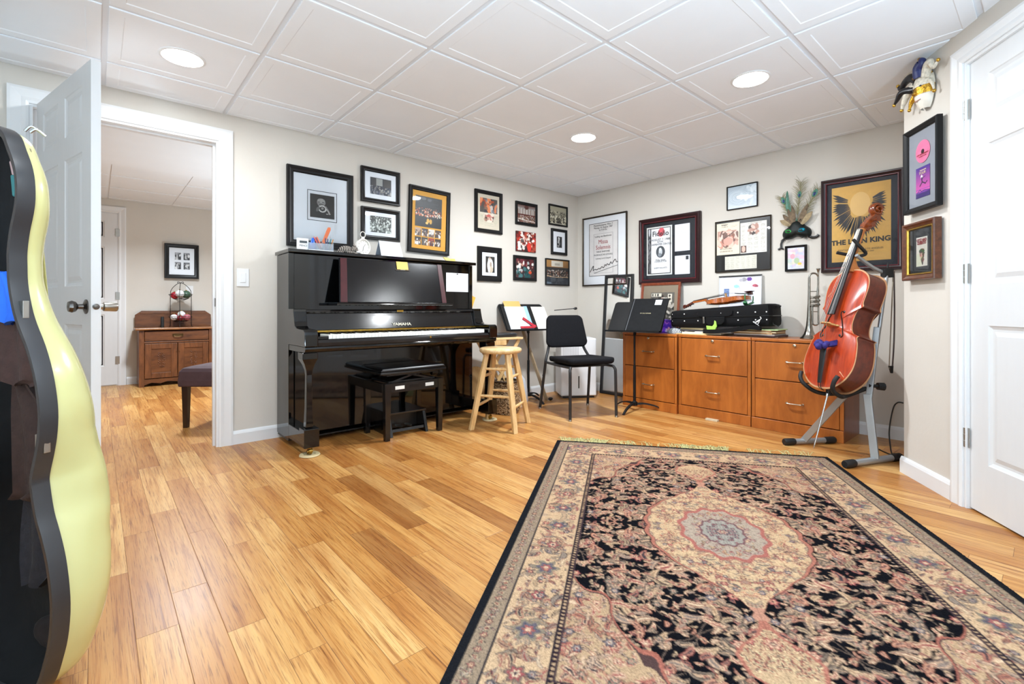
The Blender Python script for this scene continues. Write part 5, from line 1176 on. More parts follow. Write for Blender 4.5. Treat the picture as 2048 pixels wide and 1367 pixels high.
p = Pic(64, 50, '7c1c1a').blobs(21, 60, (0, 1, 0, 1), (.03, .10), ['9a2a20', '521010', 'c03828', '3a1414', 'a84a34']).blobs(22, 40, (.15, .9, .05, .75), (.02, .05), ['f2e8e0', 'e0c8b8', 'fbf4ec', 'd8a898']).blobs(23, 20, (.1, .5, .45, 1), (.03, .08), ['241414', '3a2424', 'e8e0d8']).ell(.65, .75, .10, .24, 'd8382c').ell(.15, .7, .07, .2, 'efe6de').noise(2, .2)
p.mesh('print', .278, .206, 0, -.0128, 0, t)
f = Frame('dark frame below the red stage photograph, green and red band picture', 'back', -1.005, -.684, 1.201, 1.459, .032, .022, M_fsatin, None)
p = Pic(64, 52, '4a1c22').rect(0, 1, 0, .4, '5c2026').blobs(25, 30, (0, 1, .0, .4), (.03, .1), ['7a3038', '3a1418']).blobs(26, 40, (.05, .95, .2, .7), (.02, .07), ['e8e4de', '1c1c1e', 'b8c0c0', '101214', 'c89a88']).blobs(27, 30, (.1, .9, .5, 1), (.03, .1), ['2c5a5c', '1e3436', '4a7a7a', '23302a']).ell(.78, .7, .09, .08, 'd0502c').ell(.2, .44, .07, .06, 'f0e8e0').ell(.42, .22, .04, .1, 'f4efe8').noise(4, .2)
f.pic('photo', .11, .89, .12, .88, p); f.glass()
f = Frame('small dark frame high beside the corner, sepia group photograph', 'back', -.492, -.192, 1.829, 2.057, .020, .018, M_fsatin, None)
p = crowd(64, 48, 28, 'c8c2ac', '3a342c', ['e8e2cc', '2c2822', 'b0a890', '4a4438', 'f2ecd8', '1e1a16'], .25, .95, 130, (.02, .05)).rect(0, 1, 0, .18, 'b8b29a').rect(0, 1, .95, 1, 'e0dac4')
f.pic('photo', .07, .93, .09, .91, p); f.glass()
f = Frame('small black frame near the corner with a wide white mount and narrow print', 'back', -.454, -.204, 1.509, 1.794, .030, .022, M_fsatin, M_mount)
p = Pic(30, 60, '1d1d1f').ell(.4, .35, .14, .28, 'c9c9c8', 1, .25).ell(.5, .6, .12, .2, '8e8e8e').ell(.35, .15, .1, .08, 'e0e0de').ell(.3, .85, .2, .08, '9a9a98').noise(5, .3)
f.pic('print', .35, .68, .29, .72, p); f.glass()
f = Frame('thin dark frame nearest the corner, wide photograph of an orchestra on stage', 'back', -.544, -.164, 1.167, 1.459, .014, .02, M_fsatin, None)
p = Pic(80, 64, '33302e').grad('b98c50', 'a87a44', 0, .3).rect(.22, .75, .03, .26, 'dcd6c8').rect(.38, .6, .12, .22, 'b8b0a0').rect(0, 1, .3, .42, '3a3634').blobs(31, 170, (.04, .97, .42, .68), (.010, .026), ['2a2220', '8a4a30', 'c8a890', '4a3a34', 'e8e0d8', '1c1a1a']).line([(.04, .66), (.4, .71), (.97, .68)], .016, 'd8b894').grad('3a4048', '585e68', .74, 1).rect(0, 1, .72, .75, '2a2c30').blobs(33, 14, (0, 1, .76, 1), (.05, .12), ['343a44', '6a6e76', '2c3038'], .5)
f.pic('photo', .04, .96, .05, .95, p); f.glass()
# right-hand wall (a = y, running from the corner towards the camera)
M_red = mat('red_print', '9e2a30', 0.5); M_ink = mat('ink_print', '2a2628', 0.5)
f = Frame('tall thin bronze frame with a white mount and a signed concert poster', 'right', -.083, -.686, 1.165, 1.937, .016, .024, M_fbrz, M_mount)
f.board('poster', .155, .81, .10, .86, mat('poster_cream', 'e4e0de', 0.6)); f.line_box('poster_border', .155, .81, .10, .86, M_fbrz, .005, .0016); f.line_box('ruled_border', .265, .70, .255, .82, mat('grey_rule', '9a9498', 0.6), .0025, .0016)
for z, s_, tx in ((.135, .030, 'Meisterkonzerte, Wien 7'), (.17, .030, 'Montag 10. August 1987'), (.205, .024, 'im 19.30 Uhr')): f.text(tx, .48, z, s_ * .95, M_ink, sx=.9)
f.text('Ludwig van Beethoven', .48, .295, .028, M_ink, sx=.9); f.text('Missa', .48, .375, .066, M_red, sx=.9); f.text('Solemnis', .48, .455, .066, M_red, sx=.85)
f.text('NEUE SINFONIE', .48, .515, .026, M_ink); f.text('MUSIKALISCHE LEITUNG', .48, .56, .026, M_ink, sx=.9); f.text('Leitung Lord Chapell', .48, .61, .024, M_ink)
x0, z0 = f.at(.18, .80); mb = MB(); sg = [(0, 0), (.02, .05), (.05, .11), (.045, .03), (.07, .05), (.10, .04), (.13, .06), (.15, .05), (.17, .085), (.20, .07), (.22, .12), (.235, .10), (.25, .13), (.28, .11), (.30, .16), (.32, .13), (.36, .20), (.38, .15), (.395, .16)]
mb.tube(cr([(x0 + a * .95, f.y - .003, z0 + b * .62) for a, b in sg], 5), .0036, 6); mb.tube([(x0 + .06, f.y - .003, z0 - .012), (x0 + .20, f.y - .003, z0 + .02), (x0 + .38, f.y - .003, z0 + .06)], .002, 6); mb.build('signature', M_ink, f.t); f.glass()
f = Frame('large mahogany frame with a dark mount, a white poster and two white letters', 'right', -.845, -1.497, 1.155, 1.812, .052, .038, M_fmar, mat('dark_slate_mount', '24272d', 0.55, spec=0.3, var=0.06), m2=M_fmar2)
M_pw = mat('poster_white', 'e9e9ec', 0.55)
f.board('white_border', .125, .555, .135, .865, mat('soft_white', 'dcdcd8', 0.6), .0014); f.board('black_border', .145, .53, .155, .845, M_black, .002); f.board('poster', .205, .52, .165, .835, M_pw, .0028)
f.text('Fidelio', .365, .245, .072, M_ink, .0046, .95, bold=.001); x0, z0 = f.at(.375, .225); MB().ball((x0, f.y - .0036, z0), (.035, .0006, .045), 16, 8, rotm(0, R(20))).build('red_mark', mat('red_brush', 'd8606a', 0.6), f.t, smooth=60)
for z, tx, s_ in ((.335, 'AUGUST 7, 1988', .030), (.37, '8 P.M.', .028), (.405, 'CARPENTER CENTER', .026), (.64, 'Philip Smith', .024), (.665, 'CONDUCTOR', .022), (.76, 'GUEST SOLOISTS', .02)): f.text(tx, .365, z, s_, M_ink, .0046, .95)
p = Pic(36, 48, 'e9e9ec').ell(.5, .5, .48, .48, '4a5056').ell(.5, .5, .2, .3, 'c9ccd0').ell(.48, .3, .14, .14, 'dcdfe2').ell(.42, .75, .2, .15, '8a9096').ell(.5, .5, .49, .49, '30343a', 1, 0, .86); f.pic('oval_portrait', .29, .44, .43, .605, p, .0042)
p = Pic(20, 90, '2a2a2e').blobs(3, 60, (0, 1, .1, 1), (.06, .2), ['5a5a5e', '141416', '8a8a8e', '1c1c20'], .7).ell(.5, .06, .3, .1, 'c8c8cc'); f.pic('side_strip', .15, .2, .165, .835, p, .0032)
for z0, z1, sd in ((.145, .555, 5), (.60, .92, 6)):
    p = Pic(44, 66, 'e6e7ec').text(.15, .9, .12, .9, 12, 'a8aab4', sd, .45)
    if sd == 6: p.rect(.72, .92, .05, .25, '23262c')
    f.pic('letter', .60, .835, z0, z1 - .02 if sd == 5 else z1 - .05, p, .002)
f.glass()
f = Frame('small thin black frame with a pale cloudy picture, highest on the right-hand wall', 'right', -1.734, -1.994, 1.777, 1.984, .009, .018, M_fsatin, None)
p = Pic(80, 64, 'c3ccd4').grad('aab6c0', 'd6dce2')
for k in range(11): p.ell(.36, .52, .40 - .03 * k, .36 - .026 * k, ['b2bec8', 'd2dae0', '9eacb8', 'e2e8ec'][k % 4], .5, .2)
p.blobs(6, 26, (.45, 1, .1, .9), (.05, .14), ['e6ebef', 'bcc7cf', 'f2f5f7', 'c9d2d9'], .45, .6).noise(5, .06)
f.pic('print', .03, .97, .04, .96, p); f.glass()
f = Frame('wide thin-framed black board of three newspaper clippings', 'right', -1.629, -2.101, 1.234, 1.689, .009, .016, M_fbrz, mat('glossy_black_board', '0d0e10', 0.3))
p = Pic(70, 90, 'e6d8c2').rect(.2, .5, .04, .06, '4a4440').text(.22, .5, .06, .16, 2, '55504a', 3, .8).text(.62, .92, .1, .16, 2, '77706a', 4, .7).rect(.05, .95, .24, .72, 'b89080').blobs(41, 60, (.06, .94, .26, .72), (.03, .09), ['d8a898', '8a5a4a', 'f0d0c4', '6a4a40', 'c88a78', 'e8c4b4']).line([(.3, .5), (.75, .3)], .02, '5a3a2c').ell(.5, .58, .2, .12, 'e0a090').rect(0, .05, .2, .75, 'e6d8c2').rect(.95, 1, .2, .75, 'e6d8c2').text(.15, .88, .79, .95, 2, '7a736c', 6, .85)
f.pic('clipping', .03, .455, .045, .66, p)
p = Pic(76, 90, 'ddd8d0')
for k in range(4): p.text(.04 + .245 * k, .23 + .245 * k, .1, .97, 24, '8c8882', 50 + k, .55)
p.rect(.35, .65, .12, .40, '7a5a50').blobs(44, 22, (.36, .64, .13, .39), (.03, .07), ['3a2c28', 'b88a7a', 'e0c8bc']).rect(.03, .24, .74, .97, '5a3a32').ell(.13, .85, .07, .1, 'd8b8a8').text(.3, .9, .03, .09, 1, '55524e', 9, .7)
f.pic('clipping', .468, .925, .085, .665, p)
p = Pic(80, 36, 'd6d2c6')
for k in range(6): p.text(.03 + .163 * k, .17 + .163 * k, .06, .96, 13, '8a887e', 60 + k, .55)
f.pic('clipping', .185, .755, .70, .955, p); f.glass()
f = Frame('little black frame with a pastel picture below the feather mask', 'right', -2.207, -2.362, 1.211, 1.416, .016, .022, M_fsatin, None)
p = Pic(44, 60, 'dcdcec').blobs(51, 50, (.08, .92, .12, .82), (.04, .13), ['e6c0cc', 'c8c4e4', 'd4b8c8', 'b9c8d8', 'e8d8c0', 'c0d0c0'], .6).ell(.55, .62, .16, .14, 'b4c4a0').ell(.72, .76, .12, .06, 'e2c860').ell(.3, .4, .14, .12, 'e4a8b4').text(.1, .9, .85, .97, 3, 'b0b0c0', 3, .5).text(.15, .5, .04, .1, 1, 'f8f8ff', 4, .9)
f.pic('print', .12, .88, .09, .91, p); f.glass()
f = Frame('biggest frame on the right-hand wall, dark with a golden poster behind the cello scroll', 'right', -2.464, -2.962, 1.185, 1.886, .038, .034, M_fmar, mat('navy_silk_mount', '272b35', 0.5, spec=0.3, var=0.2, vscale=60), m2=M_fmar2)
f.board('poster', .135, .85, .095, .893, mat('golden_poster', 'dbae5c', 0.6, var=0.05, vscale=30))
mb = MB(); r_ = random.Random(8); fx, fz = .49, .30
for k in range(46):
    a = R(-200 + 220 * k / 45 + r_.uniform(-1.5, 1.5)); i0, i1 = .135 + .015 * math.sin(5 * a), .335 + r_.uniform(-.03, .02)
    if k > 34: i1 = min(i1, .30)
    x0, z0 = f.at(fx, fz); q = lambda rr, aa: (x0 + rr * .5 * math.cos(aa) * 1.05, f.y - .0022, z0 + rr * .72 * math.sin(aa) * 1.02)
    wd = R(2.7); P4 = [q(i0, a - wd * .5), q(i1 * .8, a - wd), q(i1, a), q(i1 * .8, a + wd), q(i0, a + wd * .5)]
    P4 = [(min(max(x, -f.w / 2 + .137 * f.w), -f.w / 2 + .847 * f.w), y, min(z, f.h / 2 - .098 * f.h)) for x, y, z in P4]
    mb.add(P4, [(0, 1, 2, 3, 4)])
mb.build('printed_rays', M_ink, f.t, fix=False)
x0, z0 = f.at(.49, .30); mb = MB(); mb.ball((x0, f.y - .0016, z0), (.062, .0006, .088), 30, 10); mb.build('printed_disc', mat('poster_light', 'e6c07c', 0.6), f.t, smooth=60)
f.text('THE LION KING', .49, .685, .050, M_ink, .0022, 1.0, rot=-1, bold=.002); f.text('PANTAGES THEATRE, LOS ANGELES', .49, .77, .017, M_ink); f.text('ORCHESTRA 2000', .55, .795, .013, M_ink)
p = Pic(70, 70, 'dbae5c').text(.05, .45, .55, .9, 9, 'a8803c', 4, .35).text(.5, .95, .05, .35, 8, 'a8803c', 5, .3).text(.5, .95, .6, .9, 8, 'a8803c', 6, .35); f.pic('signatures', .145, .84, .815, .885, p, .0014); f.glass()
# leaning print on the first cabinet, white board behind the case
f = Frame('red-brown wooden frame leaning behind the purple tissue box, dark newspaper print', ((-.062, -1.102, .6905 + .2375), R(-90)), 0, .428, 0, .475, .026, .02, wood('redbrown_frame', '6a2c16', '96492a', (6, 6, 6), .35, .3), mat('taupe_mount', '8e7f6c', 0.6, var=0.04), cat='picture')
f.t.rotation_euler = (R(-6.5), 0, R(-90))
p = Pic(76, 100, '55504a').grad('6a645c', '3a3634').blobs(61, 130, (0, 1, .12, .96), (.02, .07), ['8a847a', '2c2a28', 'b8b0a4', '4a4640', 'd8d0c4', '23211f']).rect(.04, .46, .03, .12, 'e0d8c8').rect(.06, .12, .04, .11, '3a3632').rect(.18, .22, .04, .11, '3a3632').rect(.28, .34, .04, .11, '3a3632').rect(.72, .9, .05, .26, 'dcd4c4').ell(.8, .1, .04, .03, '3a3632').ell(.81, .19, .05, .03, '3a3632').ell(.5, .22, .08, .08, 'c8b0a0').ell(.4, .55, .18, .1, '9a8a78').rect(.1, .5, .78, .96, 'c9c2b6').ell(.75, .88, .14, .08, 'c06a50', .8).rect(.5, .9, .9, .96, '3e4a78')
f.pic('print', .26, .86, .20, .96, p); f.glass()
f = Frame('white board with stickers leaning on the wall behind the violin', ((-.028, -1.852, .6905 + .253), R(-90)), 0, .36, 0, .506, .006, .012, M_white, mat('white_gloss_board', 'eceef8', 0.3, var=0.01), cat='board', name='sticker_board')
f.t.rotation_euler = (R(-2.6), 0, R(-90))
MB().bx(-.181, .181, -.014, .002, .246, .256).build('top_edge', M_black, f.t)
p = Pic(90, 126, 'eceef8').rect(.11, .25, .20, .37, '5a76a8').text(.12, .24, .22, .36, 6, 'c4d0e8', 3, .8).ell(.60, .045, .07, .035, '9a98a0').ell(.73, .04, .06, .035, '6a3a9a').ell(.53, .05, .05, .03, 'b4b2ba').ell(.42, .16, .07, .03, '9ed2dc').ell(.64, .19, .15, .10, '8a8ea4', .9, 0, .94).ell(.86, .155, .06, .025, 'c05a6a').ell(.9, .165, .04, .02, 'a04a5a').text(.05, .3, .05, .15, 3, 'c4c8dc', 6, .5)
f.pic('sticker_sheet', .02, .98, .03, .985, p)
# angled wall
f = Frame('black deep frame with a grey mount, pink disc and purple booklet, beside the white door', 'angled', .067, .347, 1.420, 1.864, .027, .028, M_fsatin, mat('grey_mount', '8e939c', 0.6), gap=.014)
x, z = f.at(.52, .315)
MB().lathe([(.012, -.0), (.058, -.0), (.058, .0015), (.012, .0015)], 40, rotm(R(90)), (x, f.y - .001, z)).build('disc', mat('pink_disc', 'e07aa0', 0.35, var=0.12, vscale=25), f.t)
MB().lathe([(.0, 0), (.0125, 0), (.0125, .002), (0, .002)], 24, rotm(R(90)), (x, f.y - .001, z)).build('disc_hub', M_black, f.t)
f.text('LIVE RECORDING', .52, .345, .012, M_red, .0034); f.text('COMPACT DISC', .52, .37, .009, M_red, .0034)
p = Pic(48, 70, '4a2c8c').grad('3a2a8a', 'd05aa8', 0, .8).grad('7a3aa0', '3a2474', .8, 1).rect(0, 1, .72, .74, '9a4aa8').line([(.1, .82), (.3, .74), (.42, .80), (.6, .78), (.95, .82)], .02, '3a2474').rect(0, 1, .84, 1, '34206c').ell(.42, .32, .07, .05, 'e8e0e4').line([(.42, .36), (.46, .5)], .035, '241c3a').line([(.46, .5), (.30, .62)], .028, '241c3a').line([(.46, .5), (.68, .58), (.8, .52)], .028, '241c3a').line([(.44, .4), (.66, .34)], .02, '241c3a').rect(.3, .72, .1, .13, 'd8c8a0')
f.pic('booklet', .315, .72, .49, .845, p, .0018); f.text('TOUR', .52, .565, .020, mat('cream_print', 'e8d8b0', 0.5), .004); f.glass()
f = Frame('brown frame with a gold inner edge and small white card, lowest on the angled wall', 'angled', .058, .328, 1.064, 1.367, .030, .034, wood('walnut_frame', '3e1f10', '6e3c20', (8, 8, 8), .35, .3), mat('charcoal_mount', '2b2d31', 0.55), gap=.008)
MB().frame(f.w - .052, f.h - .052, [(0, -.018), (.003, -.026), (.008, -.025), (.013, -.012)]).build('gold_slip', M_gold, f.t)
p = Pic(50, 70, 'f0eee4').ell(.2, .85, .3, .3, 'dfe8c4', .5).ell(.52, .58, .2, .16, 'b23a3e').ell(.5, .48, .24, .08, '3f6a3c').ell(.55, .7, .14, .2, '6a5a34').ell(.56, .86, .06, .1, '3c2c22').ell(.45, .6, .09, .1, 'e0a0a4').blobs(71, 16, (.35, .7, .42, .85), (.02, .05), ['2c4a2c', '8a2a2e', 'd8c8a0', '3a2a20'])
f.pic('card', .34, .68, .27, .77, p); f.text('GETZ AND', .51, .325, .021, M_red, .0024, .8, bold=.0006); f.text('GILBERTO', .51, .375, .020, M_red, .0024, .8, bold=.0006); f.glass()
# far room
f = Frame('square black frame with four little photographs, hanging in the far room', 'far', -3.566, -3.206, 1.292, 1.727, .048, .03, M_fblack, M_mount, gap=.03)
for k, (a, b) in enumerate(((.295, .25), (.55, .25), (.295, .525), (.55, .525))): f.pic('small_photo', a, a + .18, b, b + .205, crowd(20, 22, 80 + k, '8a8a8e', '2c2c30', ['d8d8d8', '3a3a3e', 'a8a8ac', '1c1c20', 'efefef'], .15, .95, 22, (.06, .2)))
f.glass()

# ---------------------------------------------------------------- masks
def feather(mb, base, tip, w, n=9, bend=0.0, k0=0, y=-.02, thick=.0015, shape=None):
    """flat vane in the wall plane (x, z) with a raised rib"""
    b, t = Vector(base), Vector(tip); d = t - b; p = Vector((-d.y, d.x)).normalized(); L = d.length; rows = []
    for i in range(n + 1):
        q = i / n; c = b + d * q + p * (bend * L * math.sin(math.pi * q)); ww = w * (shape(q) if shape else math.sin(math.pi * min(.98, .12 + .86 * q)) ** .7)
        rows.append([(c.x - p.x * ww, y, c.y - p.y * ww), (c.x, y - thick * 4, c.y), (c.x + p.x * ww, y, c.y + p.y * ww), (c.x, y + thick, c.y)])
    mb.k = k0; mb.loft(rows)
def feather_mask():
    # local origin at the mask's bottom centre; x right, z up
    t = thing('feather_mask', 'dark sequined mask with tall peacock feathers on the right-hand wall', 'mask', (-.004, -2.293, 1.455), R(-90))
    Mteal = mat('peacock_green', '2f6e58', 0.4, var=0.3, vscale=60); Mblue = mat('peacock_blue', '122a5e', 0.3, 0.2); Mbarb = mat('barb_olive', '8a8460', 0.7, var=0.3, vscale=60); Mbr = mat('brown_feather', '6e5c46', 0.7, var=0.45, vscale=50); Mtan = mat('tan_feather', '9a8868', 0.7, var=0.25, vscale=50)
    r_ = random.Random(5)
    def plume(base, tip, eye, w, name='peacock_feather', ew=.022, bend=0.0):
        b, tp = Vector(base), Vector(tip); d = tp - b; p = Vector((-d.y, d.x)).normalized()
        mb = MB(); mb.k = 0
        mb.tube([(b.x, -.016, b.y), (b.x + d.x * .5 + p.x * bend, -.024, b.y + d.y * .5 + p.y * bend), (tp.x, -.028, tp.y)], .0022, 5)
        for i in range(40):
            q = .22 + .78 * i / 40; c = b + d * q + p * (bend * 4 * q * (1 - q))
            for s in (-1, 1):
                L = w * r_.uniform(.6, 1.15) * (1.1 - .5 * abs(q - .7)); e = c + (d.normalized() * .75 + p * s * r_.uniform(.45, .9)).normalized() * L
                m_ = (c + e) / 2 + d.normalized() * .006; mb.tube([(c.x, -.024, c.y), (m_.x, -.030, m_.y), (e.x, -.022, e.y)], [.0012, .001, .0005], 4)
        e = b + d * eye; n = 20; M2 = rotm(0, -math.atan2(d.x, d.y) * -1, 0)
        mb.k = 1; mb.ball((e.x, -.031, e.y), (ew * .75, .002, ew * 1.35), 20, 8, M2)
        mb.k = 2; mb.ball((e.x - d.normalized().x * .006, -.033, e.y - d.normalized().y * .006), (ew * .42, .002, ew * .6), 16, 8, M2)
        mb.build(name, [Mbarb, Mteal, Mblue], t, smooth=60)
    plume((-.02, .13), (-.105, .36), .86, .064)
    plume((0, .13), (.035, .455), .70, .070, ew=.019)
    plume((.02, .13), (.150, .385), .86, .066, ew=.023)
    mb = MB(); feather(mb, (0, .15), (-.065, .40), .020, bend=.10, y=-.026); mb.build('green_feather', Mteal, t, smooth=60)
    for base, tip, w, m_ in (((-.03, .12), (-.115, .17), .022, Mtan), ((-.03, .13), (-.095, .215), .018, Mbr), ((-.02, .14), (-.06, .255), .016, Mbr), ((-.01, .14), (-.03, .28), .015, Mbr), ((.02, .14), (.085, .275), .020, Mbr), ((.03, .13), (.075, .24), .018, Mbr), ((.035, .12), (.115, .21), .022, Mtan)):
        mb = MB(); feather(mb, base, tip, w, y=-.030 - .004 * abs(base[0]) * 20); mb.build('quill_feather', m_, t, smooth=60)
    Mmask = mat('sequin_black', '0c1616', 0.3, 0.3, var=0.7, vscale=120, bump=(400, 0.9))
    mb = MB(); pr = [(-.105, .05), (-.095, .085), (-.06, .112), (-.03, .150), (0, .158), (.03, .150), (.06, .112), (.092, .085), (.102, .05), (.085, .022), (.04, .018), (0, .030), (-.04, .016), (-.088, .020)]
    pts = cr([(a, 0, b) for a, b in pr], 4, True); c = Vector((0, 0, .075))
    mb.loft([[tuple((c + (p - c) * k) + Vector((0, y, 0))) for p in pts] for k, y in ((1, 0), (1.0, -.012), (.92, -.030), (.7, -.048), (.4, -.058), (.05, -.060))]); mb.build('face', Mmask, t, smooth=60)
    for x, m_ in ((-.045, mat('green_sequin', '3fae5a', 0.15, 0.8, var=0.5, vscale=120, bump=(300, 1))), (.042, mat('teal_sequin', '1d8aa6', 0.15, 0.8, var=0.5, vscale=120, bump=(300, 1)))):
        mb = MB(); mb.ball((x, -.050, .072), (.030, .012, .018), 20, 8, rotm(0, R(-12 if x > 0 else 8), 0)); o = mb.build('eye_patch', m_, t, smooth=60)
        mb = MB(); mb.ball((x, -.061, .072), (.016, .004, .007), 16, 6); mb.build('eye_hole', M_black, o, smooth=60)
    mb = MB()
    for i in range(60):
        a = r_.uniform(-.1, .1); b = (r_.uniform(.10, .155) if abs(a) < .05 else .02); L = r_.uniform(.012, .03); an = r_.uniform(-2.6, -.5) if b < .05 else r_.uniform(0, 3.14)
        mb.tube([(a, -.03, b), (a + L * math.cos(an), -.04, b + L * math.sin(an))], [.0022, .0006], 4)
    mb.build('down_trim', M_black, t)
    mb = MB(); mb.tube(cr([(-.090, -.006, .03), (-.115, -.006, -.01), (-.118, -.006, -.045), (-.140, -.006, -.062)], 5), .008, 6, flat=.4); mb.tube(cr([(-.118, -.006, -.040), (-.108, -.006, -.055), (-.098, -.006, -.062)], 4), .006, 6, flat=.4); mb.tube(cr([(.080, -.006, .03), (.105, -.006, .012), (.135, -.006, .014), (.150, -.006, .03)], 5), .010, 6, flat=.4); mb.build('ribbon_tie', M_black, t, smooth=60)
feather_mask()
def jester_mask():
    p0 = cw(.215, .004, 2.045)
    t = thing('jester_mask', 'gold and white jester mask with navy and black horns, high on the angled wall', 'mask', p0, CR); t.scale = (.74, .74, .80)
    Mw = mat('porcelain', 'e6e0d4', 0.3, var=0.05); Mg = mat('gold_filigree', 'c89a38', 0.25, 0.9, var=0.5, vscale=90, bump=(160, 1)); Mn = mat('navy_satin', '1f2a5e', 0.4, var=0.3); Mk = mat('black_satin', '15151a', 0.3, var=0.2); Mp = mat('music_print', 'cdc6b6', 0.5, var=0.25, vscale=70)
    # face shell: half ellipsoid pulled to a chin
    def shell(k, z0, z1, nm, m_, bulge=1.0):
        mb = MB(); rows = []
        for i in range(11):
            z = z0 + (z1 - z0) * i / 10; w = .078 * math.sqrt(max(.02, 1 - ((z + .01) / .135) ** 2)) * (1 if z > -.03 else 1 - .9 * (abs(z) - .03))
            rows.append([(w * k * math.sin(a), -.004 - .072 * bulge * k * math.cos(a) * math.sqrt(max(.03, 1 - ((z + .01) / .14) ** 2)), z) for a in [R(-90 + 15 * j) for j in range(13)]])
        mb.loft(rows, close=False, cap=False); return mb.build(nm, m_, t, smooth=60)
    shell(1.0, -.130, .06, 'face', Mw); shell(1.06, -.045, .020, 'filigree', Mg); shell(1.09, .005, .075, 'brow_band', Mp)
    mb = MB(); mb.loft([[(-.012, -.070, .01), (.012, -.070, .01), (.012, -.06, .01), (-.012, -.06, .01)], [(-.016, -.095, -.035), (.016, -.095, -.035), (.016, -.06, -.035), (-.016, -.06, -.035)], [(-.006, -.07, -.045), (.006, -.07, -.045), (.006, -.06, -.045), (-.006, -.06, -.045)]]); mb.build('nose', Mg, t, bevel=.004)
    for x in (-.033, .033):
        mb = MB(); mb.ball((x, -.066, .005), (.017, .008, .009), 16, 8); mb.build('eye_hole', Mk, t, smooth=60)
    mb = MB(); mb.tube(cr([(-.03, -.062, -.075), (0, -.074, -.080), (.03, -.062, -.075)], 5), [.003] * 5 + [.006] + [.003] * 5, 8); mb.build('lips', mat('rose_lip', 'b08a80', 0.4), t, smooth=60)
    def horn(pts, r, m_, nm, bell=True):
        P = cr(pts, 6); n = len(P); mb = MB(); mb.tube(P, [max(.004, r * (1 - .85 * i / (n - 1)) * (1 + .35 * math.sin(2.2 * i / (n - 1)))) for i in range(n)], 12); o = mb.build(nm, m_, t, smooth=60)
        if bell: MB().ball(P[-1], .0115, 14, 10).build('bell', M_gold, o, smooth=60)
    horn([(-.03, -.045, .07), (-.075, -.06, .105), (-.125, -.07, .10), (-.165, -.08, .07), (-.19, -.085, .10)], .030, Mk, 'horn')
    horn([(.01, -.045, .075), (.02, -.06, .125), (.055, -.065, .150), (.035, -.07, .175)], .045, Mn, 'horn')
    horn([(.05, -.04, .06), (.085, -.05, .11), (.125, -.055, .115), (.150, -.05, .075), (.185, -.045, .10)], .028, Mp, 'horn')
    horn([(-.06, -.04, .045), (-.11, -.06, .02), (-.145, -.07, -.03), (-.165, -.075, -.075)], .030, Mp, 'horn')
    horn([(-.06, -.05, .02), (-.13, -.09, .035), (-.17, -.10, .0), (-.20, -.105, -.025)], .024, Mk, 'horn')
    horn([(-.055, -.045, -.02), (-.085, -.055, -.055), (-.10, -.06, -.10)], .020, Mg, 'horn')
    horn([(.065, -.03, .03), (.10, -.03, -.005), (.115, -.028, -.06)], .014, Mp, 'horn')
    mb = MB()
    for k in range(9): mb.ball((.068 * math.sin(R(-80 + 20 * k)), -.006 - .072 * math.cos(R(-80 + 20 * k)), .078), .009, 10, 6)
    mb.build('braid', Mg, t, smooth=60)
jester_mask()

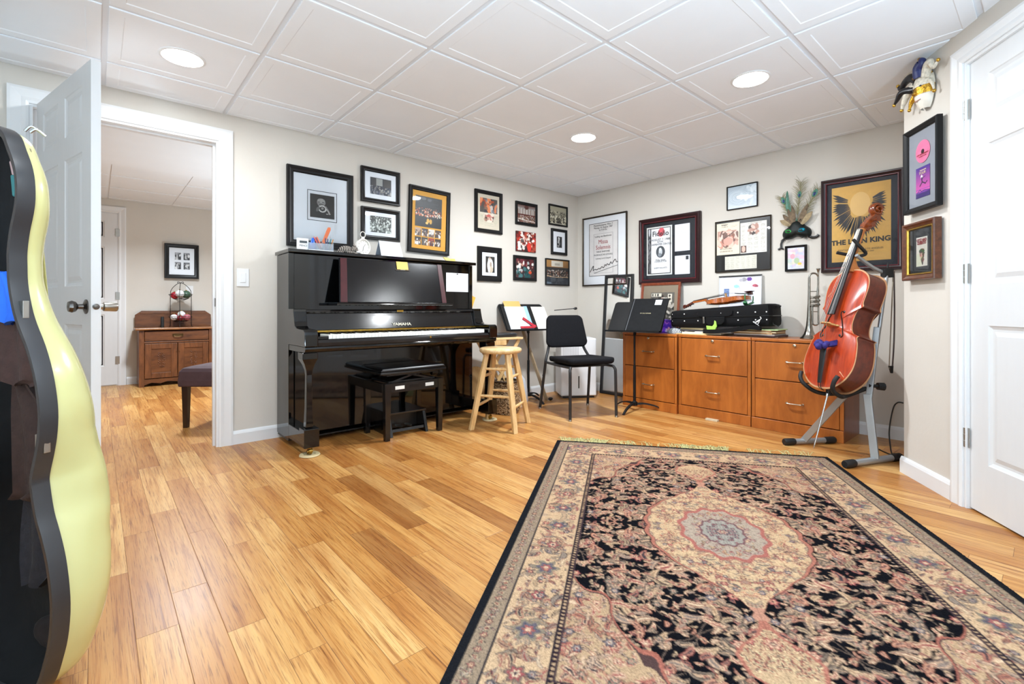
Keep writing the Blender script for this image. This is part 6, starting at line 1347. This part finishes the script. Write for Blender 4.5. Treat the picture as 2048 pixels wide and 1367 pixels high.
# ---------------------------------------------------------------- the far room: sideboard, tiered basket, chair
M_oak = wood('old_oak', '4a260f', '7d4a24', (1.2, 5, 5), 0.45, 0.15, scale=5); M_oak2 = wood('old_oak_upright', '4a260f', '85502a', (5, 5, 1.2), 0.45, 0.15, scale=5)
def sideboard():
    x0, x1, yf, yb = -3.835, -3.095, 3.315, 3.66; cx = (x0 + x1) / 2; h = (x1 - x0) / 2
    t = thing('sideboard', 'small antique oak washstand cupboard with carved doors in the far room', 'sideboard', (cx, yf, 0)); d = yb - yf
    mb = MB(); mb.bx(-h, -h + .05, 0, .05, 0, .655); mb.bx(h - .05, h, 0, .05, 0, .655); mb.bx(-h, -h + .022, .05, d, .02, .655); mb.bx(h - .022, h, .05, d, .02, .655); mb.bx(-h, h, d - .015, d, .08, .655); mb.bx(-h + .05, h - .05, .005, .03, .505, .525); mb.bx(-h + .05, h - .05, .02, d - .02, .09, .11); mb.build('carcass', M_oak2, t, bevel=.003)
    mb = MB(); mb.bx(-h - .035, h + .035, -.03, d, .66, .684); mb.build('top', wood('oak_top', '6e4020', 'a8703c', (1.2, 6, 6), .4, .25), t, bevel=.006)
    pr = [(-h - .02, .684), (-h - .02, .835), (-h + .045, .885), (h - .045, .885), (h + .02, .835), (h + .02, .684)]
    mb = MB(); mb.prism(pr, lambda a, b, q: (a, d - .022 + q * .02, b), 0, 1); mb.build('backboard', M_oak, t, bevel=.004)
    MB().bx(-h + .03, h - .03, d - .027, d - .022, .845, .868).build('backboard_moulding', M_oak, t, bevel=.002)
    dr = MB().bx(-h + .054, h - .054, -.002, .02, .532, .645).build('drawer', M_oak, t, bevel=.003)
    mb = MB(); mb.tube(cr([(-.045, -.006, .60), (-.04, -.022, .585), (0, -.026, .578), (.04, -.022, .585), (.045, -.006, .60)], 4), .004, 8); mb.bx(-.055, .055, -.005, -.002, .578, .612); mb.build('handle', mat('old_brass', '5a4428', .4, .8), dr, smooth=40)
    mb = MB()
    for x in (-.19, -.11, .12, .19): mb.prism([(x - .008, .59), (x, .60), (x + .008, .59), (x, .58)], lambda a, b, q: (a, -.002 - .003 * q, b), 0, 1)
    mb.build('carving', M_oak, dr)
    r_ = random.Random(3)
    for s in (-1, 1):
        a, b = (-h + .054, -.003) if s < 0 else (.003, h - .054)
        mb = MB(); z0, z1 = .095, .50; w = .062
        for q in ((a, a + w, z0, z1), (b - w, b, z0, z1), (a + w, b - w, z0, z0 + w), (a + w, b - w, z1 - w, z1)): mb.bx(q[0], q[1], 0, .02, q[2], q[3])
        dd = mb.build('door', M_oak2, t, bevel=.003)
        MB().bx(a + w - .004, b - w + .004, .009, .018, z0 + w - .004, z1 - w + .004).build('panel', M_oak, dd)
        mb = MB(); c = (a + b) / 2; zc = (z0 + z1) / 2; mb.tube([(c, .008, zc - .09), (c + .004, .008, zc + .02), (c, .008, zc + .09)], .003, 6)
        for i in range(46):
            q = i / 46; zz = zc - .085 + .17 * q; sd = -1 if i % 2 else 1; L = r_.uniform(.012, .045) * (1 - .4 * abs(q - .5)); an = R(r_.uniform(20, 65)); e = (c + sd * L * math.cos(an), zz + L * math.sin(an))
            mb.ball((c + sd * L * math.cos(an), .0085, e[1]), (.009, .003, .005), 8, 5, rotm(0, -an * sd, 0))
        mb.build('leaf_carving', M_oak, dd, smooth=60)
        mb = MB(); mb.cyl((-.012 * -s if False else s * .014, -.004, .40), .005, .01, 10, rotm(R(90))); mb.build('latch', MATS['old_brass'], dd)
    pr = [(-h + .05, .02), (-h + .05, .085), (h - .05, .085), (h - .05, .02), (h - .12, .045), (h - .20, .03), (.10, .05), (0, .038), (-.10, .05), (-h + .20, .03), (-h + .12, .045)]
    mb = MB(); mb.prism(pr, lambda a, b, q: (a, .004 + .02 * q, b), 0, 1); mb.build('apron', M_oak, t)
sideboard()
mb = MB(); mb.loft([sq(.018, 0, 20, .5), sq(.017, .10, 20, .5), sq(.015, .128, 20, .5)]); one(mb, 'black_speaker', M_black, 'small black upright speaker standing on the oak cupboard', 'speaker', (-3.600, 3.50, .6845), smooth=40)
M_wire = mat('dark_wire', '1c1714', 0.5, 0.5)
t = thing('tiered_basket', 'two-tier dark wire basket stand full of ornaments on the oak cupboard', 'basket stand', (-3.420, 3.475, .6845))
for z in (.13, .40):
    mb = MB(); N = 20
    for k, rr_ in ((0, .120), (1, .105), (2, .075), (3, .035)): mb.tube([(rr_ * math.cos(a), rr_ * math.sin(a), z - .02 * k - (.008 * k * k * .4)) for a in [2 * math.pi * i / 28 for i in range(28)]], .0022, 5, close=True)
    for i in range(N):
        a = 2 * math.pi * i / N; c, s = math.cos(a), math.sin(a); mb.tube(cr([(.120 * c, .120 * s, z), (.105 * c, .105 * s, z - .022), (.075 * c, .075 * s, z - .052), (.03 * c, .03 * s, z - .07)], 3), .0015, 4)
    mb.lathe([(0, z - .0705), (.04, z - .0690), (.04, z - .0680), (0, z - .0690)], 20); mb.build('wire_bowl', M_wire, t)
for a0 in (20, 140, 260):
    c, s = math.cos(R(a0)), math.sin(R(a0)); mb = MB(); mb.tube(cr([(.145 * c, .145 * s, 0), (.125 * c, .125 * s, .02), (.123 * c, .123 * s, .13), (.123 * c, .123 * s, .40), (.105 * c, .105 * s, .47), (.05 * c, .05 * s, .525), (.0, .0, .545)], 5), .0035, 6); mb.build('upright', M_wire, t, smooth=60)
mb = MB()
for s in (-1, 1): mb.tube(cr([(0, 0, .540), (s * .012, 0, .553), (s * .028, 0, .555), (s * .030, 0, .545), (s * .022, 0, .543)], 4), .003, 6)
mb.build('finial', M_wire, t, smooth=60)
bx_, by_, bz_ = -3.420, 3.475, .6845; OR = []
for k, (dx, dy, dz, r, c, lab) in enumerate(((-.065, -.035, .388, .042, 'a01c30', 'red ornament ball at the left of the upper wire bowl'), (-.015, -.055, .408, .048, 'e8e6e6', 'white ornament ball at the front of the upper wire bowl'), (.055, -.025, .402, .048, '3f5a48', 'green ornament ball at the right of the upper wire bowl'),
     (.01, .05, .395, .045, 'e2dede', 'white ornament ball at the back of the upper wire bowl'), (-.045, .045, .385, .036, '7a2a2e', 'dark red ornament ball at the back of the upper wire bowl'),
     (-.070, -.03, .120, .038, 'dcd8d6', 'white ornament ball at the left of the lower wire bowl'), (-.010, -.062, .112, .034, '8a2430', 'dark red ornament ball at the front of the lower wire bowl'), (.062, -.03, .120, .040, 'b0606a', 'dusty pink ornament ball at the right of the lower wire bowl'),
     (.01, .01, .155, .042, 'f0eeee', 'white ornament ball topping the lower wire bowl'), (-.03, .055, .125, .038, '9a2434', 'red ornament ball at the back of the lower wire bowl'))):
    o = thing('ornament_ball', lab, 'ornament', (bx_ + dx, by_ + dy, bz_ + dz), 0, 'ornaments in the tiered basket')
    MB().ball((0, 0, 0), r, 18, 12).build('ball', mat('ornament_' + c, c, 0.35, var=0.35, vscale=45, bump=(60, .4)), o, smooth=60); MB().lathe([(.008, r - .003), (.008, r + .008), (0, r + .009)], 12).build('cap', M_gold, o, smooth=40)
def dining_chair():
    M_br = mat('brown_upholstery', '4d383c', 0.85, var=0.15, vscale=12, bump=(40, 0.4)); M_dk = mat('dark_wood_leg', '24130f', 0.35)
    t = thing('dining_chair', 'brown upholstered dining chair beyond the doorway', 'chair', (-3.41, .787, 0), R(230.5))
    for x, y in ((-.20, -.19), (.20, -.19), (-.20, .21), (.20, .21)):
        MB().loft([[(x - w, y - w, z), (x + w, y - w, z), (x + w, y + w, z), (x - w, y + w, z)] for w, z in ((.016, 0), (.023, .335))]).build('leg', M_dk, t, bevel=.002)
    mb = MB()
    def rr(k, z, b=0): return [(sx * (.235 - k), sy * (.235 - k), z) for sx, sy in ((-1, -1), (1, -1), (1, 1), (-1, 1))]
    mb.loft([rr(0, .315), rr(-.002, .36), rr(.004, .43), rr(.02, .455), rr(.06, .468), rr(.12, .473)]); mb.build('seat', M_br, t, bevel=.012, seg=3)
    mb = MB(); mb.loft([[(x, y, z) for x, y in ((-.22, .185), (.22, .185), (.22, .245), (-.22, .245))] if z < .5 else [(x, y + (z - .45) * .18, z) for x, y in ((-.215, .19), (.215, .19), (.215, .24), (-.215, .24))] for z in (.44, .6, .8, .98)]); mb.build('backrest', M_br, t, bevel=.015, seg=3)
dining_chair()

# ---------------------------------------------------------------- rug
def rug():
    Wd, Ln = 1.66, 2.38; HW, HL = Wd / 2, Ln / 2; nx, ny = 260, 372           # one quarter, mirrored four ways
    X = np.linspace(0, HW, nx)[None, :].repeat(ny, 0); Y = np.linspace(0, HL, ny)[:, None].repeat(nx, 1)  # from the rug's centre outwards
    A = np.zeros((ny, nx, 3)); L = lambda c: np.array(lin(c)); NAVY, BEIGE, PINK = '07070d', 'b99f7c', '945a4c'
    def put(m, c, al=1.0): A[m] = A[m] * (1 - al) + L(c) * al
    A[:] = L(NAVY); rs = np.random.RandomState(11)
    bw = .275; fx, fy = HW - bw, HL - bw                                      # field half-size
    ang = np.arctan2(Y / .52, X / .285); wav = 1 + .045 * np.cos(ang * 14)
    # medallion shape: pointed along the length
    yy = np.clip(Y / .53, 0, 1); med_w = np.interp(yy, [0, .15, .3, .42, .55, .68, .8, .88, .95, 1], [.285, .283, .264, .236, .186, .126, .066, .036, .020, .006]) * (1 + .05 * np.abs(np.sin(yy * 15)))
    def inmed(k): return (X < med_w * k) & (Y < .53 * k)
    # pendant
    py = (Y - .655) / .125; pw = np.interp(Y, [.52, .58, .63, .68, .72, .75, .79, .82, .85], [.008, .014, .035, .085, .108, .100, .090, .045, 0]); pend = (Y > .52) & (Y < .85) & (X < pw)
    pend2 = (Y > .60) & (Y < .835) & (X < pw - .011)
    # corner spandrels
    u, v = (fx - X), (fy - Y); sp = (u / .30 + v / .50 + .08 * np.sin(u * 42) + .06 * np.sin(v * 30)); spm = (sp < 1)
    reg = np.zeros((ny, nx), int)                                             # 0 field, 1 medallion, 2 spandrel, 3 border, 4 guard
    def leaf(cx, cy, L_, w, a, cols, rmask=None):
        x0, x1 = max(0, int((cx - L_) / HW * nx)), min(nx, int((cx + L_) / HW * nx) + 2); y0, y1 = max(0, int((cy - L_) / HL * ny)), min(ny, int((cy + L_) / HL * ny) + 2)
        if x1 <= x0 or y1 <= y0: return
        dx, dy = X[y0:y1, x0:x1] - cx, Y[y0:y1, x0:x1] - cy; p = dx * math.cos(a) + dy * math.sin(a); q = -dx * math.sin(a) + dy * math.cos(a); q = q + .35 * p * p / L_ * (1 if w > 0 else -1)
        ww = abs(w) * np.sqrt(np.clip(1 - (p / L_) ** 2, 0, 1)) * (1 - .35 * p / L_); sub = A[y0:y1, x0:x1]; ok = np.abs(p) < L_
        if rmask is not None: ok &= rmask[y0:y1, x0:x1]
        for k, c in zip((1.0, .66, .3), cols):
            m = ok & (np.abs(q) < ww * k) & (np.abs(p) < L_ * (.55 + .45 * k)); sub[m] = L(c)
    def flower(cx, cy, r, cols, mask=None):
        x0, x1 = max(0, int((cx - r) / HW * nx)), min(nx, int((cx + r) / HW * nx) + 2); y0, y1 = max(0, int((cy - r) / HL * ny)), min(ny, int((cy + r) / HL * ny) + 2)
        if x1 <= x0 or y1 <= y0: return
        dx, dy = X[y0:y1, x0:x1] - cx, Y[y0:y1, x0:x1] - cy; d = np.hypot(dx, dy) / (r * (.8 + .2 * np.cos(6 * np.arctan2(dy, dx)))); sub = A[y0:y1, x0:x1]
        for k, c in zip((1, .72, .42, .2), cols):
            m = d < k
            if mask is not None: m &= mask[y0:y1, x0:x1]
            sub[m] = L(c)
    def vine(x0, y0, n, step, a, turn, c, wd, mask):
        for i in range(n):
            for q in range(2):
                ix, iy = int(x0 / HW * nx), int(y0 / HL * ny)
                if 0 <= ix < nx and 0 <= iy < ny:
                    sl = (slice(max(0, iy - wd), iy + wd + 1), slice(max(0, ix - wd), ix + wd + 1)); m = mask[sl]; A[sl][m] = L(c)
                x0 += step * math.cos(a) / 2; y0 += step * math.sin(a) / 2
            a += turn * math.sin(i * .23)
    LC = [('5a4a44', 'a88a72', '7a6a60'), ('8a5a4a', 'b0826a', '6a4a44'), ('4a3a34', 'ab9274', '6a584a'), ('a07a64', 'c2a486', '8a4e48'), ('7e4a44', '9a6a5a', '3a3236'), ('6e5c4c', 'bb9c7c', '94785e'), ('7a6a5c', '54483f', 'a88a70'), ('ab8c72', '7e5a4c', 'c0a688')]
    FC = [('6a3c3c', 'a8645a', 'c2a080', '4a2c30'), ('403c42', '75696a', 'b4a08a', '7c3c40'), ('8a4c46', 'c09a80', '5a3438', 'c8b090'), ('4a4844', '8c7a68', 'b08a74', '6c2e38')]
    field = (X < fx) & (Y < fy)
    fm = field & ~spm
    for i in range(26): vine(rs.uniform(0, fx), rs.uniform(0, fy), 60, .008, rs.uniform(0, 6.28), rs.choice([-.12, .12]), '6c5a4e', 0, fm)
    for i in range(1100):
        c = LC[rs.randint(len(LC))]; s = rs.uniform(.010, .042) if i < 420 else rs.uniform(.007, .017); leaf(rs.uniform(0, fx), rs.uniform(0, fy), s, s * rs.uniform(.28, .5) * rs.choice([-1, 1]), rs.uniform(0, 6.28), c, fm)
    for i in range(46): flower(rs.uniform(0, fx), rs.uniform(0, fy), rs.uniform(.010, .022), FC[rs.randint(4)], fm)
    # spandrels
    put(spm & field, PINK); put((sp < .972) & field, '4a3634'); put((sp < .955) & field, 'a68a6c'); smk = (sp < .945) & field
    for i in range(380): c = LC[rs.randint(len(LC))]; s = rs.uniform(.008, .030); leaf(fx - rs.uniform(0, .3), fy - rs.uniform(0, .46), s, s * rs.uniform(.22, .42) * rs.choice([-1, 1]), rs.uniform(0, 6.28), (c[0], 'b99a80' if i % 3 else 'a06a58', c[2]), smk)
    for i in range(22): flower(fx - rs.uniform(0, .26), fy - rs.uniform(0, .42), rs.uniform(.010, .022), FC[rs.randint(4)], smk)
    # medallion and pendants
    put(inmed(1.04), NAVY); put(inmed(1.025), '9c6454'); put(inmed(.975), '5a4440'); put(inmed(.965), 'b89c7a'); mm = inmed(.96)
    for i in range(520): c = LC[rs.randint(len(LC))]; s = rs.uniform(.006, .024); leaf(rs.uniform(0, .29), rs.uniform(0, .5), s, s * rs.uniform(.2, .36) * rs.choice([-1, 1]), rs.uniform(0, 6.28), ('6a5048' if i % 3 else '9c5a4c', ('bfa47e', 'a8806a', '9a8c78')[i % 3], c[2]), mm)
    for i in range(26): flower(rs.uniform(0, .26), rs.uniform(0, .46), rs.uniform(.008, .015), FC[rs.randint(4)], mm)
    d = np.hypot(X / .165, Y / .225) * (1 + .05 * np.cos(np.arctan2(Y / .225, X / .165) * 12)); put(d < 1, '9a5e54'); put(d < .9, '9c8c7c'); dm = d < .88
    for i in range(70): c = LC[rs.randint(len(LC))]; s = rs.uniform(.006, .020); leaf(rs.uniform(0, .16), rs.uniform(0, .22), s, s * .4, rs.uniform(0, 6.28), ('5c4a4c', '8c5652', 'a89a8c') if i % 2 else c, dm)
    d2 = d / .52; put(d2 < 1, '6a4a4c'); put(d2 < .9, '8e887e')
    for k in range(16): flower(.06 * rs.uniform(0, 1), .10 * rs.uniform(0, 1), .010, ('4a464c', '7c4a4c', 'a89c90', '54343a'), d2 < .88)
    flower(0, 0, .03, ('5a4a4e', 'a88c7c', '7c4448', 'c2b090'))
    put(pend, '9c6454'); put(pend2, 'ae9272')
    for i in range(170): s = rs.uniform(.006, .020); leaf(rs.uniform(0, .12), rs.uniform(.55, .77), s, s * .35 * rs.choice([-1, 1]), rs.uniform(0, 6.28), ('8a5448', 'c4ac86', '5a4a44'), pend2)
    flower(0, .66, .026, FC[2], pend2); flower(.06, .66, .018, FC[0], pend2)
    stem = (X < .012 + .010 * np.abs(np.sin(Y * 60))) & (Y > .50) & (Y < .56); put(stem, 'a87a66')
    # borders
    e = np.minimum(HW - X, HL - Y); bd = e < bw
    put(bd, '3a2c30'); put((e < bw - .006), 'a08468'); put((e < bw - .016), '2a2228'); put((e < bw - .023), 'b59878'); bm = (e < bw - .023) & (e > .095)
    along = np.where((HW - X) < (HL - Y), Y, X)
    dash = (e > bw - .016) & (e < bw - .007) & ((along * 60) % 1 < .5); put(dash, '241820')
    for i in range(560):
        side = rs.rand() < .62; q = rs.uniform(.105, bw - .03); cx, cy = ((HW - q, rs.uniform(0, HL)) if side else (rs.uniform(0, HW), HL - q)); c = LC[rs.randint(len(LC))]; s = rs.uniform(.007, .032)
        leaf(cx, cy, s, s * rs.uniform(.22, .42) * rs.choice([-1, 1]), rs.uniform(0, 6.28), (c[0], 'a58c70' if i % 2 else '86786a', c[2]), bm)
    for k in range(7):
        for (cx, cy) in ((HW - .175, .09 + k * .165), (.085 + k * .165, HL - .175)):
            if cx < HW - .06 and cy < HL - .06: flower(cx, cy, .050 if k % 2 == 0 else .034, [('7c7060', '57525a', '8e5450', 'bca084'), ('6c5a50', '8c4a4a', 'bca68a', '4a3a40')][k % 2], bm)
    for i in range(90):
        side = rs.rand() < .62; q = rs.uniform(.11, bw - .035); cx, cy = ((HW - q, rs.uniform(0, HL)) if side else (rs.uniform(0, HW), HL - q)); flower(cx, cy, rs.uniform(.008, .017), FC[rs.randint(4)], bm)
    put((e < .095), '2e2a2e'); put((e < .088), '8a7763'); gm = (e < .086) & (e > .030)
    for k in range(44):
        for (cx, cy) in ((HW - .058, k * .0285), (k * .0285, HL - .058)): flower(cx, cy, .0155, [('5a4c44', '8e5650', 'b99c7c', '6a4040'), ('4a4440', 'b09a7c', '8a4e44', '4c4444')][k % 2], gm); 
    for i in range(150):
        side = rs.rand() < .6; q = rs.uniform(.034, .082); cx, cy = ((HW - q, rs.uniform(0, HL)) if side else (rs.uniform(0, HW), HL - q)); s = rs.uniform(.006, .012); leaf(cx, cy, s, s * .5, rs.uniform(0, 6.28), ('5c544c', 'a3937f', '7e5a52'), gm)
    put((e < .030), '15161a')
    # soft worn look, four-way mirror
    for it in range(1): A = (A * 2 + np.roll(A, 1, 0) + np.roll(A, 1, 1)) / 4
    A *= (1 + .5 * (rs.rand(ny, nx, 1) - .5)); full = np.concatenate([A[:, ::-1], A[:, 1:]], 1); full = np.concatenate([full[::-1], full[1:]], 0); full = np.clip(full * np.array([1.0, .97, .95]), 0, 1)
    N_y, N_x = full.shape[:2]; gx, gy = np.meshgrid(np.linspace(0, Wd, N_x), np.linspace(0, -Ln, N_y)); gz = .0085 + .0022 * rs.rand(N_y, N_x)
    ed = (gx <= 0) | (gx >= Wd) | (gy >= 0) | (gy <= -Ln); gz[ed] = .001
    t = thing('area_rug', 'large oriental rug with a navy field and beige medallion on the wood floor', 'rug', (-1.817, -1.385, 0), R(-54.13))
    m = print_mat('rug_pile', 0.95, (420, .55, .004), 0.08)
    o = color_grid('pile', np.stack([gx, gy, gz], -1).reshape(-1, 3), full.reshape(-1, 3), N_x, N_y, t, m)
    MB().bx(.001, Wd - .001, -Ln + .001, -.001, 0, .0075).build('backing', mat('rug_backing', '1b1b20', 0.95), t)
    mb = MB(); r_ = random.Random(12)
    for a, b, n in ((.03, .33, 110), (.20, .5, 30), (.80, 1.10, 120), (.5, .8, 22), (1.2, 1.62, 26)):
        for i in range(n):
            x = r_.uniform(a, b); L_ = r_.uniform(.04, .095); an = r_.gauss(0, .5); mb.tube([(x, 0, .006), (x + L_ * .5 * math.sin(an), L_ * .5, .012 + r_.uniform(0, .014)), (x + L_ * math.sin(an), L_, .004)], [.002, .0018, .001], 4)
    tag(mb.build('fringe', mat('fringe_wool', 'b9b27c', 0.9, var=0.25, vscale=40), t), 'yellow-green wool fringe', None, None, 'stuff')
rug()

# ---------------------------------------------------------------- open cello case in the foreground
def case():
    a = R(-60); Wv = Vector((math.cos(a), math.sin(a), 0)); N = Vector((-.8660, -.5, 0))             # opening faces N; Wv runs to the near side
    O = Vector((-4.285, -2.115, 0)); S_ = .953; cen = -.175
    t = thing('cello_case', 'tall open pale yellow-green fibreglass cello case lined in black', 'instrument case', O + Wv * cen * S_)
    rim = [(-.174, 1.372), (-.143, 1.362), (-.114, 1.342), (-.095, 1.309), (-.073, 1.269), (-.062, 1.231), (-.060, 1.188), (-.067, 1.152), (-.082, 1.109), (-.092, 1.06), (-.092, 1.023), (-.089, .979), (-.074, .923), (-.054, .88), (-.020, .826), (.007, .766), (.023, .707), (.028, .659), (.023, .61), (.012, .567), (-.004, .517), (-.002, .487), (.013, .429), (.034, .384), (.056, .327), (.070, .259), (.073, .200), (.064, .138), (.047, .087), (.023, .033), (-.010, .0), (-.07, -.030), (-.13, -.040), (-.175, -.042)]
    rim = [((w - cen) * S_, (z + .042) * S_) for w, z in rim]
    pts = [(p.x, p.z) for p in cr([(w, 0, z) for w, z in rim], 3)]; pts = pts + [(-w, z) for w, z in pts[-2:0:-1]]
    def hw_wide(z): return .205 if z > .2 else .225
    def smooth_w(w, z, q):
        """towards the back the waist fills out"""
        s = 1 if w >= 0 else -1; aw = abs(w)
        if .36 < z < .70: aw = aw + q * max(0, (.176 - aw)) * .9
        if .36 < z < .62: aw += q * .03 * math.sin(math.pi * (z - .36) / .26)
        return s * aw
    def D(z): return float(np.interp(z, [0, .2, .45, .62, .8, 1.0, 1.4], [.105, .12, .142, .118, .092, .060, .052]))
    def P3(w, z, d): return Wv * w - N * d + Vector((0, 0, z))
    zc = .62
    def ring(frac, ins):
        out = []
        for w, z in pts:
            w2 = smooth_w(w, z, min(1, frac * 1.2)); k = max(.0, 1 - ins / max(.05, abs(w2))) if abs(w2) > .012 else .5
            zz = zc + (z - zc) * (1 - ins * .55 / .62); out.append(P3(w2 * k, zz, D(z) * frac))
        return out
    rings = [ring(f, i) for f, i in ((0, 0), (.25, .003), (.5, .010), (.70, .022), (.85, .038), (.95, .060), (1.0, .090))]
    Ms = mat('pale_fibreglass', 'c6c288', 0.24, var=0.05, vscale=3, coat=0.35)
    mb = MB(); mb.loft(rings, cap=False); n = len(pts)
    b = len(mb.v) - n; c = sum((Vector(p) for p in mb.v[b:]), Vector()) / n
    inner = [tuple(c + (Vector(p) - c) * .5 - N * .004) for p in mb.v[b:]]; b2 = len(mb.v); mb.v += inner
    for j in range(n): mb.f.append([b + j, b + (j + 1) % n, b2 + (j + 1) % n, b2 + j]); mb.m.append(0)
    b3 = len(mb.v); mb.v.append(tuple(c - N * .005))
    for j in range(n): mb.f.append([b2 + j, b2 + (j + 1) % n, b3]); mb.m.append(0)
    mb.build('shell', Ms, t, smooth=50)
    # lining just inside the shell
    Ml = mat('black_lining', '0a090a', 0.95, var=0.3, vscale=30, bump=(60, 0.5))
    lr = [[tuple(Vector(p) + N * g_) for p in ring(f, i + .008)] for f, i, g_ in ((-.01, 0, 0), (.25, .003, .002), (.5, .010, .004), (.70, .022, .006), (.85, .038, .008), (.95, .062, .010), (.97, .095, .012))]
    mb = MB(); mb.loft(lr, cap=False); b = len(mb.v) - n; c = sum((Vector(p) for p in mb.v[b:]), Vector()) / n; mb.v.append(tuple(c))
    for j in range(n): mb.f.append([b + j, b + (j + 1) % n, len(mb.v) - 1]); mb.m.append(0)
    mb.build('lining', Ml, t, smooth=50)
    # rubber rim strip around the opening
    prof = [(-.004, .0), (.0035, .0), (.0045, -.016), (.0035, -.033), (-.004, -.034), (-.012, -.030), (-.012, -.004)]
    mb = MB(); rr = []; m_ = len(pts)
    for j in range(m_):
        w, z = pts[j]; w0, z0 = pts[j - 1]; w1, z1 = pts[(j + 1) % m_]; tx, tz = w1 - w0, z1 - z0; L_ = math.hypot(tx, tz) + 1e-9; nx_, nz_ = -tz / L_, tx / L_
        if abs(w) <= .03: nx_, nz_ = 0, (1 if z > zc else -1)
        rr.append([P3(w + nx_ * q, z + nz_ * q, d_) for q, d_ in prof])
    rr.append(rr[0]); mb.loft(rr, cap=False); mb.build('rim_strip', mat('rubber_rim', '2d2c2e', 0.33, var=0.15), t, smooth=40)
    for z, w in ((.913, .108), (.610, .186)):
        mb = MB(); mb.bx(-.006, .006, -.017, .017, -.02, .02, rotm(0, 0, a + R(90)), P3(w * S_, z, -.012) if False else P3(w - .012, z, -.017)); h = mb.build('hinge_plate', M_steel, t, bevel=.001)
    mb = MB(); mb.tube(cr([P3(.03, 1.348, .02), P3(.035, 1.362, .03), P3(.04, 1.352, .045)], 4), .003, 6); mb.tube(cr([P3(.05, 1.342, .02), P3(.055, 1.352, .03), P3(.06, 1.34, .045)], 4), .003, 6); mb.build('strap_loop', M_steel, t)
    # padded blocks in the lining
    Mb = mat('brown_black_plush', '1c1312', 0.95, var=0.3, vscale=40, bump=(90, 0.6))
    for w, z, d_, sz in ((.10, .17, .09, (.045, .030, .09)), (.04, .09, .08, (.08, .03, .04))):
        mb = MB(); mb.ball(P3(w, z, d_), sz, 16, 10, rotm(0, 0, a)); mb.build('padding', Mb, t, smooth=60)
    base = O + Wv * cen * S_; G = lambda w, z, d_: base + P3(w, z, d_)
    def drape(name, label, cat, rows, m, d0, amp, seed):
        """hanging cloth inside the case; rows = (z, w0, w1)"""
        r_ = random.Random(seed); o = G(rows[0][1], rows[0][0], d0); mb = MB(); L_ = []
        ph = r_.uniform(0, 6)
        for z, w0, w1 in rows:
            f = []; K = 14
            for i in range(K): q = i / (K - 1); f.append(G(w0 + (w1 - w0) * q, z + .006 * math.sin(q * 9 + ph), d0 + amp * math.sin(q * 11 + ph + z * 4)) - o)
            L_.append(f + [p - N * .012 for p in reversed(f)])
        mb.loft(L_); return one(mb, name, m, label, cat, o, smooth=60)
    drape('blue_cloth', 'bright blue cloth hanging inside the open cello case', 'cloth', [(1.00, -.02, .02), (.97, -.03, .066), (.94, -.03, .085), (.905, -.03, .088), (.88, -.03, .06)], mat('bright_blue_cloth', '1d63d8', 0.75, var=0.15, bump=(30, .6)), -.005, .008, 3)
    drape('brown_garment', 'dark brown garment hanging in the cello case below the blue cloth', 'garment', [(.90, -.04, .085), (.82, -.04, .10), (.74, -.04, .105), (.73, -.04, .06)], mat('brown_knit', '3f2b27', 0.95, var=0.2, vscale=40, bump=(160, .7)), .012, .006, 4)
    drape('brown_garment', 'second brown garment hanging lower in the cello case beside the bow', 'garment', [(.73, -.05, .03), (.66, -.05, .11), (.56, -.04, .125), (.46, -.03, .130), (.44, -.05, .07)], mat('dark_brown_knit', '35241f', 0.95, var=0.2, vscale=40, bump=(160, .7)), .030, .008, 5)
    drape('black_cloth', 'charcoal cloth at the bottom of the cello case behind the bow', 'cloth', [(.45, -.03, .10), (.36, -.04, .12), (.28, -.04, .11), (.22, -.03, .04)], mat('charcoal_cloth', '23232a', 0.95, var=0.25, vscale=50, bump=(180, .7)), .045, .006, 6)
    o = G(.16, .30, .045); tb = thing('cello_bow', 'cello bow with pale hair standing upright inside the open cello case', 'bow', o)
    mb = MB(); mb.beam(G(.142, .30, .020) - o, G(.147, .70, .024) - o, .013, .002, up=N); mb.build('hair', mat('pale_horsehair', 'b9ac96', 0.6), tb)
    mb = MB(); mb.tube([G(.158, .295, .030) - o, G(.160, .50, .034) - o, G(.163, .74, .032) - o], .0055, 10); mb.build('stick', wood('bow_stick', '4a2410', '7e4a22', (9, 9, 2), .3, .4), tb, smooth=60)
    mb = MB(); mb.box(G(.150, .712, .028) - o, (.022, .014, .03), rotm(0, 0, a)); mb.build('tip', M_ivory, tb, bevel=.003)
    o = G(.045, 1.245, .012); mb = MB()
    tp = thing('zip_pouch', 'small pink and teal pouch tucked in the top of the cello case', 'pouch', o)
    q = [(-.052, .030), (.030, .036), (.026, -.006), (.002, -.022), (-.040, -.006)]
    mb.prism(q, lambda u_, v_, s_: Wv * u_ + N * (s_) + Vector((0, 0, v_)), -.006, .006); mb.build('pink_half', mat('dusty_pink', 'a88c8a', 0.6), tp, bevel=.004)
    q = [(-.044, -.004), (.028, -.008), (.030, -.035), (-.008, -.062), (-.036, -.058)]
    mb = MB(); mb.prism(q, lambda u_, v_, s_: Wv * u_ + N * s_ + Vector((0, 0, v_)), -.007, .007); mb.build('teal_half', mat('teal_cloth', '2f6e70', 0.6), tp, bevel=.004)
    mb = MB(); mb.tube(cr([Wv * .0 + Vector((0, 0, .036)), Wv * .006 + Vector((0, 0, .055)), Wv * .022 + Vector((0, 0, .052)), Wv * .026 + Vector((0, 0, .036))], 5), .002, 6); mb.build('cord_loop', mat('tan_cord', '8a7a5c', 0.7), tp)
case()
